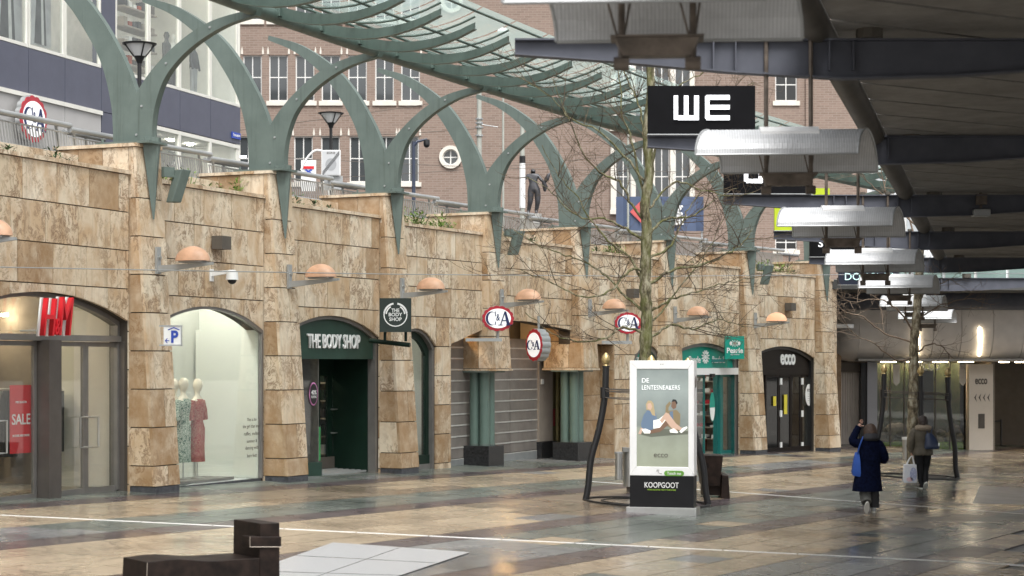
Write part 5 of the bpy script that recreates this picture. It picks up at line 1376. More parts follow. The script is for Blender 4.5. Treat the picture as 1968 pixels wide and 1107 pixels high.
def mast(px, pyb, pyt, Y, rad, mat, name, label, cat):
    q = P(px, pyt, Y); r = root(name, label, cat, (q.x, q.y, zstreet)); g = MB(); g.tube([(0, 0, zstreet - .3), (0, 0, q.z)], [rad, rad * .75], 12); g.build('pole', mat, r, smooth=True); return r, q
M['mastgrey'] = plain('pale_green_mast', (.36, .37, .33), .6)
r, q = mast(921, 0, 120, 80, .12, M['mastgrey'], 'tram_mast', 'pale grey tram wire mast with metal bands behind the canopy', 'mast')
for py in (230, 238, 246, 262): g = MB(); z = CZ + (CY - py) / F * 80; g.tube([(0, 0, z), (0, 0, z + .06)], .155, 12); g.build('band', M['galv'], r)
g = MB(); z = CZ + (CY - 240) / F * 80; g.tube([(.1, -.1, z), (.75, -.1, z - .1)], .02, 5); g.build('wire_arm', M['galv'], r)
r, q = mast(1004, 0, 225, 92, .13, M['mastgrey'], 'tram_mast', 'white and black banded mast standing in front of the bronze statue', 'mast')
for py, h in ((232, 3), (262, 8), (300, 6), (305, 9)): g = MB(); z = CZ + (CY - py) / F * 92; g.tube([(0, 0, z - h * .024), (0, 0, z)], .142, 12); g.build('black_band', M['black'], r)
g = MB(); z0, z1_ = CZ + (CY - 400) / F * 92, CZ + (CY - 306) / F * 92; g.tube([(0, 0, z0), (0, 0, z1_)], .138, 12); g.build('white_sleeve', M['white'], r)
M['polenavy'] = plain('navy_pole', (.035, .045, .075), .45)
r, q = mast(795, 0, 272, 66, .075, M['polenavy'], 'camera_pole', 'dark blue pole with hanging dome camera', 'camera pole')
g = MB(); g.tube([(0, 0, q.z - .15), (.12, 0, q.z + .0), (.45, 0, q.z + .08)], [.05, .05, .03], 8); g.build('arm', M['polenavy'], r)
g = MB(); g.ell([(.43, 0, q.z + .06, .10, .10), (.43, 0, q.z - .08, .11, .11)], 14).sphere((.43, 0, q.z - .10), .105, 14, 8); g.build('dome_camera', M['black'], r, smooth=True)
for px, Y, pt in ((967, 95, 62), (1207, 95, 130), (690, 100, 250)):
    if px == 690: continue
    q = P(px, pt, Y); r = root('globe_lamp', 'white globe lamp on thin mast %s' % ('above the canopy edge' if px == 967 else 'behind the upper tree twigs'), 'street lamp', (q.x, q.y, zstreet), 0, 'white globe street lamps')
    g = MB(); g.tube([(0, 0, zstreet - .3), (0, 0, q.z - .15)], .05, 8); g.build('pole', M['mastgrey'], r)
    g = MB(); g.sphere((0, 0, q.z), .30, 14, 8, (1, 1, .72)); g.build('globe', M['white'], r, smooth=True)
# curved white lamp arm and small white panel with a red and blue mark
q = P(606, 294, 70); r = root('swan_neck_lamp', 'white swan neck lamp arm left of the zone sign', 'street lamp', (q.x, q.y, zstreet))
g = MB(); pts = [P(633, 305, 70), P(622, 292, 70), P(607, 289, 70), P(594, 299, 70), P(584, 314, 70), P(579, 327, 70)]
g.tube([(p.x - q.x, 0, p.z) for p in bez(pts, 5)], .04, 8); g.build('curved_arm', M['white'], r)
g = MB(); p = P(633, 305, 70); g.tube([(p.x - q.x, 0, zstreet - .2), (p.x - q.x, 0, p.z)], .05, 8); g.build('pole', M['white'], r)
q = P(593, 330, 72); r = root('transit_panel', 'small white panel with red bar and blue cross mark', 'sign', tuple(q))
g = MB(); g.box(-.27, .27, 0, .06, q.z - .7, q.z + .42); g.build('panel', M['white'], r)
g = MB(); g.box(-.2, .2, -.02, -.005, q.z + .10, q.z + .20); g.build('red_bar', M['red'], r)
g = MB(); g.prism([(-.15, q.z - .07), (-.07, q.z - .07), (.15, q.z + .07), (.07, q.z + .09)], -.018, -.004); g.prism([(.07, q.z - .07), (.15, q.z - .07), (-.07, q.z + .09), (-.15, q.z + .07)], -.017, -.003); g.build('blue_cross', M['blue'], r)
# overhead tram wires
for k, (a, b, Y) in enumerate((((400, 258), (1250, 130), 85), ((500, 300), (1300, 330), 88), ((480, 262), (930, 246), 84), ((560, 345), (1180, 300), 90))):
    p0, p1 = P(*a, Y), P(*b, Y + 2); r = root('tram_wire', ['tram wire rising to the right across the brick wall', 'tram wire at the height of the round window', 'tram wire ending at the banded mast', 'lowest tram wire in front of the brick wall'][k], 'wire', tuple(p0))
    g = MB(); d_ = p1 - p0; g.tube([(d_.x * t, d_.y * t, p0.z + d_.z * t - .5 * t * (1 - t)) for t in [j / 8 for j in range(9)]], .012, 4); g.build('wire', M['intdark'], r)
# ---------------------------------------------------------------- dark roof at the right
BE = {0: (-1.9, 12.9, 3.50), 1: (.03, 20.7, 3.36), 2: (1.98, 29.1, 3.31), 3: (3.96, 37.3, 3.14), 4: (5.93, 45.1, 2.97), 5: (8.06, 54.0, 2.85), 6: (10.2, 62.5, 2.66)}
ZC = lambda y: CZ + 3.46 - .0165 * (y - 20.7)
def edgeX(y): return 3.36 + (y - 20.7) * .2525
r = root('roof_soffit', None, None, (8, 35, CZ + 3.3), kind='structure')
o = r.location; pdv = Vector((.866, .5)); pw_ = 1.35; sN = 0
y = 4.0
while y < 55.5:
    a0 = Vector((edgeX(y), y)); a1 = Vector((edgeX(y + pw_ - .11), y + pw_ - .11)); Ls = 15
    b0 = a0 + pdv * Ls; b1 = a1 + pdv * Ls
    g = MB(); vs = [a0, b0, b1, a1]
    g.add([(p.x - o.x, p.y - o.y, ZC(p.y)) for p in vs] + [(p.x - o.x, p.y - o.y, ZC(p.y) + .04) for p in vs], [(3, 2, 1, 0), (4, 5, 6, 7), (0, 1, 5, 4), (1, 2, 6, 5), (2, 3, 7, 6), (3, 0, 4, 7)])
    g.build('soffit_plank', M['soffit'], r, fix=False); y += pw_
g = MB(); pts = [Vector((edgeX(0) + .1, 0)), Vector((34, 0)), Vector((34, 57)), Vector((edgeX(56) + .1, 56))]
g.add([(p.x - o.x, p.y - o.y, ZC(p.y) + .16) for p in pts] + [(p.x - o.x, p.y - o.y, ZC(p.y) + .45) for p in pts], [(3, 2, 1, 0), (4, 5, 6, 7), (0, 1, 5, 4), (1, 2, 6, 5), (2, 3, 7, 6), (3, 0, 4, 7)]); g.build('roof_deck', M['black'], r)
M['gutter'] = plain('brown_grey_gutter', (.085, .075, .06), .6, var=.25, scale=2)
g = MB(); g.tube([(edgeX(yy) - .19 - o.x, yy - o.y, ZC(yy) + .02) for yy in (0, 20, 40, 56)], .16, 14); g.build('edge_gutter', M['gutter'], r, smooth=True)
BL_ = ['', 'long dark steel roof beam nearest the camera, above the first reflector', 'long dark steel roof beam carrying the black sign with two white letters', 'dark steel roof beam carrying the second black sign', 'dark steel roof beam carrying the lime green sign', 'dark steel roof beam carrying the crystal shop sign', 'farthest dark steel roof beam near the curved fascia']
for k, (bxx, by, bz) in BE.items():
    z = CZ + bz; r = root('roof_beam', BL_[k] or 'dark steel roof beam above the picture edge', 'beam', (bxx, by, z), 0, 'dark steel roof beams')
    prof = [(0, .15), (1.0, .22), (2.2, .33), (3.4, .40), (4.6, .37), (6.0, .27), (8, .22), (13, .2)]
    g = MB(); g.prism([(x, z - h) for x, h in prof] + [(x, z - .02) for x, h in reversed(prof)], -.01, .01); g.build('web', M['beam'], r)
    g = MB(); g.box(0, 13, -.085, .085, z - .018, z); g.build('top_flange', M['beam'], r)
    g = MB()
    for (x0, h0), (x1, h1) in zip(prof, prof[1:]): g.hexa([(x0, -.085, z - h0 - .018), (x1, -.085, z - h1 - .018), (x1, .085, z - h1 - .018), (x0, .085, z - h0 - .018), (x0, -.085, z - h0), (x1, -.085, z - h1), (x1, .085, z - h1), (x0, .085, z - h0)])
    g.build('bottom_flange', M['beam'], r)
    for x in (2.05, 2.28, 3.25, 3.5): g = MB(); g.box(x, x + .015, -.08, .08, z - .33, z - .02); g.build('stiffener', M['beam'], r)
    g = MB(); g.tube([(edgeX(by) - bxx + .35, -.03, z), (edgeX(by) - bxx + .35, -.03, z + .12)], .14, 10); g.build('joint_cap', M['gutter'], r)
# ---------------------------------------------------------------- reflectors
RW = 1.64
def reflector(k, first=None):
    bxx, by, bz = BE[k]; xc = bxx + 2.84; zt = CZ + 2.42 - .018 * (by - 20.7); zbm = CZ + bz - .33
    lab = ['blurred corrugated lamp reflector filling the top of the picture, nearest', 'corrugated lamp reflector in front of the two letter black sign', 'corrugated lamp reflector below the second black sign, third nearest', 'corrugated lamp reflector in front of the crystal shop sign', 'corrugated lamp reflector in front of the small dark blue sign', 'corrugated lamp reflector above the far curved fascia, second farthest', 'smallest and farthest corrugated lamp reflector by the second tree'][k]
    r = root('light_reflector', lab, 'light reflector', (xc, by, zt), R(-4), 'corrugated roof light reflectors')
    prof = []
    for j in range(15):
        a = R(158 - 136 * j / 14); prof.append((-.46 * math.cos(a) * -1, .42 * math.sin(a)))
    # arch cross-section in y-z : front edge at y=-.43, rear edge lower
    prof = [(-.46 * math.cos(math.pi * j / 16), -.30 * (1 - math.sin(math.pi * j / 16)) - .10 * max(0, (j / 16 - .5) * 2)) for j in range(17)]
    g = MB(); nx = 70; rings = []
    vs = []; fs = []
    for a in range(nx + 1):
        x = -RW / 2 + RW * a / nx; rip = .0022 if a % 2 else 0
        for (yy, zz) in prof: vs.append((x + .16 * (yy / .5) , yy, zt + zz + rip))
    n = len(prof)
    for a in range(nx):
        for b in range(n - 1): fs.append((a * n + b, (a + 1) * n + b, (a + 1) * n + b + 1, a * n + b + 1))
    g.add(vs, fs); ob = g.build('corrugated_sheet', M['reflector'], r, fix=False); sm = ob.modifiers.new('t', 'SOLIDIFY'); sm.thickness = .008
    for x in (-RW / 2, RW / 2):
        g = MB(); g.tube([(x + .16 * (yy / .5), yy, zt + zz) for yy, zz in prof], .014, 6); g.build('end_rim', M['galv'], r)
    for yy, zz in (prof[0], prof[-1]):
        g = MB(); g.tube([(-RW / 2 + .16 * yy / .5, yy, zt + zz), (RW / 2 + .16 * yy / .5, yy, zt + zz)], .013, 6); g.build('edge_rim', M['galv'], r)
    g = MB(); rings = []
    for x in (-.30, .30): rings.append([(x, yy, zt + .03 - .22 * (abs(yy) * 2) ** 2) for yy in (-.3, -.2, -.1, 0, .1, .2, .3)] + [(x, yy, zt + .0 - .22 * (abs(yy) * 2) ** 2) for yy in (.3, .2, .1, 0, -.1, -.2, -.3)])
    g.loft(rings); g.build('saddle_plate', M['white'], r)
    for x in (-.23, .23):
        g = MB(); g.tube([(x, -.05, zbm + .33), (x, -.05, zt - .60)], .023, 8); g.build('hanger_rod', M['rusty'], r)
        g = MB(); g.tube([(x, -.05, zbm + .33), (x, -.05, zbm + .38)], .05, 8); g.build('rod_cap', M['gutter'], r)
        for sx, sy in ((-.13, -.35), (.06, .3)):
            g = MB(); g.tube([(x, -.05, zt - .55), (x + sx, sy, zt - .12)], .008, 5); g.build('stay_wire', M['rusty'], r)
        g = MB(); g.tube([(x - .05, -.05, zt - .63), (x + .05, -.05, zt - .63)], .045, 8); g.build('clamp', M['rusty'], r)
    g = MB(); g.hexa([(-.22, -.08, zt - .58), (.22, -.08, zt - .58), (.22, .08, zt - .58), (-.22, .08, zt - .58), (-.27, -.12, zt - .47), (.27, -.12, zt - .47), (.27, .12, zt - .47), (-.27, .12, zt - .47)]); g.build('lamp_trough', M['rusty'], r)
    g = MB(); g.box(-.30, .30, -.14, .14, zt - .468, zt - .455); g.build('trough_rim', M['rusty'], r)
for k in range(7): reflector(k)
# ---------------------------------------------------------------- signs on the beams
def beamsign(k, w, h, mat, label, x0=0.0, name='beam_sign', dz=.02, dy=-.06):
    bxx, by, bz = BE[k]; z = CZ + bz + dz; r = root(name, label, 'shop sign', (bxx + x0 + w / 2, by + dy, z), 0)
    g = MB(); g.box(-w / 2, w / 2, -.06, .06, z, z + h); g.build('sign_box', mat, r)
    g = MB(); g.box(-w / 2 - .01, w / 2 + .01, -.075, .075, z - .018, z - .001); g.build('sign_ledge', M['galv'], r)
    return r, z
M['signblack'] = plain('sign_black', (.005, .005, .006), .7, var=.2, spec=.1)
M['lit_letter'] = emis('lit_white_letter', (.9, .93, 1), .5, (.8, .8, .8))
r, z = beamsign(2, 1.56, .70, M['signblack'], 'big black sign with two angular white letters, first from the left of the beams')
def boxes(name, L_, r, z, mat):
    g = MB()
    for x0, x1, z0, z1 in L_: g.box(x0, x1, -.085, -.062, z + z0, z + z1)
    return g.build(name, mat, r)
Yk = BE[2][1]; m_ = Yk / F
def rx(px): return (px - 1346.5) * m_
def rz(py): return (262 - py) * m_
t = 5.6
boxes('letter_w', [(rx(1293), rx(1301), rz(235), rz(189)), (rx(1301), rx(1341), rz(236), rz(227)), (rx(1312.5), rx(1321), rz(227), rz(189)), (rx(1332), rx(1341), rz(227), rz(189))], r, z, M['lit_letter'])
boxes('letter_e', [(rx(1353), rx(1361), rz(233), rz(190)), (rx(1355), rx(1400), rz(197), rz(188)), (rx(1361), rx(1400), rz(215.5), rz(207)), (rx(1355), rx(1400), rz(236), rz(227))], r, z, M['lit_letter'])
r, z = beamsign(3, 1.62, .78, M['signblack'], 'black shop sign mostly hidden behind the second reflector')
boxes('letter_g', [(-.40, -.15, .47, .56), (-.44, -.36, .22, .54), (-.40, -.1, .19, .27), (-.17, -.09, .2, .4)], r, z, M['lit_letter'])
r, z = beamsign(4, 1.25, .95, M['lime'], 'lime green sign with white ring behind the second black sign')
g = MB(); c1 = [(.1 + .36 * math.cos(t * math.pi / 14), z + .48 + .36 * math.sin(t * math.pi / 14)) for t in range(29)]; c0 = [(.1 + .30 * math.cos(t * math.pi / 14), z + .48 + .30 * math.sin(t * math.pi / 14)) for t in range(29)]
g.strip(c1, c0, -.085, -.065); g.build('white_ring', M['white'], r)
r, z = beamsign(5, 2.1, .66, M['signblack'], 'long black sign with white serif style capitals behind the third reflector')
text('lettering', 'SWAROVSKI', M['lit_letter'], r, (.05, -.075, z + .36), 1.75, .2, depth=.02, off=.004)
r, z = beamsign(6, 1.9, .50, plain('sign_midnight', (.010, .014, .035), .4), 'small midnight blue sign with thin pale capitals farthest along the roof', x0=.0, dz=-.22, dy=-.24)
text('lettering', 'DOUGLAS', emis('lit_mint_letter', (.6, .95, .9), .6, (.5, .7, .68)), r, (0, -.075, z + .25), 1.5, .22, depth=.02, off=-.006)
# spotlight hanging from the third beam
q = P(1885, 410, 37.3); r = root('ceiling_camera', 'grey security camera housing hanging under the third beam at the right', 'camera', tuple(q))
g = MB(); g.tube([(0, 0, q.z + .1), (0, 0, q.z + .5)], .03, 8); g.build('stem', M['rusty'], r)
g = MB(); g.box(-.1, .1, -.08, .08, q.z + .16, q.z + .36); g.build('junction_box', M['rusty'], r)
g = MB(); g.box(-.16, .16, -.12, .12, q.z - .06, q.z + .08); bevel(g.build('housing', M['galv'], r), .02)
# ---------------------------------------------------------------- underpass at the far right
YU = 69.0
def ux_(px, Y=YU): return (px - CX) / F * Y
def uz_(py, Y=YU): return CZ + (CY - py) / F * Y
r = root('underpass_front', 'curved silver grey fascia and dark pipe over the covered passage at the far right', 'building', (ux_(1800), YU, gz(ux_(1800), YU)))
ox = ux_(1800)
M['silver'] = plain('silver_cladding', (.68, .63, .58), .45, .1, var=.06)
zt, zbq = uz_(598), uz_(695); H_ = zt - zbq
prof = [(-1.2 + 0 * k, 0) for k in range(0)]
prof = []
for k in range(11):
    a = math.pi / 2 * k / 10; prof.append((-1.0 * math.cos(a) * 1.0, zbq + H_ * .62 * (1 - math.sin(a)) if True else 0))
prof = [(-1.25, zt), (-1.25, zbq + H_ * .66)] + [(-1.25 + 1.25 * (1 - math.cos(R(9 * k))), zbq + H_ * .62 * (1 - math.sin(R(9 * k)))) for k in range(0, 11)]
xs_ = [1640, 1690, 1740, 1780, 1833, 1893, 1950, 2030, 2120, 2220]
for a, b in zip(xs_, xs_[1:]):
    x0, x1 = ux_(a) - ox + .008, ux_(b) - ox - .008
    g = MB(); g.loft([[(x, y, z) for y, z in prof] + [(x, y + .06, z + .05) for y, z in reversed(prof)] for x in (x0, x1)]); g.build('fascia_panel', M['silver'], r, smooth=True)
# rounded left end
rings = []
for j in range(9):
    a = R(11.25 * j); s = math.cos(a); x = ux_(1640) - ox - 1.0 * math.sin(a)
    rings.append([(x, .0 + (y) * max(s, .05) , zbq + (z - zbq) * (.25 + .75 * s) + H_ * .35 * (1 - s) ) for y, z in prof] + [(x, .3, zt)])
g = MB(); g.loft(rings); g.build('rounded_end', M['silver'], r, smooth=True)
g = MB(); g.tube([(ux_(1592) - ox, -1.5, uz_(578)), (ux_(2300) - ox, -1.5, uz_(578))], .36, 16); g.build('dark_pipe', M['beam'], r, smooth=True)
g = MB(); g.box(ux_(1592) - ox, ux_(2300) - ox, -1.6, 3, uz_(556), uz_(543)); g.build('edge_ledge', M['galv'], r)
g = MB(); g.box(ux_(1600) - ox, ux_(2300) - ox, .2, 3, uz_(600), uz_(556)); g.build('black_shadow_fill', M['black'], r)  # solid black fill, its colour stands in for shade behind the pipe
g = MB(); g.box(ux_(1592) - ox, ux_(2300) - ox, -1.55, 60, uz_(543) - .02, uz_(540)); g.build('bridge_deck', M['concrete'], r)
g = MB(); g.box(ux_(1640) - ox, ux_(2300) - ox, -1.0, 12, zbq + .02, zbq + .1); g.build('passage_ceiling', M['concrete'], r)
# glass balustrade on the deck
for k in range(9):
    x0 = ux_(1620 + k * 60) - ox; g = MB(); g.prism([(x0, uz_(540)), (x0 + .98, uz_(540)), (x0 + .98, uz_(516)), (x0, uz_(516))], -1.4, -1.38); g.build('balustrade_pane', M['cglass'], r, fix=False)
    g = MB(); g.box(x0 - .04, x0 - .01, -1.42, -1.36, uz_(541), uz_(515)); g.build('balustrade_post', M['galv'], r)
# curved light strips
M['strip'] = emis('lit_curved_strip', (1, .86, .62), 14)
for px in (1745, 1863):
    pts = [(ux_(px) - ox, y - .03, z) for y, z in prof[1:9]]; g = MB(); g.tube([(x + .10 * (zt - z), y, z) for x, y, z in pts], .032, 6); g.build('light_strip', M['strip'], r)
zg = gz(ux_(1800), YU)
# shop fronts below
r2 = root('passage_shop', 'glazed shop front with dark green display under the curved fascia', 'shopfront', (ox, YU, zg))
zf = lambda px: gz(ux_(px), YU)
g = MB(); g.box(ux_(1598) - ox, ux_(1612) - ox, -.5, .3, zf(1600) - .2, uz_(600)); g.build('stone_end', M['travd'], r2)
g = MB(); g.box(ux_(1612) - ox, ux_(1656) - ox, .3, .4, zf(1630) - .2, uz_(715)); g.build('white_curtain', plain('lit_curtain', (.62, .57, .52), .8, var=.1, scale=2), r2)
for k in range(9): g = MB(); xx = ux_(1614 + k * 4.7) - ox; g.tube([(xx, .28, zf(1630)), (xx, .28, uz_(716))], .035, 6); g.build('curtain_fold', bpy.data.materials['lit_curtain'], r2)
g = MB(); g.box(ux_(1611) - ox, ux_(1664) - ox, .0, .3, uz_(715), uz_(697)); g.build('lintel', M['intdark'], r2)
g = MB(); g.box(ux_(1653) - ox, ux_(1663) - ox, -.2, .3, zf(1650) - .2, uz_(697)); g.build('door_frame', M['black'], r2)
M['greycol'] = plain('grey_column_cladding', (.34, .34, .36), .5, var=.04)
g = MB(); g.box(ux_(1664) - ox, ux_(1683) - ox, -.3, .3, zf(1670) - .2, uz_(697)); g.build('grey_column', M['greycol'], r2)
m, nt_, b_ = newmat('green_display'); v_ = coords(nt_); nt_.links.new(ramp(nt_, noise(nt_, v_, 1.2, 6, .7, 1), [(.3, (.015, .02, .008)), (.5, (.05, .065, .022)), (.62, (.08, .065, .035)), (.75, (.12, .11, .075))]), b_.inputs['Base Color']); M['greendisp'] = m
g = MB(); g.box(ux_(1683) - ox, ux_(1856) - ox, .9, 1.0, zf(1750) - .2, uz_(697)); g.build('display_back', M['greendisp'], r2)
g = MB(); g.box(ux_(1683) - ox, ux_(1856) - ox, .35, .9, zf(1750) - .2, zf(1750) + .16); g.build('grass_strip', M['leafb'], r2)
g = MB(); g.box(ux_(1772) - ox, ux_(1800) - ox, .5, .8, zf(1790), uz_(712)); g.build('dark_doorway', M['black'], r2)
rq = random.Random(5)
for k in range(26):
    px = rq.uniform(1690, 1850); g = MB(); s = rq.uniform(.12, .3); g.sphere((ux_(px) - ox, .7, zf(px) + .25 + rq.uniform(0, .45)), s, 8, 5, (1, .4, .8)); g.build('boulder', M['intdark'] if k % 2 else M['interior'], r2)
g = MB(); g.box(ux_(1697) - ox, ux_(1712) - ox, .6, .64, uz_(790), uz_(745)); g.build('wooden_notice', plain('wood_notice', (.20, .13, .07), .7), r2)
for a, b in ((1683, 1713), (1713, 1740), (1740, 1770), (1770, 1800), (1800, 1828), (1828, 1856)):
    x0, x1 = ux_(a) - ox, ux_(b) - ox; g = MB(); g.prism([(x0 + .03, zf(a) + .02), (x1 - .03, zf(a) + .02), (x1 - .03, uz_(698)), (x0 + .03, uz_(698))], .2, .212); g.build('glass_pane', M['glass'], r2, fix=False)
    g = MB(); g.box(x0 - .015, x0 + .015, .15, .25, zf(a) - .1, uz_(697)); g.build('mullion', M['dframe'], r2)
for px, s in ((1724, 1), (1852, 1)):
    g = MB(); xx = ux_(px) - ox; g.prism([(xx - .12, uz_(735)), (xx, uz_(742)), (xx + .12, uz_(735)), (xx + .12, uz_(700)), (xx - .12, uz_(700))], .12, .135); g.build('pendant_flag', M['cream'], r2)
text('lettering', 'ecco', M['white'], r2, (ux_(1790) - ox, .48, uz_(704)), .8, .3, depth=.02, off=.01)
# white pillar with shop name and arrows
r3 = root('direction_pillar', 'white board with dark shop name and left pointing arrows in the passage', 'sign board', (ux_(1883), YU - .2, gz(ux_(1883), YU)))
M['pillarw'] = plain('board_white', (.66, .58, .48), .6, var=.03)
w = (ux_(1906) - ux_(1860)) / 2; z0, z1 = gz(ux_(1883), YU), uz_(700)
g = MB(); g.box(-w, w, 0, .5, z0, z1); g.build('board', M['pillarw'], r3)
text('lettering', 'ecco', M['intdark'], r3, (0, -.01, uz_(733)), .42, .2, depth=.01, off=.02)
for k in range(4):
    xx = -.24 + k * .15; zc_ = uz_(764); g = MB(); g.prism([(xx, zc_), (xx + .09, zc_ - .14), (xx + .05, zc_), (xx + .09, zc_ + .14)], -.015, -.001); g.build('arrow', M['intdark'], r3)
g = MB(); g.box(-.10, .12, -.02, -.001, uz_(823), uz_(795)); g.build('small_notice', M['intdark'], r3)
# passage interior
r4 = root('passage_interior', 'dark passage interior with warm ceiling lights at the far right', 'passage', (ux_(1940), YU + 3, zg))
ox4 = ux_(1940)
g = MB(); g.box(ux_(1906) - ox4, ux_(1912) - ox4, -3, 6, zg - .6, zbq); g.build('side_wall', M['interior'], r4)
g = MB(); g.box(ux_(1912) - ox4, ux_(1925) - ox4, 1.5, 1.6, zg - .6, zbq); g.build('lit_panel', M['pillarw'], r4)
g = MB(); g.box(ux_(1925) - ox4, ux_(2300) - ox4, 3.5, 3.6, zg - .8, zbq); g.build('back_wall', M['intdark'], r4)
g = MB(); g.box(ux_(1935) - ox4, ux_(1958) - ox4, 3.3, 3.45, zg - .8, zbq - .3); g.build('doorway', M['black'], r4)
M['passlamp'] = emis('passage_lamp', (1, .78, .5), 20)
for k in range(5): g = MB(); xx = ux_(1915 + k * 32) - ox4; g.box(xx, xx + .3, -1.2, -1.0, zbq - .03, zbq - .0); g.build('ceiling_light', M['passlamp'], r4)
for k in range(4): g = MB(); xx = ux_(1700 + k * 50) - ox4; g.box(xx, xx + .5, -2.5, -2.3, zbq - .02, zbq - .0); g.build('ceiling_light', M['passlamp'], r4)
g = MB(); g.box(ux_(1941) - ox4, ux_(1952) - ox4, 2.9, 2.95, uz_(712), uz_(703)); g.build('exit_sign', emis('green_exit_light', (.1, .9, .35), 1.2), r4)
# queue barrier
def bpost(px, pyb, lab):
    q = G(px, pyb); r = root('barrier_post', lab, 'barrier post', (q.x, q.y, q.z), 0, 'black queue barrier posts')
    g = MB(); g.ell([(0, 0, q.z, .2, .2), (0, 0, q.z + .02, .2, .2), (0, 0, q.z + .035, .06, .06)], 20); g.build('base', M['black'], r)
    g = MB(); g.tube([(0, 0, q.z + .02), (0, 0, q.z + 1.0)], .035, 10); g.build('post', M['black'], r); return q
qa = bpost(1855, 861, 'black queue barrier post left of the white board'); qb = bpost(1924, 858, 'black queue barrier post right of the white board')
r = root('barrier_belt', 'black belt stretched between the two queue barrier posts', 'barrier belt', tuple(qa)); d_ = qb - qa
g = MB(); g.hexa([(0.03, 0, qa.z + .90), (d_.x - .03, d_.y, qb.z + .90), (d_.x - .03, d_.y + .01, qb.z + .90), (0.03, .01, qa.z + .90), (0.03, 0, qa.z + .96), (d_.x - .03, d_.y, qb.z + .96), (d_.x - .03, d_.y + .01, qb.z + .96), (0.03, .01, qa.z + .96)]); g.build('belt', M['black'], r)
# ---------------------------------------------------------------- touch screen kiosk
o = G(1210, 984); tz = o.z; a_ = R(-15)
r = root('info_kiosk', 'tall white touch screen kiosk with black foot and a sneaker advertisement', 'kiosk', tuple(o), a_)
TY = 34.3; ks = .00930
def kx(px): return (px - 1210) * ks
def kz(py): return CZ + (CY - py) / F * TY
W_ = kx(1329); T_ = .30; zT, zM, zB2 = kz(693), kz(911), tz + .09
sc = (kx(1223), kx(1318.5), kz(894), kz(709))
g = MB(); g.strip([(0, zM), (0, zT), (W_, zT), (W_, zM), (0, zM)], [(sc[0], sc[2]), (sc[0], sc[3]), (sc[1], sc[3]), (sc[1], sc[2]), (sc[0], sc[2])], 0, .03); g.box(0, W_, .03, T_, zM, zT); bevel(g.build('white_housing', M['white'], r), .008)
g = MB(); g.box(.004, W_ - .004, .004, T_ - .004, zB2, zM - .002); g.build('black_foot', M['blackplastic'], r)
g = MB(); g.box(-.05, W_ + .05, -.05, T_ + .05, tz - .12, zB2); bevel(g.build('steel_plinth', M['steel'], r), .006)
m, nt_, b_ = newmat('advert_backdrop'); v_ = coords(nt_); sx = N(nt_, 'ShaderNodeSeparateXYZ'); nt_.links.new(v_, sx.inputs[0])
cc = ramp(nt_, sx.outputs[2], [(0, (.19, .21, .15)), (1, (.19, .21, .15))])
mr = N(nt_, 'ShaderNodeMapRange'); mr.inputs[1].default_value = .7; mr.inputs[2].default_value = 2.5; nt_.links.new(sx.outputs[2], mr.inputs[0])
wall = ramp(nt_, mr.outputs[0], [(.0, (.26, .28, .20)), (.40, (.22, .24, .19)), (.43, (.15, .175, .165)), (.75, (.24, .28, .27)), (1, (.17, .20, .195))])
nt_.links.new(mix(nt_, .25, wall, ramp(nt_, noise(nt_, v_, 2.5, 4), [(.3, (.1, .11, .1)), (.7, (.35, .38, .34))])), b_.inputs['Base Color']); b_.inputs['Roughness'].default_value = .25
b_.inputs['Emission Strength'].default_value = .25; nt_.links.new(wall, b_.inputs['Emission Color']); M['adv'] = m
g = MB(); g.box(sc[0], sc[1], .012, .02, sc[2], sc[3]); scr = g.build('screen', M['adv'], r)
lw = emis('screen_white', (1, 1, 1), .35, (.8, .8, .8))
text('lettering', 'DE', lw, r, (kx(1239.5), .006, kz(730.5)), kx(1246) - kx(1233), kz(726.5) - kz(734.5), depth=.004, off=-.012)
text('lettering', 'LENTESNEAKERS', lw, r, (kx(1268), .006, kz(744)), kx(1303) - kx(1233), kz(739.5) - kz(748), depth=.004, off=-.014)
text('lettering', 'ecco', M['intdark'], r, (kx(1268), .006, kz(872.5)), kx(1281) - kx(1255), .06, depth=.004, off=-.005)
def pp(name, pts, mat, y):
    g = MB(); g.prism([(kx(x), kz(z)) for x, z in pts][::-1], y, y + .0012); 
    return g.build(name, mat, scr)
denim = emis('print_denim', (.10, .15, .22), .2, (.11, .16, .23)); skp = emis('print_skin', (.48, .33, .25), .2, (.48, .33, .25)); skd = emis('print_dark_skin', (.17, .10, .065), .15, (.17, .10, .065))
blond = emis('print_blond', (.36, .28, .16), .2, (.36, .28, .16)); khaki = emis('print_khaki', (.20, .155, .085), .2, (.20, .155, .085)); prw = emis('print_white', (.75, .74, .70), .3, (.75, .74, .70)); prk = emis('print_black', (.02, .02, .02), .1, (.02, .02, .02))
dsh = emis('print_shade', (.12, .13, .10), .1, (.12, .13, .10))
pp('printed_shade', [(1228, 833), (1250, 838), (1290, 834), (1318, 832), (1318, 826), (1280, 822), (1240, 824)], dsh, .0112)
pp('printed_jacket', [(1233, 826), (1231, 812), (1236, 796), (1243, 787), (1252, 785), (1258, 792), (1262, 806), (1256, 822), (1246, 826)], denim, .0095)
pp('printed_hand', [(1226, 832), (1231, 820), (1235, 822), (1231, 833)], skp, .0092)
pp('printed_hair', [(1241, 786), (1240, 776), (1244, 769), (1250, 769), (1254, 774), (1256, 786), (1258, 798), (1252, 796), (1248, 788)], blond, .0085)
pp('printed_face', [(1243, 784), (1243, 775), (1249, 773), (1252, 780), (1249, 787)], skp, .007)
pp('printed_coat', [(1272, 812), (1274, 794), (1282, 788), (1297, 786), (1304, 794), (1303, 814), (1299, 826), (1288, 822)], khaki, .0105)
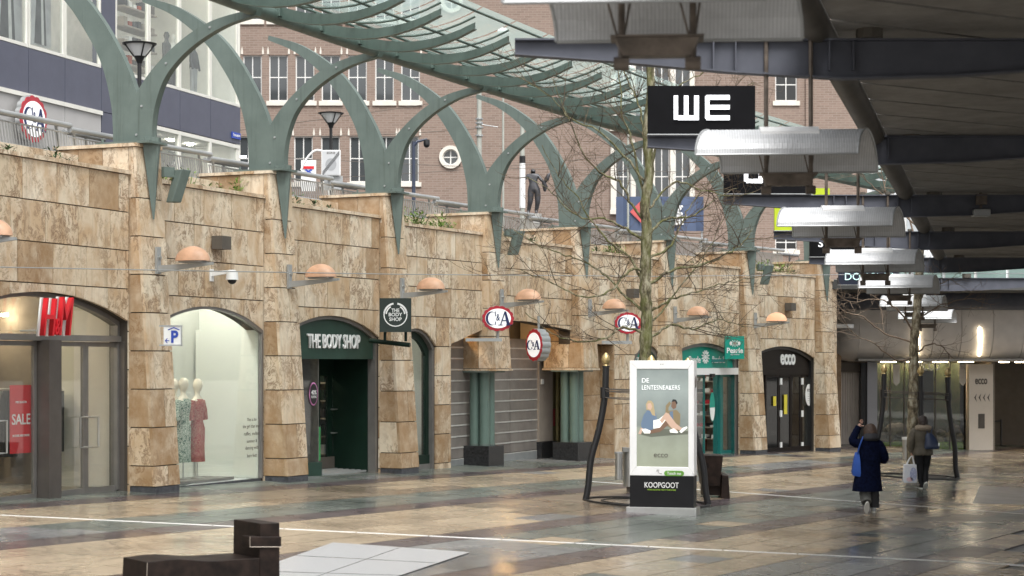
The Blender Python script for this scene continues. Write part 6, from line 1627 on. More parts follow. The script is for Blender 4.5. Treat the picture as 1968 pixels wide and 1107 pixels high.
pp('printed_arm', [(1276, 794), (1277, 778), (1284, 770), (1287, 774), (1282, 782), (1282, 796)], khaki, .0100)
pp('printed_face', [(1287, 780), (1288, 770), (1293, 768), (1297, 773), (1296, 782), (1291, 785)], skd, .0085)
pp('printed_hair', [(1288, 771), (1290, 766), (1296, 767), (1299, 773), (1297, 776), (1294, 770)], prk, .0075)
pp('printed_shirt', [(1284, 790), (1290, 788), (1291, 806), (1286, 808)], denim, .0090)
pp('printed_leg', [(1258, 822), (1277, 806), (1285, 812), (1266, 828), (1246, 832), (1243, 827)], skd, .0085)
pp('printed_shorts', [(1254, 822), (1254, 806), (1264, 804), (1276, 794), (1281, 800), (1266, 820)], prw, .0080)
pp('printed_leg', [(1266, 806), (1277, 791), (1282, 793), (1296, 812), (1309, 822), (1306, 827), (1290, 818), (1279, 800), (1270, 812)], skp, .0070)
pp('printed_leg', [(1272, 800), (1278, 793), (1282, 798), (1292, 816), (1299, 826), (1294, 828), (1284, 816)], skp, .0060)
for pts in ([(1232, 823), (1240, 822), (1249, 826), (1248, 831), (1237, 831)], [(1284, 824), (1292, 821), (1300, 828), (1298, 830), (1285, 829)], [(1302, 827), (1308, 820), (1316, 817), (1317, 820), (1306, 830)]): pp('printed_shoe', pts, prw, .0050)
g = MB(); zz = kz(906); h_ = .045
g.prism([(kx(1279) + h_ * math.cos(R(90 + 22.5 * k)), zz + h_ * math.sin(R(90 + 22.5 * k))) for k in range(9)] + [(kx(1306) + h_ * math.cos(R(-90 + 22.5 * k)), zz + h_ * math.sin(R(-90 + 22.5 * k))) for k in range(9)], -.006, -.001); g.build('green_label', plain('touch_green', (.12, .30, .04), .4), r)
text('lettering', 'Touch me', M['white'], r, (kx(1292.5), -.008, zz), .24, .05, depth=.003, off=.01)
g = MB(); g.tube([(kx(1270), -.004, kz(907)), (kx(1265), -.004, kz(906)), (kx(1262), -.004, kz(901))], .003, 4); g.tube([(kx(1260.5), -.004, kz(903)), (kx(1261), -.004, kz(899.5)), (kx(1265), -.004, kz(900.5))], .003, 4); tag(g.build('arrow', M['intdark'], r), kind='stuff')
text('lettering', 'KOOPGOOT', M['white'], r, (kx(1269.5), -.001, kz(928.5)), kx(1301) - kx(1238), .095, depth=.012, off=.004)
text('lettering', 'VERRASSEND ROTTERDAMS', plain('lime_print', (.25, .42, .04), .5), r, (kx(1269.5), -.001, kz(937.5)), kx(1296) - kx(1243), .025, depth=.008, off=.002)
g = MB(); g.ell([(0, 0, 0, .05, .10), (0, 0, .012, .05, .10)], 16); g.v = [(W_ + .001 + z, T_ / 2 + x, kz(733) + y) for x, y, z in g.v]; g.build('speaker_disc', M['intdark'], r)
for px in (1268, 1272): g = MB(); g.tube([(kx(px), -.003, kz(700)), (kx(px), 0, kz(700))], .008, 6); g.build('sensor', M['intdark'], r)
# ---------------------------------------------------------------- bins
q = G(1203, 947); r = root('litter_bin', 'stainless steel litter bin half hidden behind the white kiosk', 'bin', tuple(q))
g = MB(); g.ell([(.12, .1, q.z + .12, .17, .17), (.12, .1, q.z + .80, .17, .17)], 20); g.build('bin_body', M['steel'], r, smooth=True)
g = MB(); g.hexa([(-.06, -.08, q.z + .80), (.3, -.08, q.z + .80), (.3, .28, q.z + .80), (-.06, .28, q.z + .80), (-.06, -.08, q.z + .88), (.3, -.08, q.z + .86), (.3, .28, q.z + .86), (-.06, .28, q.z + .88)]); g.build('bin_lid', M['steel'], r)
g = MB(); g.ell([(-.14, -.05, q.z + .26, .075, .075), (-.14, -.05, q.z + .76, .075, .075)], 16); g.build('ash_tube', M['steel'], r, smooth=True)
g = MB(); g.ell([(-.14, -.05, q.z + .762, .085, .085), (-.14, -.05, q.z + .80, .085, .085)], 16); g.build('ash_cap', M['galv'], r)
g = MB(); g.box(.02, .2, .02, .18, q.z - .05, q.z + .12); g.build('foot', M['intdark'], r)
q = G(1741, 901); r = root('litter_bin', 'slim stainless steel cylinder bin beside the far woman', 'bin', tuple(q))
g = MB(); g.ell([(0, 0, q.z + .25, .09, .09), (0, 0, q.z + .78, .10, .10)], 16); g.build('bin_body', M['steel'], r, smooth=True)
g = MB(); g.ell([(0, 0, q.z + .782, .11, .11), (0, 0, q.z + .85, .11, .11)], 16); g.build('bin_lid', M['white'], r)
g = MB(); g.tube([(.08, .06, q.z), (.08, .06, q.z + .6)], .035, 8); g.build('foot', M['rusty'], r)
# ---------------------------------------------------------------- corten bench in the foreground
def fp(px, py, Y=20.2): p = P(px, py, Y); return (p.x, p.z)
SHv = Vector((-.35, .54, 0)); bo = P(400, 1100, 20.2); bz0 = gz(bo.x, bo.y)
r = root('steel_bench', 'chunky dark corten steel lounge bench at the bottom left edge', 'bench', (bo.x, bo.y, bz0))
def shear(poly, k0, k1, name, mat=None):
    g = MB(); pts = [(x - bo.x, z) for x, z in poly]; n = len(pts)
    vs = [(x + SHv.x * k0, SHv.y * k0, z) for x, z in pts] + [(x + SHv.x * k1, SHv.y * k1, z) for x, z in pts]
    g.add(vs, [tuple(range(n)), tuple(range(2 * n - 1, n - 1, -1))] + [(i, i + n, (i + 1) % n + n, (i + 1) % n) for i in range(n)])
    return bevel(g.build(name, mat or M['core10'], r), .006)
zg = bz0 - .05
top = [(283, 1081), (300, 1079), (322, 1076), (345, 1074.5), (370, 1076), (395, 1078), (420, 1078), (450, 1075.5), (499, 1072.5)]
pts = [fp(*t) for t in top]; shear([(pts[0][0] - .02, zg), (pts[-1][0], zg)] + pts[::-1], 0, 1, 'seat_block')
b1 = [fp(500, 1006), fp(537.5, 1005), fp(538, 1107)]
shear([(fp(501, 1100)[0], zg), (b1[2][0], zg), b1[1], b1[0], fp(499, 1072)], 0.002, .98, 'back_block')
shear([fp(478, 1050.5), fp(538.8, 1050.5), fp(538.8, 1031), fp(478, 1031)], -.04, .25, 'arm_block')
wl = MB(); 
M['weld'] = plain('bright_weld_seam', (.35, .30, .25), .4, .3)
for a, b in ((fp(283, 1082), fp(282, 1107)), (fp(478, 1050.8), fp(538.8, 1050.8)), (fp(478, 1031), fp(478, 1050.5))):
    g = MB(); k = -.045 if a[1] > fp(0, 1070)[1] else -.004; g.tube([(a[0] - bo.x + SHv.x * k, SHv.y * k, a[1]), (b[0] - bo.x + SHv.x * k, SHv.y * k, b[1])], .004, 5); g.build('weld_seam', M['weld'], r)
# second bench behind the kiosk
q = G(1392, 957); m_ = q.y / F
r = root('steel_bench', 'dark corten steel chair shaped bench behind the right side of the kiosk', 'bench', tuple(q))
X = lambda px: (px - 1392) * m_
Zq = lambda py: CZ + (CY - py) * m_
g = MB(); g.hexa([(X(1348), -.1, Zq(934)), (X(1383), -.1, Zq(934)), (X(1383), .45, Zq(930)), (X(1348), .45, Zq(930)), (X(1342), -.15, Zq(874)), (X(1388), -.15, Zq(875)), (X(1388), .55, Zq(875)), (X(1342), .55, Zq(874))]); bevel(g.build('back_block', M['core10'], r), .01)
g = MB(); g.hexa([(X(1384), -.2, Zq(957)), (X(1401), -.2, Zq(958)), (X(1401), .5, Zq(956)), (X(1384), .5, Zq(955)), (X(1386), -.2, Zq(912)), (X(1398), -.2, Zq(913)), (X(1398), .5, Zq(911)), (X(1386), .5, Zq(910))]); bevel(g.build('side_block', M['core10'], r), .01)
g = MB(); g.box(X(1350), X(1390), 0, .4, Zq(952), Zq(925)); g.build('seat_block', M['core10'], r)
# ---------------------------------------------------------------- tree guards
def guard(cx, cy, lab, rb, rt, H, rot=0):
    zc = gz(cx, cy); r = root('tree_guard', lab, 'tree guard', (cx, cy, zc), 0, 'black tree guards with gilded finials')
    for k in range(4):
        a = R(rot + 90 * k); c, s = math.cos(a), math.sin(a); z0 = gz(cx + c * rb, cy + s * rb)
        rr = [(rb, 0), (rb - .05, .28), (rb * .72 + rt * .28, .75), (rb * .3 + rt * .7, 1.3), (rt, 1.9), (rt - .02, H)]
        pts = [(c * q, s * q, z0 + z) for q, z in rr]
        pts = [tuple(p) for p in bez(pts, 4)]
        g = MB(); g.tube(pts, .062, 10); g.build('post', M['black'], r, smooth=True)
        x, y, z = pts[-1]
        g = MB(); g.ell([(x, y, z, .07, .07), (x, y, z + .03, .07, .07)], 12); g.build('post_collar', M['black'], r)
        g = MB(); g.ell([(x, y, z + .03, .05, .05), (x, y, z + .06, .04, .04), (x, y, z + .10, .075, .075), (x, y, z + .15, .085, .085), (x, y, z + .21, .065, .065), (x, y, z + .27, .02, .02)], 12); g.build('pine_cone_finial', M['gold'], r, smooth=True)
        p2 = [p for p in pts if p[2] - z0 > H - .55][0]
        g = MB(); g.tube([(p2[0], p2[1], z0 + H - .56), (p2[0], p2[1], z0 + H - .36)], .085, 10); g.build('clamp_collar', M['black'], r)
        a2 = R(rot + 90 * (k + 1)); z2 = gz(cx + math.cos(a2) * rb, cy + math.sin(a2) * rb)
        for dz in (.38, .42, .54):
            g = MB(); g.tube([(math.cos(a + (a2 - a) * t / 6) * rt, math.sin(a + (a2 - a) * t / 6) * rt, z0 + (z2 - z0) * t / 6 + H - dz) for t in range(7)], .009, 5); g.build('ring_rod', M['intdark'], r)
    n = 40
    for ra, rb_, hh in ((rb - .03, rb + .05, .03), (rb * .72, rb * .75, .02)):
        g = MB(); ring = []
        for k in range(n + 1):
            a = 2 * math.pi * k / n; ring.append([(math.cos(a) * q, math.sin(a) * q, gz(cx + math.cos(a) * q, cy + math.sin(a) * q) + z) for q, z in ((ra, -.02), (rb_, -.02), (rb_, hh), (ra, hh))])
        g.loft(ring, cap=False); g.build('base_ring', M['black'], r)
    g = MB(); g.slab([(math.cos(2 * math.pi * k / n) * (rb * .72), math.sin(2 * math.pi * k / n) * (rb * .72)) for k in range(n)], zc - .03, zc + .005); g.build('tree_grate', M['intdark'], r)
    return r
guard(2.46, 36.3, 'black four post tree guard with gilded finials behind the white kiosk', 1.12, .77, 2.42, 2)
guard(10.02, 49.4, 'black four post tree guard with gilded finials around the far trunk', 1.02, .80, 2.48, -3)
# ---------------------------------------------------------------- bare trees
def tree(name, lab, trunk_px, Yt, trad, branches, seed, tw, base, nsub=7, thick=1.0, dens=1.0, bark='bark', twm='twig'):
    rg = random.Random(seed); r = root('bare_tree', lab, 'tree', (base[0], base[1], gz(*base)), 0)
    bx, by = base
    def L3(px, py, Y): p = P(px, py, Y); return Vector((p.x - bx, p.y - by, p.z))
    tp = [L3(px, py, Yt) for px, py in trunk_px]; tp[0].z = gz(*base) - .1
    tps = bez(tp, 8); n = len(tps); zmax = tps[-1].z; z0 = tps[0].z
    rad = []
    for k, p in enumerate(tps):
        f_ = (p.z - z0) / (zmax - z0); rad.append(trad * (1.08 - .62 * f_) * (1 + .07 * math.sin(k * 1.7) + rg.uniform(-.05, .05)) * (1 + .35 * max(0, 1 - f_ * 12)))
    g = MB(); g.tube(tps, rad, 14); g.build('trunk', M[bark], r, smooth=True)
    def sprig(g, p, d, L, ra, lvl):
        pts = [p.copy()]; n = max(3, int(L / .16)); dd_ = d.normalized(); q = p.copy()
        for k in range(n):
            dd_ = (dd_ + Vector((rg.uniform(-1, 1), rg.uniform(-1, 1), rg.uniform(-.8, 1.0))) * .20).normalized(); q = q + dd_ * (L / n); pts.append(q.copy())
        g.tube(pts, [max(ra * (1 - .75 * k / n), .0028) for k in range(len(pts))], 5 if lvl < 2 else 3, cap=False)
        if lvl < 3:
            m_ = int(dens * (2.2 if lvl == 1 else 2.6) * L / .45) + 1
            for _ in range(m_):
                k = rg.randint(1, len(pts) - 1); base_d = (pts[k] - pts[k - 1]).normalized()
                side = Vector((rg.uniform(-1, 1), rg.uniform(-1, 1), rg.uniform(-.5, 1))).normalized()
                sprig(g, pts[k], base_d * .6 + side * .8, L * rg.uniform(.3, .62), ra * .5, lvl + 1)
    for bi, bp in enumerate(branches):
        dY = rg.uniform(-1.6, 1.6); m_ = len(bp); p3 = [L3(px, py, Yt + dY * k / (m_ - 1)) for k, (px, py) in enumerate(bp)]
        ps = bez(p3, 5); ps = [p + Vector((rg.uniform(-1, 1), rg.uniform(-1, 1), rg.uniform(-1, 1))) * .022 for p in ps]; ps[0] = p3[0]
        r0 = tw * rg.uniform(.8, 1.15); g = MB(); nn = len(ps)
        g.tube(ps, [max(r0 * (1 - .85 * k / nn), .007) for k in range(nn)], 8)
        g.build('branch', M[bark if bark == 'bark' else twm], r, smooth=True)
        g = MB()
        for _ in range(int(nsub)):
            k = rg.randint(int(nn * .2), nn - 1); d = (ps[k] - ps[k - 1]).normalized() * .5 + Vector((rg.uniform(-1, 1), rg.uniform(-1, 1), rg.uniform(-.7, .9)))
            sprig(g, ps[k], d, rg.uniform(.45, 1.1) * (1.0 if thick > .9 else .8), r0 * .34, 1)
        tag(g.build('twigs', M[twm], r, fix=False), kind='stuff')
    return r
tree('t', 'leafless tree with mossy green trunk rising behind the white kiosk', [(1240, 960), (1241, 820), (1240, 690), (1243, 610), (1240, 540), (1243, 440), (1239, 400), (1248, 330), (1243, 250), (1251, 180), (1250, 120), (1256, 40), (1262, -40)], 36.3, .128,
     [[(1240, 600), (1200, 568), (1165, 530), (1130, 508), (1085, 490), (1030, 470), (985, 440)], [(1240, 560), (1215, 500), (1175, 470), (1140, 430), (1110, 380), (1075, 340), (1040, 280)],
      [(1243, 470), (1205, 440), (1160, 420), (1110, 415), (1060, 370), (1010, 340)], [(1245, 430), (1215, 395), (1190, 350), (1150, 330), (1120, 290), (1090, 220), (1060, 150)],
      [(1240, 640), (1190, 630), (1165, 650), (1110, 655), (1060, 640), (1010, 600)], [(1245, 400), (1225, 330), (1215, 270), (1195, 220), (1190, 150), (1170, 90)],
      [(1248, 600), (1290, 575), (1340, 560), (1390, 545), (1440, 535)], [(1246, 650), (1290, 625), (1330, 632), (1380, 615), (1430, 628)], [(1248, 545), (1290, 520), (1340, 512), (1390, 492), (1425, 470), (1445, 440)],
      [(1250, 450), (1280, 420), (1330, 415), (1370, 385), (1420, 360)], [(1248, 400), (1275, 370), (1300, 350), (1350, 365), (1400, 375), (1450, 370)], [(1250, 340), (1262, 280), (1300, 240), (1340, 200), (1400, 180), (1450, 160)],
      [(1250, 300), (1235, 240), (1225, 190), (1205, 150), (1190, 90)], [(1250, 250), (1275, 200), (1310, 160), (1350, 140), (1380, 100)], [(1245, 500), (1290, 470), (1310, 430), (1330, 390), (1380, 330)],
      [(1243, 520), (1210, 520), (1170, 560), (1120, 570), (1060, 545), (1000, 520)], [(1246, 360), (1200, 300), (1150, 250), (1100, 230), (1050, 180), (1000, 150)], [(1243, 620), (1270, 600), (1300, 560), (1360, 480), (1400, 400)]],
     5, .027, (2.43, 36.3), nsub=10)
tree('t2', 'leafless pale barked tree at the far right behind the walking woman', [(1755, 915), (1754, 820), (1756, 740), (1757, 660), (1762, 600), (1768, 500), (1775, 380)], 49.6, .145,
     [[(1757, 690), (1720, 690), (1680, 660), (1640, 640), (1605, 590)], [(1757, 660), (1700, 640), (1660, 610), (1625, 600), (1590, 570)], [(1758, 640), (1730, 600), (1690, 575), (1640, 580), (1600, 560)],
      [(1757, 680), (1790, 660), (1815, 670), (1830, 690)], [(1760, 620), (1800, 590), (1850, 575), (1890, 575)], [(1762, 590), (1780, 560), (1820, 540), (1850, 520)],
      [(1765, 520), (1730, 440), (1700, 360), (1690, 290)], [(1768, 480), (1740, 400), (1720, 330), (1715, 250)], [(1770, 440), (1700, 380), (1660, 340), (1640, 300)]], 9, .026, (9.99, 49.6), nsub=9, thick=.8, bark='bark2', twm='twig2')
# ---------------------------------------------------------------- hanging signs
q = P(331, 645, 33.0)
r = root('parking_sign', 'white parking sign with blue P and left arrow on the pillar', 'sign', tuple(q)); k = 33.0 / F
g = MB(); g.box(-16.5 * k, 16.5 * k, 0, .05, q.z - 17.5 * k, q.z + 17.5 * k); g.build('plate', M['white'], r)
for s in (-1, 1): g = MB(); g.box(-25 * k, 20 * k, -.01, .06, q.z + s * 18.5 * k - .012, q.z + s * 18.5 * k + .012); g.build('bracket_bar', M['galv'], r)
g = MB(); g.box(16.5 * k, 18.5 * k, -.005, .055, q.z - 17.5 * k, q.z + 17.5 * k); g.build('side_cap', M['galv'], r)
text('letter_p', 'P', M['blue'], r, (5 * k, -.008, q.z - 2 * k), 14 * k, 24 * k, depth=.006, off=.035)
g = MB(); g.tube([(-8 * k, -.006, q.z + 11 * k), (3 * k, -.006, q.z + 15.5 * k), (14 * k, -.006, q.z + 11 * k)], .008, 4); g.build('roof_mark', M['blue'], r)
g = MB(); g.box(-13 * k, -5.5 * k, -.008, -.002, q.z - 10.5 * k, q.z - 9 * k); g.prism([(-14 * k, q.z - 9.7 * k), (-10 * k, q.z - 14.5 * k), (-8.5 * k, q.z - 14.5 * k), (-12 * k, q.z - 9.7 * k), (-8.5 * k, q.z - 5 * k), (-10 * k, q.z - 5 * k)], -.009, -.0025); g.build('arrow', M['blue'], r)
q = P(760, 606, 40.8); k = 40.8 / F
r = root('square_sign', 'square dark green hanging sign with round white emblem', 'sign', tuple(q), R(4))
g = MB(); g.box(-30.5 * k, 30.5 * k, 0, .32, q.z - 32 * k, q.z + 33 * k); g.build('sign_box', plain('sign_green_black', (.010, .022, .017), .4), r)
c1 = lambda ro, ri, a0, a1, n=16: ([(ro * math.cos(R(a0 + (a1 - a0) * j / n)), q.z + 1 * k + ro * math.sin(R(a0 + (a1 - a0) * j / n))) for j in range(n + 1)], [(ri * math.cos(R(a0 + (a1 - a0) * j / n)), q.z + 1 * k + ri * math.sin(R(a0 + (a1 - a0) * j / n))) for j in range(n + 1)])
for ro, ri, a0, a1 in ((23 * k, 21 * k, 152, 388), (23.5 * k, 20 * k, 100, 172), (23.5 * k, 20 * k, 8, 80), (19 * k, 16.5 * k, 120, 175), (19 * k, 16.5 * k, 5, 60)):
    o_, i_ = c1(ro, ri, a0, a1); g = MB(); g.strip(o_, i_, -.012, -.001); g.build('emblem_arc', M['white'], r)
for t_, dz, w in (('THE', 9, 15), ('BODY', 1, 26), ('SHOP', -8, 24)): text('lettering', t_, M['white'], r, (0, -.006, q.z + (dz + .5) * k), w * k, 7 * k, depth=.01, off=.02)
for x in (-20, 20): g = MB(); g.tube([(x * k, .16, q.z - 32 * k), (x * k, .16, q.z - 50 * k)], .03, 8); g.build('sign_leg', M['dgreen'], r)
g = MB(); g.tube([(-50 * k, .5, q.z - 48 * k), (28 * k, .16, q.z - 57 * k)], .05, 10); g.build('support_tube', M['dgreen'], r)
def pxsign(px, py, Y, a, b, rot, name, lab):
    q = P(px, py, Y); k = Y / F; return round_sign(name, lab, tuple(q), rot, a * k, b * k), q, k
r, q, k = pxsign(957, 612, 45.3, 29.5, 23.5, R(6), 'oval_sign', 'red rimmed oval sign on a bracket over the shutter, wide and fully visible')
g = MB(); g.tube([(0, .08, q.z - 24 * k), (0, .08, q.z - 40 * k)], .035, 8); g.build('stem', M['galv'], r)
g = MB(); g.box(-62 * k, 8 * k, .04, .12, q.z - 44 * k, q.z - 38 * k); g.build('bracket_arm', M['galv'], r)
r, q, k = pxsign(1207, 621, 49.3, 25, 20, R(6), 'oval_sign', 'red rimmed oval sign on a bracket partly behind the mossy trunk')
g = MB(); g.tube([(0, .08, q.z - 20 * k), (0, .08, q.z - 36 * k)], .035, 8); g.build('stem', M['galv'], r)
g = MB(); g.box(-50 * k, 8 * k, .04, .12, q.z - 40 * k, q.z - 34 * k); g.build('bracket_arm', M['galv'], r)
q = P(1027, 663, 46.8); k = 46.8 / F
r = round_sign('oval_sign', 'upright red rimmed oval sign hanging from the porch ceiling', tuple(q), R(-42), 20 * k, 29.5 * k, .30)
g = MB(); g.tube([(0, .15, q.z + 30 * k), (0, .15, CZ + 1.1)], .03, 8); g.build('hanger', M['galv'], r)
q = P(1412.5, 668, 57.2); k = 57.2 / F
r = root('square_sign', 'square teal hanging sign with eye emblem left of the far speaker pillar', 'sign', tuple(q))
g = MB(); g.box(-19 * k, 18 * k, 0, .3, q.z - 22 * k, q.z + 22 * k); g.build('sign_box', M['teal'], r)
for j in range(9):
    a = R(200 - 220 * j / 8); g = MB(); c_, s_ = math.cos(a), math.sin(a); zc_ = q.z + 8 * k
    for s2 in (1, -1): g.tube([(c_ * 6 * k, -.008, zc_ + s2 * abs(s_) * 2.5 * k), (c_ * 10.5 * k, -.008, zc_ + s2 * abs(s_) * 6.5 * k)], .011, 4)
    tag(g.build('eye_rays', M['white'], r), kind='stuff')
g = MB(); g.prism([(x, q.z + 8 * k + z) for x, z in ellp(4 * k, 2.6 * k)], -.01, -.001); g.build('pupil', M['shelf'], r)
text('lettering', 'Pearle', M['white'], r, (0, -.006, q.z - 5.5 * k), 31 * k, 10.5 * k, depth=.01, off=.025)
text('lettering', 'opticiens', M['white'], r, (0, -.006, q.z - 13.5 * k), 17 * k, 3.2 * k, depth=.01)
g = MB(); g.box(-75 * k, -18 * k, .1, .2, q.z - 28 * k, q.z - 22.2 * k); g.build('support_arm', M['tealframe'], r)
# ---------------------------------------------------------------- dome camera and floodlights on the wall
def onwall(i, px, py, name, lab, cat, group=None):
    u = U(i, px); q = B(i, u); return root(name, lab, cat, (q.x, q.y, BZ(i, px, py)), BA[i], group), BZ(i, px, py)
r, z = onwall(1, 406, 528, 'dome_camera', 'white dome security camera on the wall above the mannequin window', 'camera')
g = MB(); g.box(-.06, .06, -.02, 0, z - .12, z + .1); g.build('wall_plate', M['white'], r)
g = MB(); g.hexa([(-.03, -.45, z + .03), (.03, -.45, z + .03), (.03, -.02, z - .03), (-.03, -.02, z - .03), (-.03, -.45, z + .08), (.03, -.45, z + .08), (.03, -.02, z + .06), (-.03, -.02, z + .06)]); g.build('arm', M['white'], r)
g = MB(); g.ell([(0, -.44, z + .08, .05, .05), (0, -.44, z + .05, .10, .10), (0, -.44, z - .10, .115, .115)], 18); g.build('housing', M['white'], r, smooth=True)
g = MB(); g.sphere((0, -.44, z - .10), .085, 16, 8, (1, 1, .95)); g.build('smoked_dome', M['black'], r, smooth=True)
for i, px, py, s, lab in ((1, 414, 467, 1, 'black square floodlight above the dome camera'), (5, 1208, 564, .95, 'black square floodlight between salmon lamp and tree trunk'), (7, 1512, 590, 1, 'black square floodlight above the black shoe shop')):
    r, z = onwall(i, px, py, 'floodlight', lab, 'floodlight', 'black square wall floodlights')
    g = MB(); g.box(-.16, .16, -.24, -.02, z - .12, z + .12); g.build('housing', M['intdark'], r)
    g = MB(); g.box(.161, .17, -.21, -.05, z - .09, z + .09); g.build('lens', M['offwhite'], r)
r, z = onwall(8, 1612, 627, 'dome_camera', 'small dark camera on the strip of wall under the metal fascia', 'camera')
g = MB(); g.box(-.2, .25, -.4, -.02, z - .06, z + .06); g.build('housing', M['galv'], r)
# ---------------------------------------------------------------- people
def skinmesh(name, V, E, Rd, mat, parent, sub=2, rootv=0):
    dz = OFF.get(parent.name, 0); me = bpy.data.meshes.new(name); me.from_pydata([(x, y, z - dz) for x, y, z in V], E, []); ob = link(name, me, mat, parent)
    ob.modifiers.new('skin', 'SKIN'); sv = me.skin_vertices[0].data
    for k, q in enumerate(Rd): sv[k].radius = (q, q) if not isinstance(q, tuple) else q; sv[k].use_root = (k == rootv)
    s = ob.modifiers.new('sub', 'SUBSURF'); s.levels = s.render_levels = sub
    ob.modifiers['skin'].use_smooth_shade = True
    return ob
def person(px, py, lab, joints, z0=None):
    q = G(px, py); return root('person', lab, 'person', tuple(q)), q
def body(r, z, J, seats):
    """J: dict name->(x,y,z rel) ; builds one continuous body with hands"""
    names = list(J); V = [(x, y, z + h) for x, y, h in (J[n][:3] for n in names)]; Rd = [J[n][3] for n in names]; idx = {n: k for k, n in enumerate(names)}
    return skinmesh('body', V, [(idx[a], idx[b]) for a, b in seats], Rd, M['skin'], r, 2)
BONES = [('pelvis', 'waist'), ('waist', 'chest'), ('chest', 'neck'), ('neck', 'head0'), ('head0', 'head1'), ('chest', 'shL'), ('shL', 'elL'), ('elL', 'wrL'), ('wrL', 'paL'), ('chest', 'shR'), ('shR', 'elR'), ('elR', 'wrR'), ('wrR', 'paR'),
         ('pelvis', 'hiL'), ('hiL', 'knL'), ('knL', 'anL'), ('anL', 'toL'), ('pelvis', 'hiR'), ('hiR', 'knR'), ('knR', 'anR'), ('anR', 'toR')]
def fingers(r, z, base, d, side, curl, s=1):
    """five finger tubes leaving the palm end"""
    base = Vector(base); d = Vector(d).normalized(); side = Vector(side).normalized(); nrm_ = d.cross(side)
    V = []; E = []; Rd = []
    for k, (off, L_) in enumerate(((-.026, .062), (-.009, .074), (.009, .070), (.025, .056))):
        p = base + side * off; b = len(V)
        for j, t in enumerate((0, .4, .75, 1)): V.append(tuple(p + d * L_ * t * math.cos(curl * t) + nrm_ * L_ * t * math.sin(curl * t))); Rd.append(.0085 - .0012 * j)
        E += [(b + j, b + j + 1) for j in range(3)]
    b = len(V); p = base - d * .05 - side * .03
    for j, t in enumerate((0, .5, 1)): V.append(tuple(p + (d * .5 - side * .9).normalized() * .055 * t + d * .012 * t)); Rd.append(.010 - .001 * j)
    E += [(b, b + 1), (b + 1, b + 2)]
    g = MB()
    for a in range(0, 4):
        g.tube([(V[a * 4 + j][0], V[a * 4 + j][1], z + V[a * 4 + j][2]) for j in range(4)], [Rd[a * 4 + j] for j in range(4)], 7)
    g.tube([(V[16 + j][0], V[16 + j][1], z + V[16 + j][2]) for j in range(3)], [Rd[16 + j] for j in range(3)], 7)
    return g
def rings(secs, n=20, wob=.0, seed=0):
    rg = random.Random(seed); out = []
    ph = [rg.uniform(0, 6.28) for _ in range(6)]
    for cx, cy, z, rx, ry in secs:
        out.append([(cx + rx * math.cos(t) * (1 + wob * (math.sin(3 * t + ph[0] + z * 5) + .6 * math.sin(7 * t + ph[1]) + .5 * math.sin(11 * t + z * 9 + ph[2]))), cy + ry * math.sin(t) * (1 + wob * (math.sin(4 * t + ph[3]) + .7 * math.sin(6 * t + ph[4] + z * 4))), z) for t in [2 * math.pi * k / n for k in range(n)]])
    return out
def smoothloft(name, secs, mat, r, z, n=28, wob=.02, seed=0, steps=4):
    P3 = bez([Vector((a, b, c)) for a, b, c, d, e in secs], steps); Q3 = bez([Vector((d, e, 0)) for a, b, c, d, e in secs], steps)
    g = MB(); g.loft(rings([(p.x, p.y, z + p.z, q.x, q.y) for p, q in zip(P3, Q3)], n, wob, seed)); return g.build(name, mat, r, smooth=True)
def sleeve(name, pts, rad, mat, r, z, n=12):
    ps = bez([Vector((a, b, c + z)) for a, b, c in pts], 5); rs_ = bez([Vector((q, 0, 0)) for q in rad], 5); g = MB(); g.tube(ps, [q.x * (1 + .05 * math.sin(k * 2.3)) for k, q in enumerate(rs_)], n); return g.build(name, mat, r, smooth=True)
def shoe(r, z, c, yaw, pitch, mat, solem, s=1.0):
    g = MB(); g.ell([(0, 0, 0, .045, .12), (0, 0, .02, .048, .125), (0, -.01, .05, .043, .115), (0, -.045, .085, .036, .065), (0, -.055, .11, .036, .05)], 16)
    Mx = Matrix.Translation((c[0], c[1], c[2] + z)) @ Matrix.Rotation(yaw, 4, 'Z') @ Matrix.Rotation(pitch, 4, 'X'); g.v = [(x * s, y * s, zz * s) for x, y, zz in g.v]; g.xf(Mx); o_ = g.build('shoe', mat, r, smooth=True)
    g = MB(); g.ell([(0, 0, -.03, .046, .122), (0, 0, .002, .049, .128)], 16); g.v = [(x * s, y * s, zz * s) for x, y, zz in g.v]; g.xf(Mx); g.build('sole', solem, o_, smooth=False)
# woman with raised arm
r, q = person(1671, 986, 'person in long navy coat seen from behind, arm raised to the head, blue bag', None); z = q.z
J = {'pelvis': (0, 0, .84, .12), 'waist': (0, 0, 1.0, .11), 'chest': (0, -.01, 1.20, .12), 'neck': (.01, 0, 1.36, .05), 'head0': (.02, .02, 1.44, .07), 'head1': (.02, .03, 1.53, .075),
     'shL': (-.16, 0, 1.28, .055), 'elL': (-.29, .04, 1.30, .045), 'wrL': (-.165, .09, 1.575, .028), 'paL': (-.145, .10, 1.62, .034), 'shR': (.16, 0, 1.28, .055), 'elR': (.27, .0, 1.0, .042), 'wrR': (.22, .20, .98, .028), 'paR': (.20, .27, 1.0, .033),
     'hiL': (-.09, 0, .80, .09), 'knL': (-.085, .05, .46, .06), 'anL': (-.075, -.16, .17, .04), 'toL': (-.075, -.13, .10, .035), 'hiR': (.09, 0, .80, .09), 'knR': (.08, .03, .44, .06), 'anR': (.075, .0, .09, .04), 'toR': (.075, .12, .05, .035)}
body(r, z, J, BONES)
g = fingers(r, z, (-.14, .105, 1.635), (.45, .1, .8), (-.6, .2, .5), .8); g.build('fingers', M['skin'], r, smooth=True)
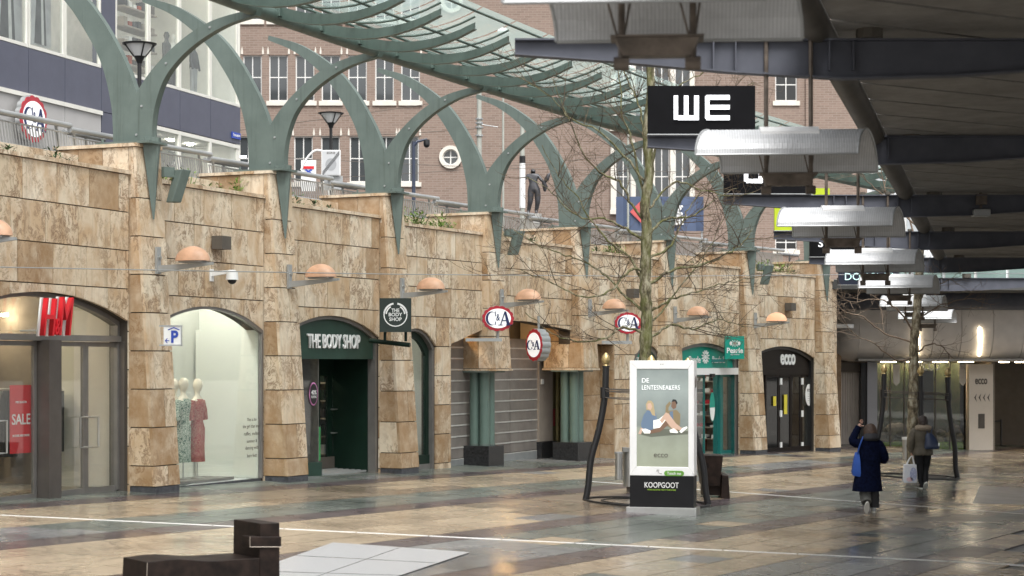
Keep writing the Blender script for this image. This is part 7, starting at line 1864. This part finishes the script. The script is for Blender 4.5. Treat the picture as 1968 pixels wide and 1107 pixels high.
smoothloft('coat', [(-.045, -.02, .40, .275, .20), (-.04, -.01, .55, .255, .19), (-.02, 0, .75, .225, .17), (0, 0, .95, .205, .155), (0, 0, 1.10, .205, .15), (0, 0, 1.22, .205, .14), (0, 0, 1.30, .185, .12), (0, .0, 1.355, .11, .09), (0, .01, 1.37, .07, .07)], M['coat'], r, z, wob=.018, seed=2)
sleeve('sleeve', [(-.13, 0, 1.27), (-.22, .02, 1.26), (-.295, .04, 1.31), (-.25, .06, 1.43), (-.18, .085, 1.56)], [.085, .085, .078, .068, .058], M['coat'], r, z)
sleeve('sleeve', [(.13, 0, 1.28), (.20, -.01, 1.20), (.27, -.01, 1.02), (.27, .08, .95), (.225, .2, .97)], [.08, .082, .078, .066, .055], M['coat'], r, z)
g = fingers(r, z, (.21, .27, 1.0), (-.2, 1, .1), (1, .2, 0), .9); g.build('fingers', M['skin'], r, smooth=True)
smoothloft('hood', [(.01, -.03, 1.31, .125, .11), (.02, -.06, 1.35, .145, .12), (.02, -.05, 1.41, .13, .11), (.02, -.03, 1.445, .10, .09)], M['intdark'] if False else plain('charcoal_hood', (.03, .03, .034), .8), r, z, wob=.02, seed=4)
smoothloft('hair', [(.02, -.01, 1.395, .095, .08), (.02, -.005, 1.44, .125, .105), (.02, .01, 1.50, .12, .11), (.02, .02, 1.56, .10, .10), (.02, .02, 1.605, .06, .065), (.02, .02, 1.62, .01, .015)], M['hair'], r, z, wob=.03, seed=5)
for sx in (-1, 1): g = MB(); g.sphere((.02 + sx * .082, .03, z + 1.49), .02, 8, 6, (.5, 1, 1.4)); g.build('ear', M['skin'], r, smooth=True)
g = MB(); g.sphere((.02, .115, z + 1.475), .014, 8, 6, (1, 1, 1.5)); g.build('nose', M['skin'], r, smooth=True)
sleeve('trouser_leg', [(-.08, 0, .8), (-.085, .04, .5), (-.082, -.03, .33), (-.078, -.14, .20)], [.11, .095, .105, .09], M['trouser'], r, z)
sleeve('trouser_leg', [(.085, 0, .8), (.085, .03, .5), (.08, .01, .28), (.08, .0, .10)], [.11, .095, .10, .092], plain('charcoal_trouser', (.04, .04, .042), .9), r, z)
shoe(r, z, (-.078, -.17, .115), 0, R(-62), M['blackplastic'], M['offwhite']); shoe(r, z, (.078, .03, .035), R(-5), 0, M['galv'], M['offwhite'])
g = MB(); g.loft([[(-.31, -.10, z + .68), (-.19, -.13, z + .66), (-.18, .09, z + .66), (-.29, .12, z + .68)], [(-.325, -.12, z + .74), (-.18, -.15, z + .73), (-.17, .1, z + .73), (-.31, .13, z + .74)], [(-.30, -.11, z + .95), (-.19, -.14, z + .95), (-.18, .09, z + .95), (-.28, .11, z + .95)], [(-.27, -.06, z + 1.10), (-.20, -.08, z + 1.10), (-.19, .06, z + 1.10), (-.25, .07, z + 1.10)]])
rb = root('shoulder_bag', 'bright blue cotton tote bag hanging from the shoulder of the navy coat', 'bag', (q.x - .25, q.y, q.z + .66))
g.v = [(x + .25, y, zz) for x, y, zz in g.v]; g.build('bag_body', M['bluebag'], rb, smooth=True)
sleeve('strap', [(-.23 + .25, -.09, 1.08), (-.21 + .25, -.14, 1.2), (-.16 + .25, -.13, 1.33), (-.12 + .25, -.0, 1.375)], [.018, .014, .014, .014], M['bluebag'], rb, z, 6)
# woman with shopping bag
r, q = person(1773, 940, 'person in olive padded jacket with fur hood and navy backpack, walking away', None); z = q.z
J = {'pelvis': (0, 0, .84, .12), 'waist': (0, 0, 1.0, .11), 'chest': (0, 0, 1.22, .12), 'neck': (0, .0, 1.38, .05), 'head0': (.01, .02, 1.46, .07), 'head1': (.01, .03, 1.54, .075),
     'shL': (-.17, 0, 1.30, .055), 'elL': (-.24, -.02, 1.03, .045), 'wrL': (-.235, .02, .80, .028), 'paL': (-.235, .03, .745, .033), 'shR': (.17, 0, 1.30, .055), 'elR': (.24, .0, 1.06, .045), 'wrR': (.18, .2, 1.0, .028), 'paR': (.16, .26, 1.0, .033),
     'hiL': (-.09, 0, .80, .095), 'knL': (-.06, .02, .46, .06), 'anL': (-.03, -.02, .09, .042), 'toL': (-.03, .09, .04, .035), 'hiR': (.09, 0, .80, .095), 'knR': (.085, .06, .46, .042), 'anR': (.04, -.14, .15, .03), 'toR': (.04, -.05, .08, .035)}
body(r, z, J, BONES)
smoothloft('jacket', [(0, -.01, .755, .225, .165), (0, -.01, .80, .235, .175), (0, 0, .92, .215, .165), (0, 0, 1.02, .20, .155), (0, 0, 1.12, .215, .16), (0, 0, 1.24, .225, .155), (0, 0, 1.33, .20, .13), (0, .0, 1.39, .11, .09)], M['olive'], r, z, wob=.016, seed=8)
for sgn, pts in ((-1, [(-.14, 0, 1.31), (-.21, -.01, 1.22), (-.255, -.02, 1.03), (-.24, .01, .82)]), (1, [(.14, 0, 1.31), (.21, 0, 1.22), (.255, .0, 1.07), (.23, .12, 1.0), (.185, .2, 1.0)])): sleeve('sleeve', pts, [.088, .09, .08, .062, .055][:len(pts)], M['olive'], r, z)
smoothloft('fur_collar', [(0, -.03, 1.30, .15, .13), (0, -.05, 1.34, .185, .155), (0, -.04, 1.39, .18, .15), (0, -.01, 1.43, .12, .11)], M['fur'], r, z, wob=.05, seed=3)
smoothloft('hair', [(.01, .0, 1.41, .07, .07), (.01, .0, 1.47, .10, .10), (.01, .015, 1.54, .105, .115), (.01, .02, 1.60, .085, .09), (.01, .02, 1.635, .02, .03)], plain('ash_brown_hair', (.05, .036, .032), .6, var=.4, scale=30), r, z, wob=.03, seed=7)
g = MB(); g.sphere((.0, -.10, z + 1.445), .045, 10, 7); g.build('hair_bun', bpy.data.materials['ash_brown_hair'], r, smooth=True)
for sx in (-1, 1): g = MB(); g.sphere((.01 + sx * .09, .03, z + 1.51), .02, 8, 6, (.5, 1, 1.4)); g.build('ear', M['skin'], r, smooth=True)
g = MB(); g.sphere((.01, .13, z + 1.5), .014, 8, 6, (1, 1, 1.5)); g.build('nose', M['skin'], r, smooth=True)
sleeve('legging', [(-.085, 0, .82), (-.075, .02, .62), (-.055, .02, .42), (-.035, -.02, .12)], [.115, .095, .068, .052], M['leg'], r, z)
sleeve('legging', [(.085, 0, .82), (.10, .05, .62), (.085, .06, .42), (.045, -.13, .17)], [.115, .095, .068, .052], M['leg'], r, z)
shoe(r, z, (-.03, .03, .035), 0, 0, M['blackplastic'], M['offwhite']); shoe(r, z, (.045, -.12, .10), 0, R(-38), M['blackplastic'], M['offwhite'])
g = fingers(r, z, (-.235, .03, .73), (0, .1, -1), (0, 1, 0), 1.1); g.build('fingers', M['skin'], r, smooth=True)
g = fingers(r, z, (.155, .27, 1.0), (-.3, 1, .1), (1, .3, 0), .9); g.build('fingers', M['skin'], r, smooth=True)
rb = root('backpack', 'navy leather backpack worn over the olive jacket', 'backpack', (q.x + .14, q.y - .2, q.z + .92), R(0))
g = MB(); dx = -.14; dy = .2
secs = [(.16, -.20, .90, .15, .07), (.17, -.21, .95, .17, .085), (.155, -.20, 1.08, .14, .08), (.12, -.18, 1.20, .095, .06), (.11, -.17, 1.25, .05, .035)]
smoothloft('bag_body', [(a + dx, b + dy, c, d_, e) for a, b, c, d_, e in secs], M['bagnavy'], rb, z, wob=.015, seed=1)
for sx in (-1, 1): sleeve('strap', [(.12 + sx * .04 + dx, -.15 + dy, 1.24), (.12 + sx * .06 + dx, -.13 + dy, 1.33), (.12 + sx * .07 + dx, -.03 + dy, 1.40)], [.012, .012, .012], M['bagnavy'], rb, z, 6)
g = MB(); g.tube([(.30 + dx, -.29 + dy, z + .97), (.31 + dx, -.27 + dy, z + 1.03)], .02, 6); g.build('buckle', M['steel'], rb)
rb = root('shopping_bag', 'white plastic shopping bag with blue swirl print carried in the left hand', 'bag', (q.x - .28, q.y, q.z + .12))
g = MB(); g.loft([[(x, y, z + h) for x, y in ((-w, -.07), (w, -.07), (w, .07), (-w, .07))] for h, w in ((.14, .13), (.17, .155), (.40, .145), (.55, .135))], cap=True); ob = bevel(g.build('bag_body', printmat('bag_print', (.80, .80, .82), (.72, .74, .80), 7), rb), .015)
g = MB(); g.prism([(x + .06, z + .33 + zz) for x, zz in ellp(.075, .15)], -.078, -.0715); g.build('blue_print', printmat('blue_swirl', (.75, .77, .85), (.12, .16, .42), 24), rb)
g = MB(); g.prism([(x - .02, z + .22 + zz) for x, zz in ellp(.07, .05)], -.078, -.0715); g.build('pink_print', plain('pink_print', (.75, .55, .58), .7), rb)
for yy in (-.05, .05): sleeve('handle', [(-.07, yy, .55), (-.02, yy * .6, .66), (.045, 0, .735), (.07, yy * .6, .66), (.09, yy, .55)], [.012] * 5, M['white'], rb, z, 6)
# ---------------------------------------------------------------- bronze statue
q = P(1025, 412, 96); r = root('bronze_statue', 'dark bronze figure statue holding a fish shaped object against the brick wall', 'statue', (q.x, q.y, CZ + 2.65)); z = q.z; s = 2.32 / 1.7
H = lambda x, y, h: (x * s, y * s, h * s)
zz = z - .0
def sc_(d): return {k: (v[0] * s, v[1] * s, v[2] * s, v[3] * s) for k, v in d.items()}
J = sc_({'pelvis': (.02, 0, .93, .14), 'waist': (.0, 0, 1.08, .10), 'chest': (-.02, 0, 1.28, .13), 'neck': (-.02, 0, 1.44, .05), 'head0': (-.01, 0, 1.52, .07), 'head1': (.0, 0, 1.60, .08),
     'shL': (-.20, 0, 1.37, .055), 'elL': (-.34, -.05, 1.20, .045), 'wrL': (-.36, -.1, 1.38, .035), 'paL': (-.40, -.1, 1.45, .03), 'shR': (.17, 0, 1.37, .055), 'elR': (.30, -.08, 1.18, .045), 'wrR': (.38, -.12, 1.14, .035), 'paR': (.42, -.12, 1.18, .035),
     'hiL': (-.08, 0, .86, .12), 'knL': (-.10, -.06, .50, .08), 'anL': (-.18, 0, .08, .05), 'toL': (-.2, -.1, .03, .04), 'hiR': (.13, 0, .86, .12), 'knR': (.16, -.04, .48, .08), 'anR': (.10, 0, .08, .05), 'toR': (.1, -.1, .03, .04)})
names = list(J); idx = {n: k for k, n in enumerate(names)}
skinmesh('figure', [(J[n][0], J[n][1], z + J[n][2]) for n in names], [(idx[a], idx[b]) for a, b in BONES], [J[n][3] * 1.28 for n in names], M['bronze'], r)
g = MB(); g.tube([(.40 * s, -.14 * s, z + 1.08 * s), (.46 * s, -.14 * s, z + 1.22 * s), (.54 * s, -.14 * s, z + 1.38 * s), (.60 * s, -.14 * s, z + 1.46 * s)], [.03, .12, .09, .015], 10); g.build('fish', M['bronze'], r, smooth=True)
g = MB(); g.tube([(.36 * s, -.1 * s, z + 1.15 * s), (.42 * s, -.1 * s, z + .95 * s), (.40 * s, -.1 * s, z + .8 * s)], [.10, .13, .05], 10); g.build('cloth_fold', M['bronze'], r, smooth=True)
g = MB(); g.ell([(0, 0, zstreet - .2, .5, .4), (0, 0, z + .03, .4, .32)], 16); g.build('pedestal', M['concrete'], r)
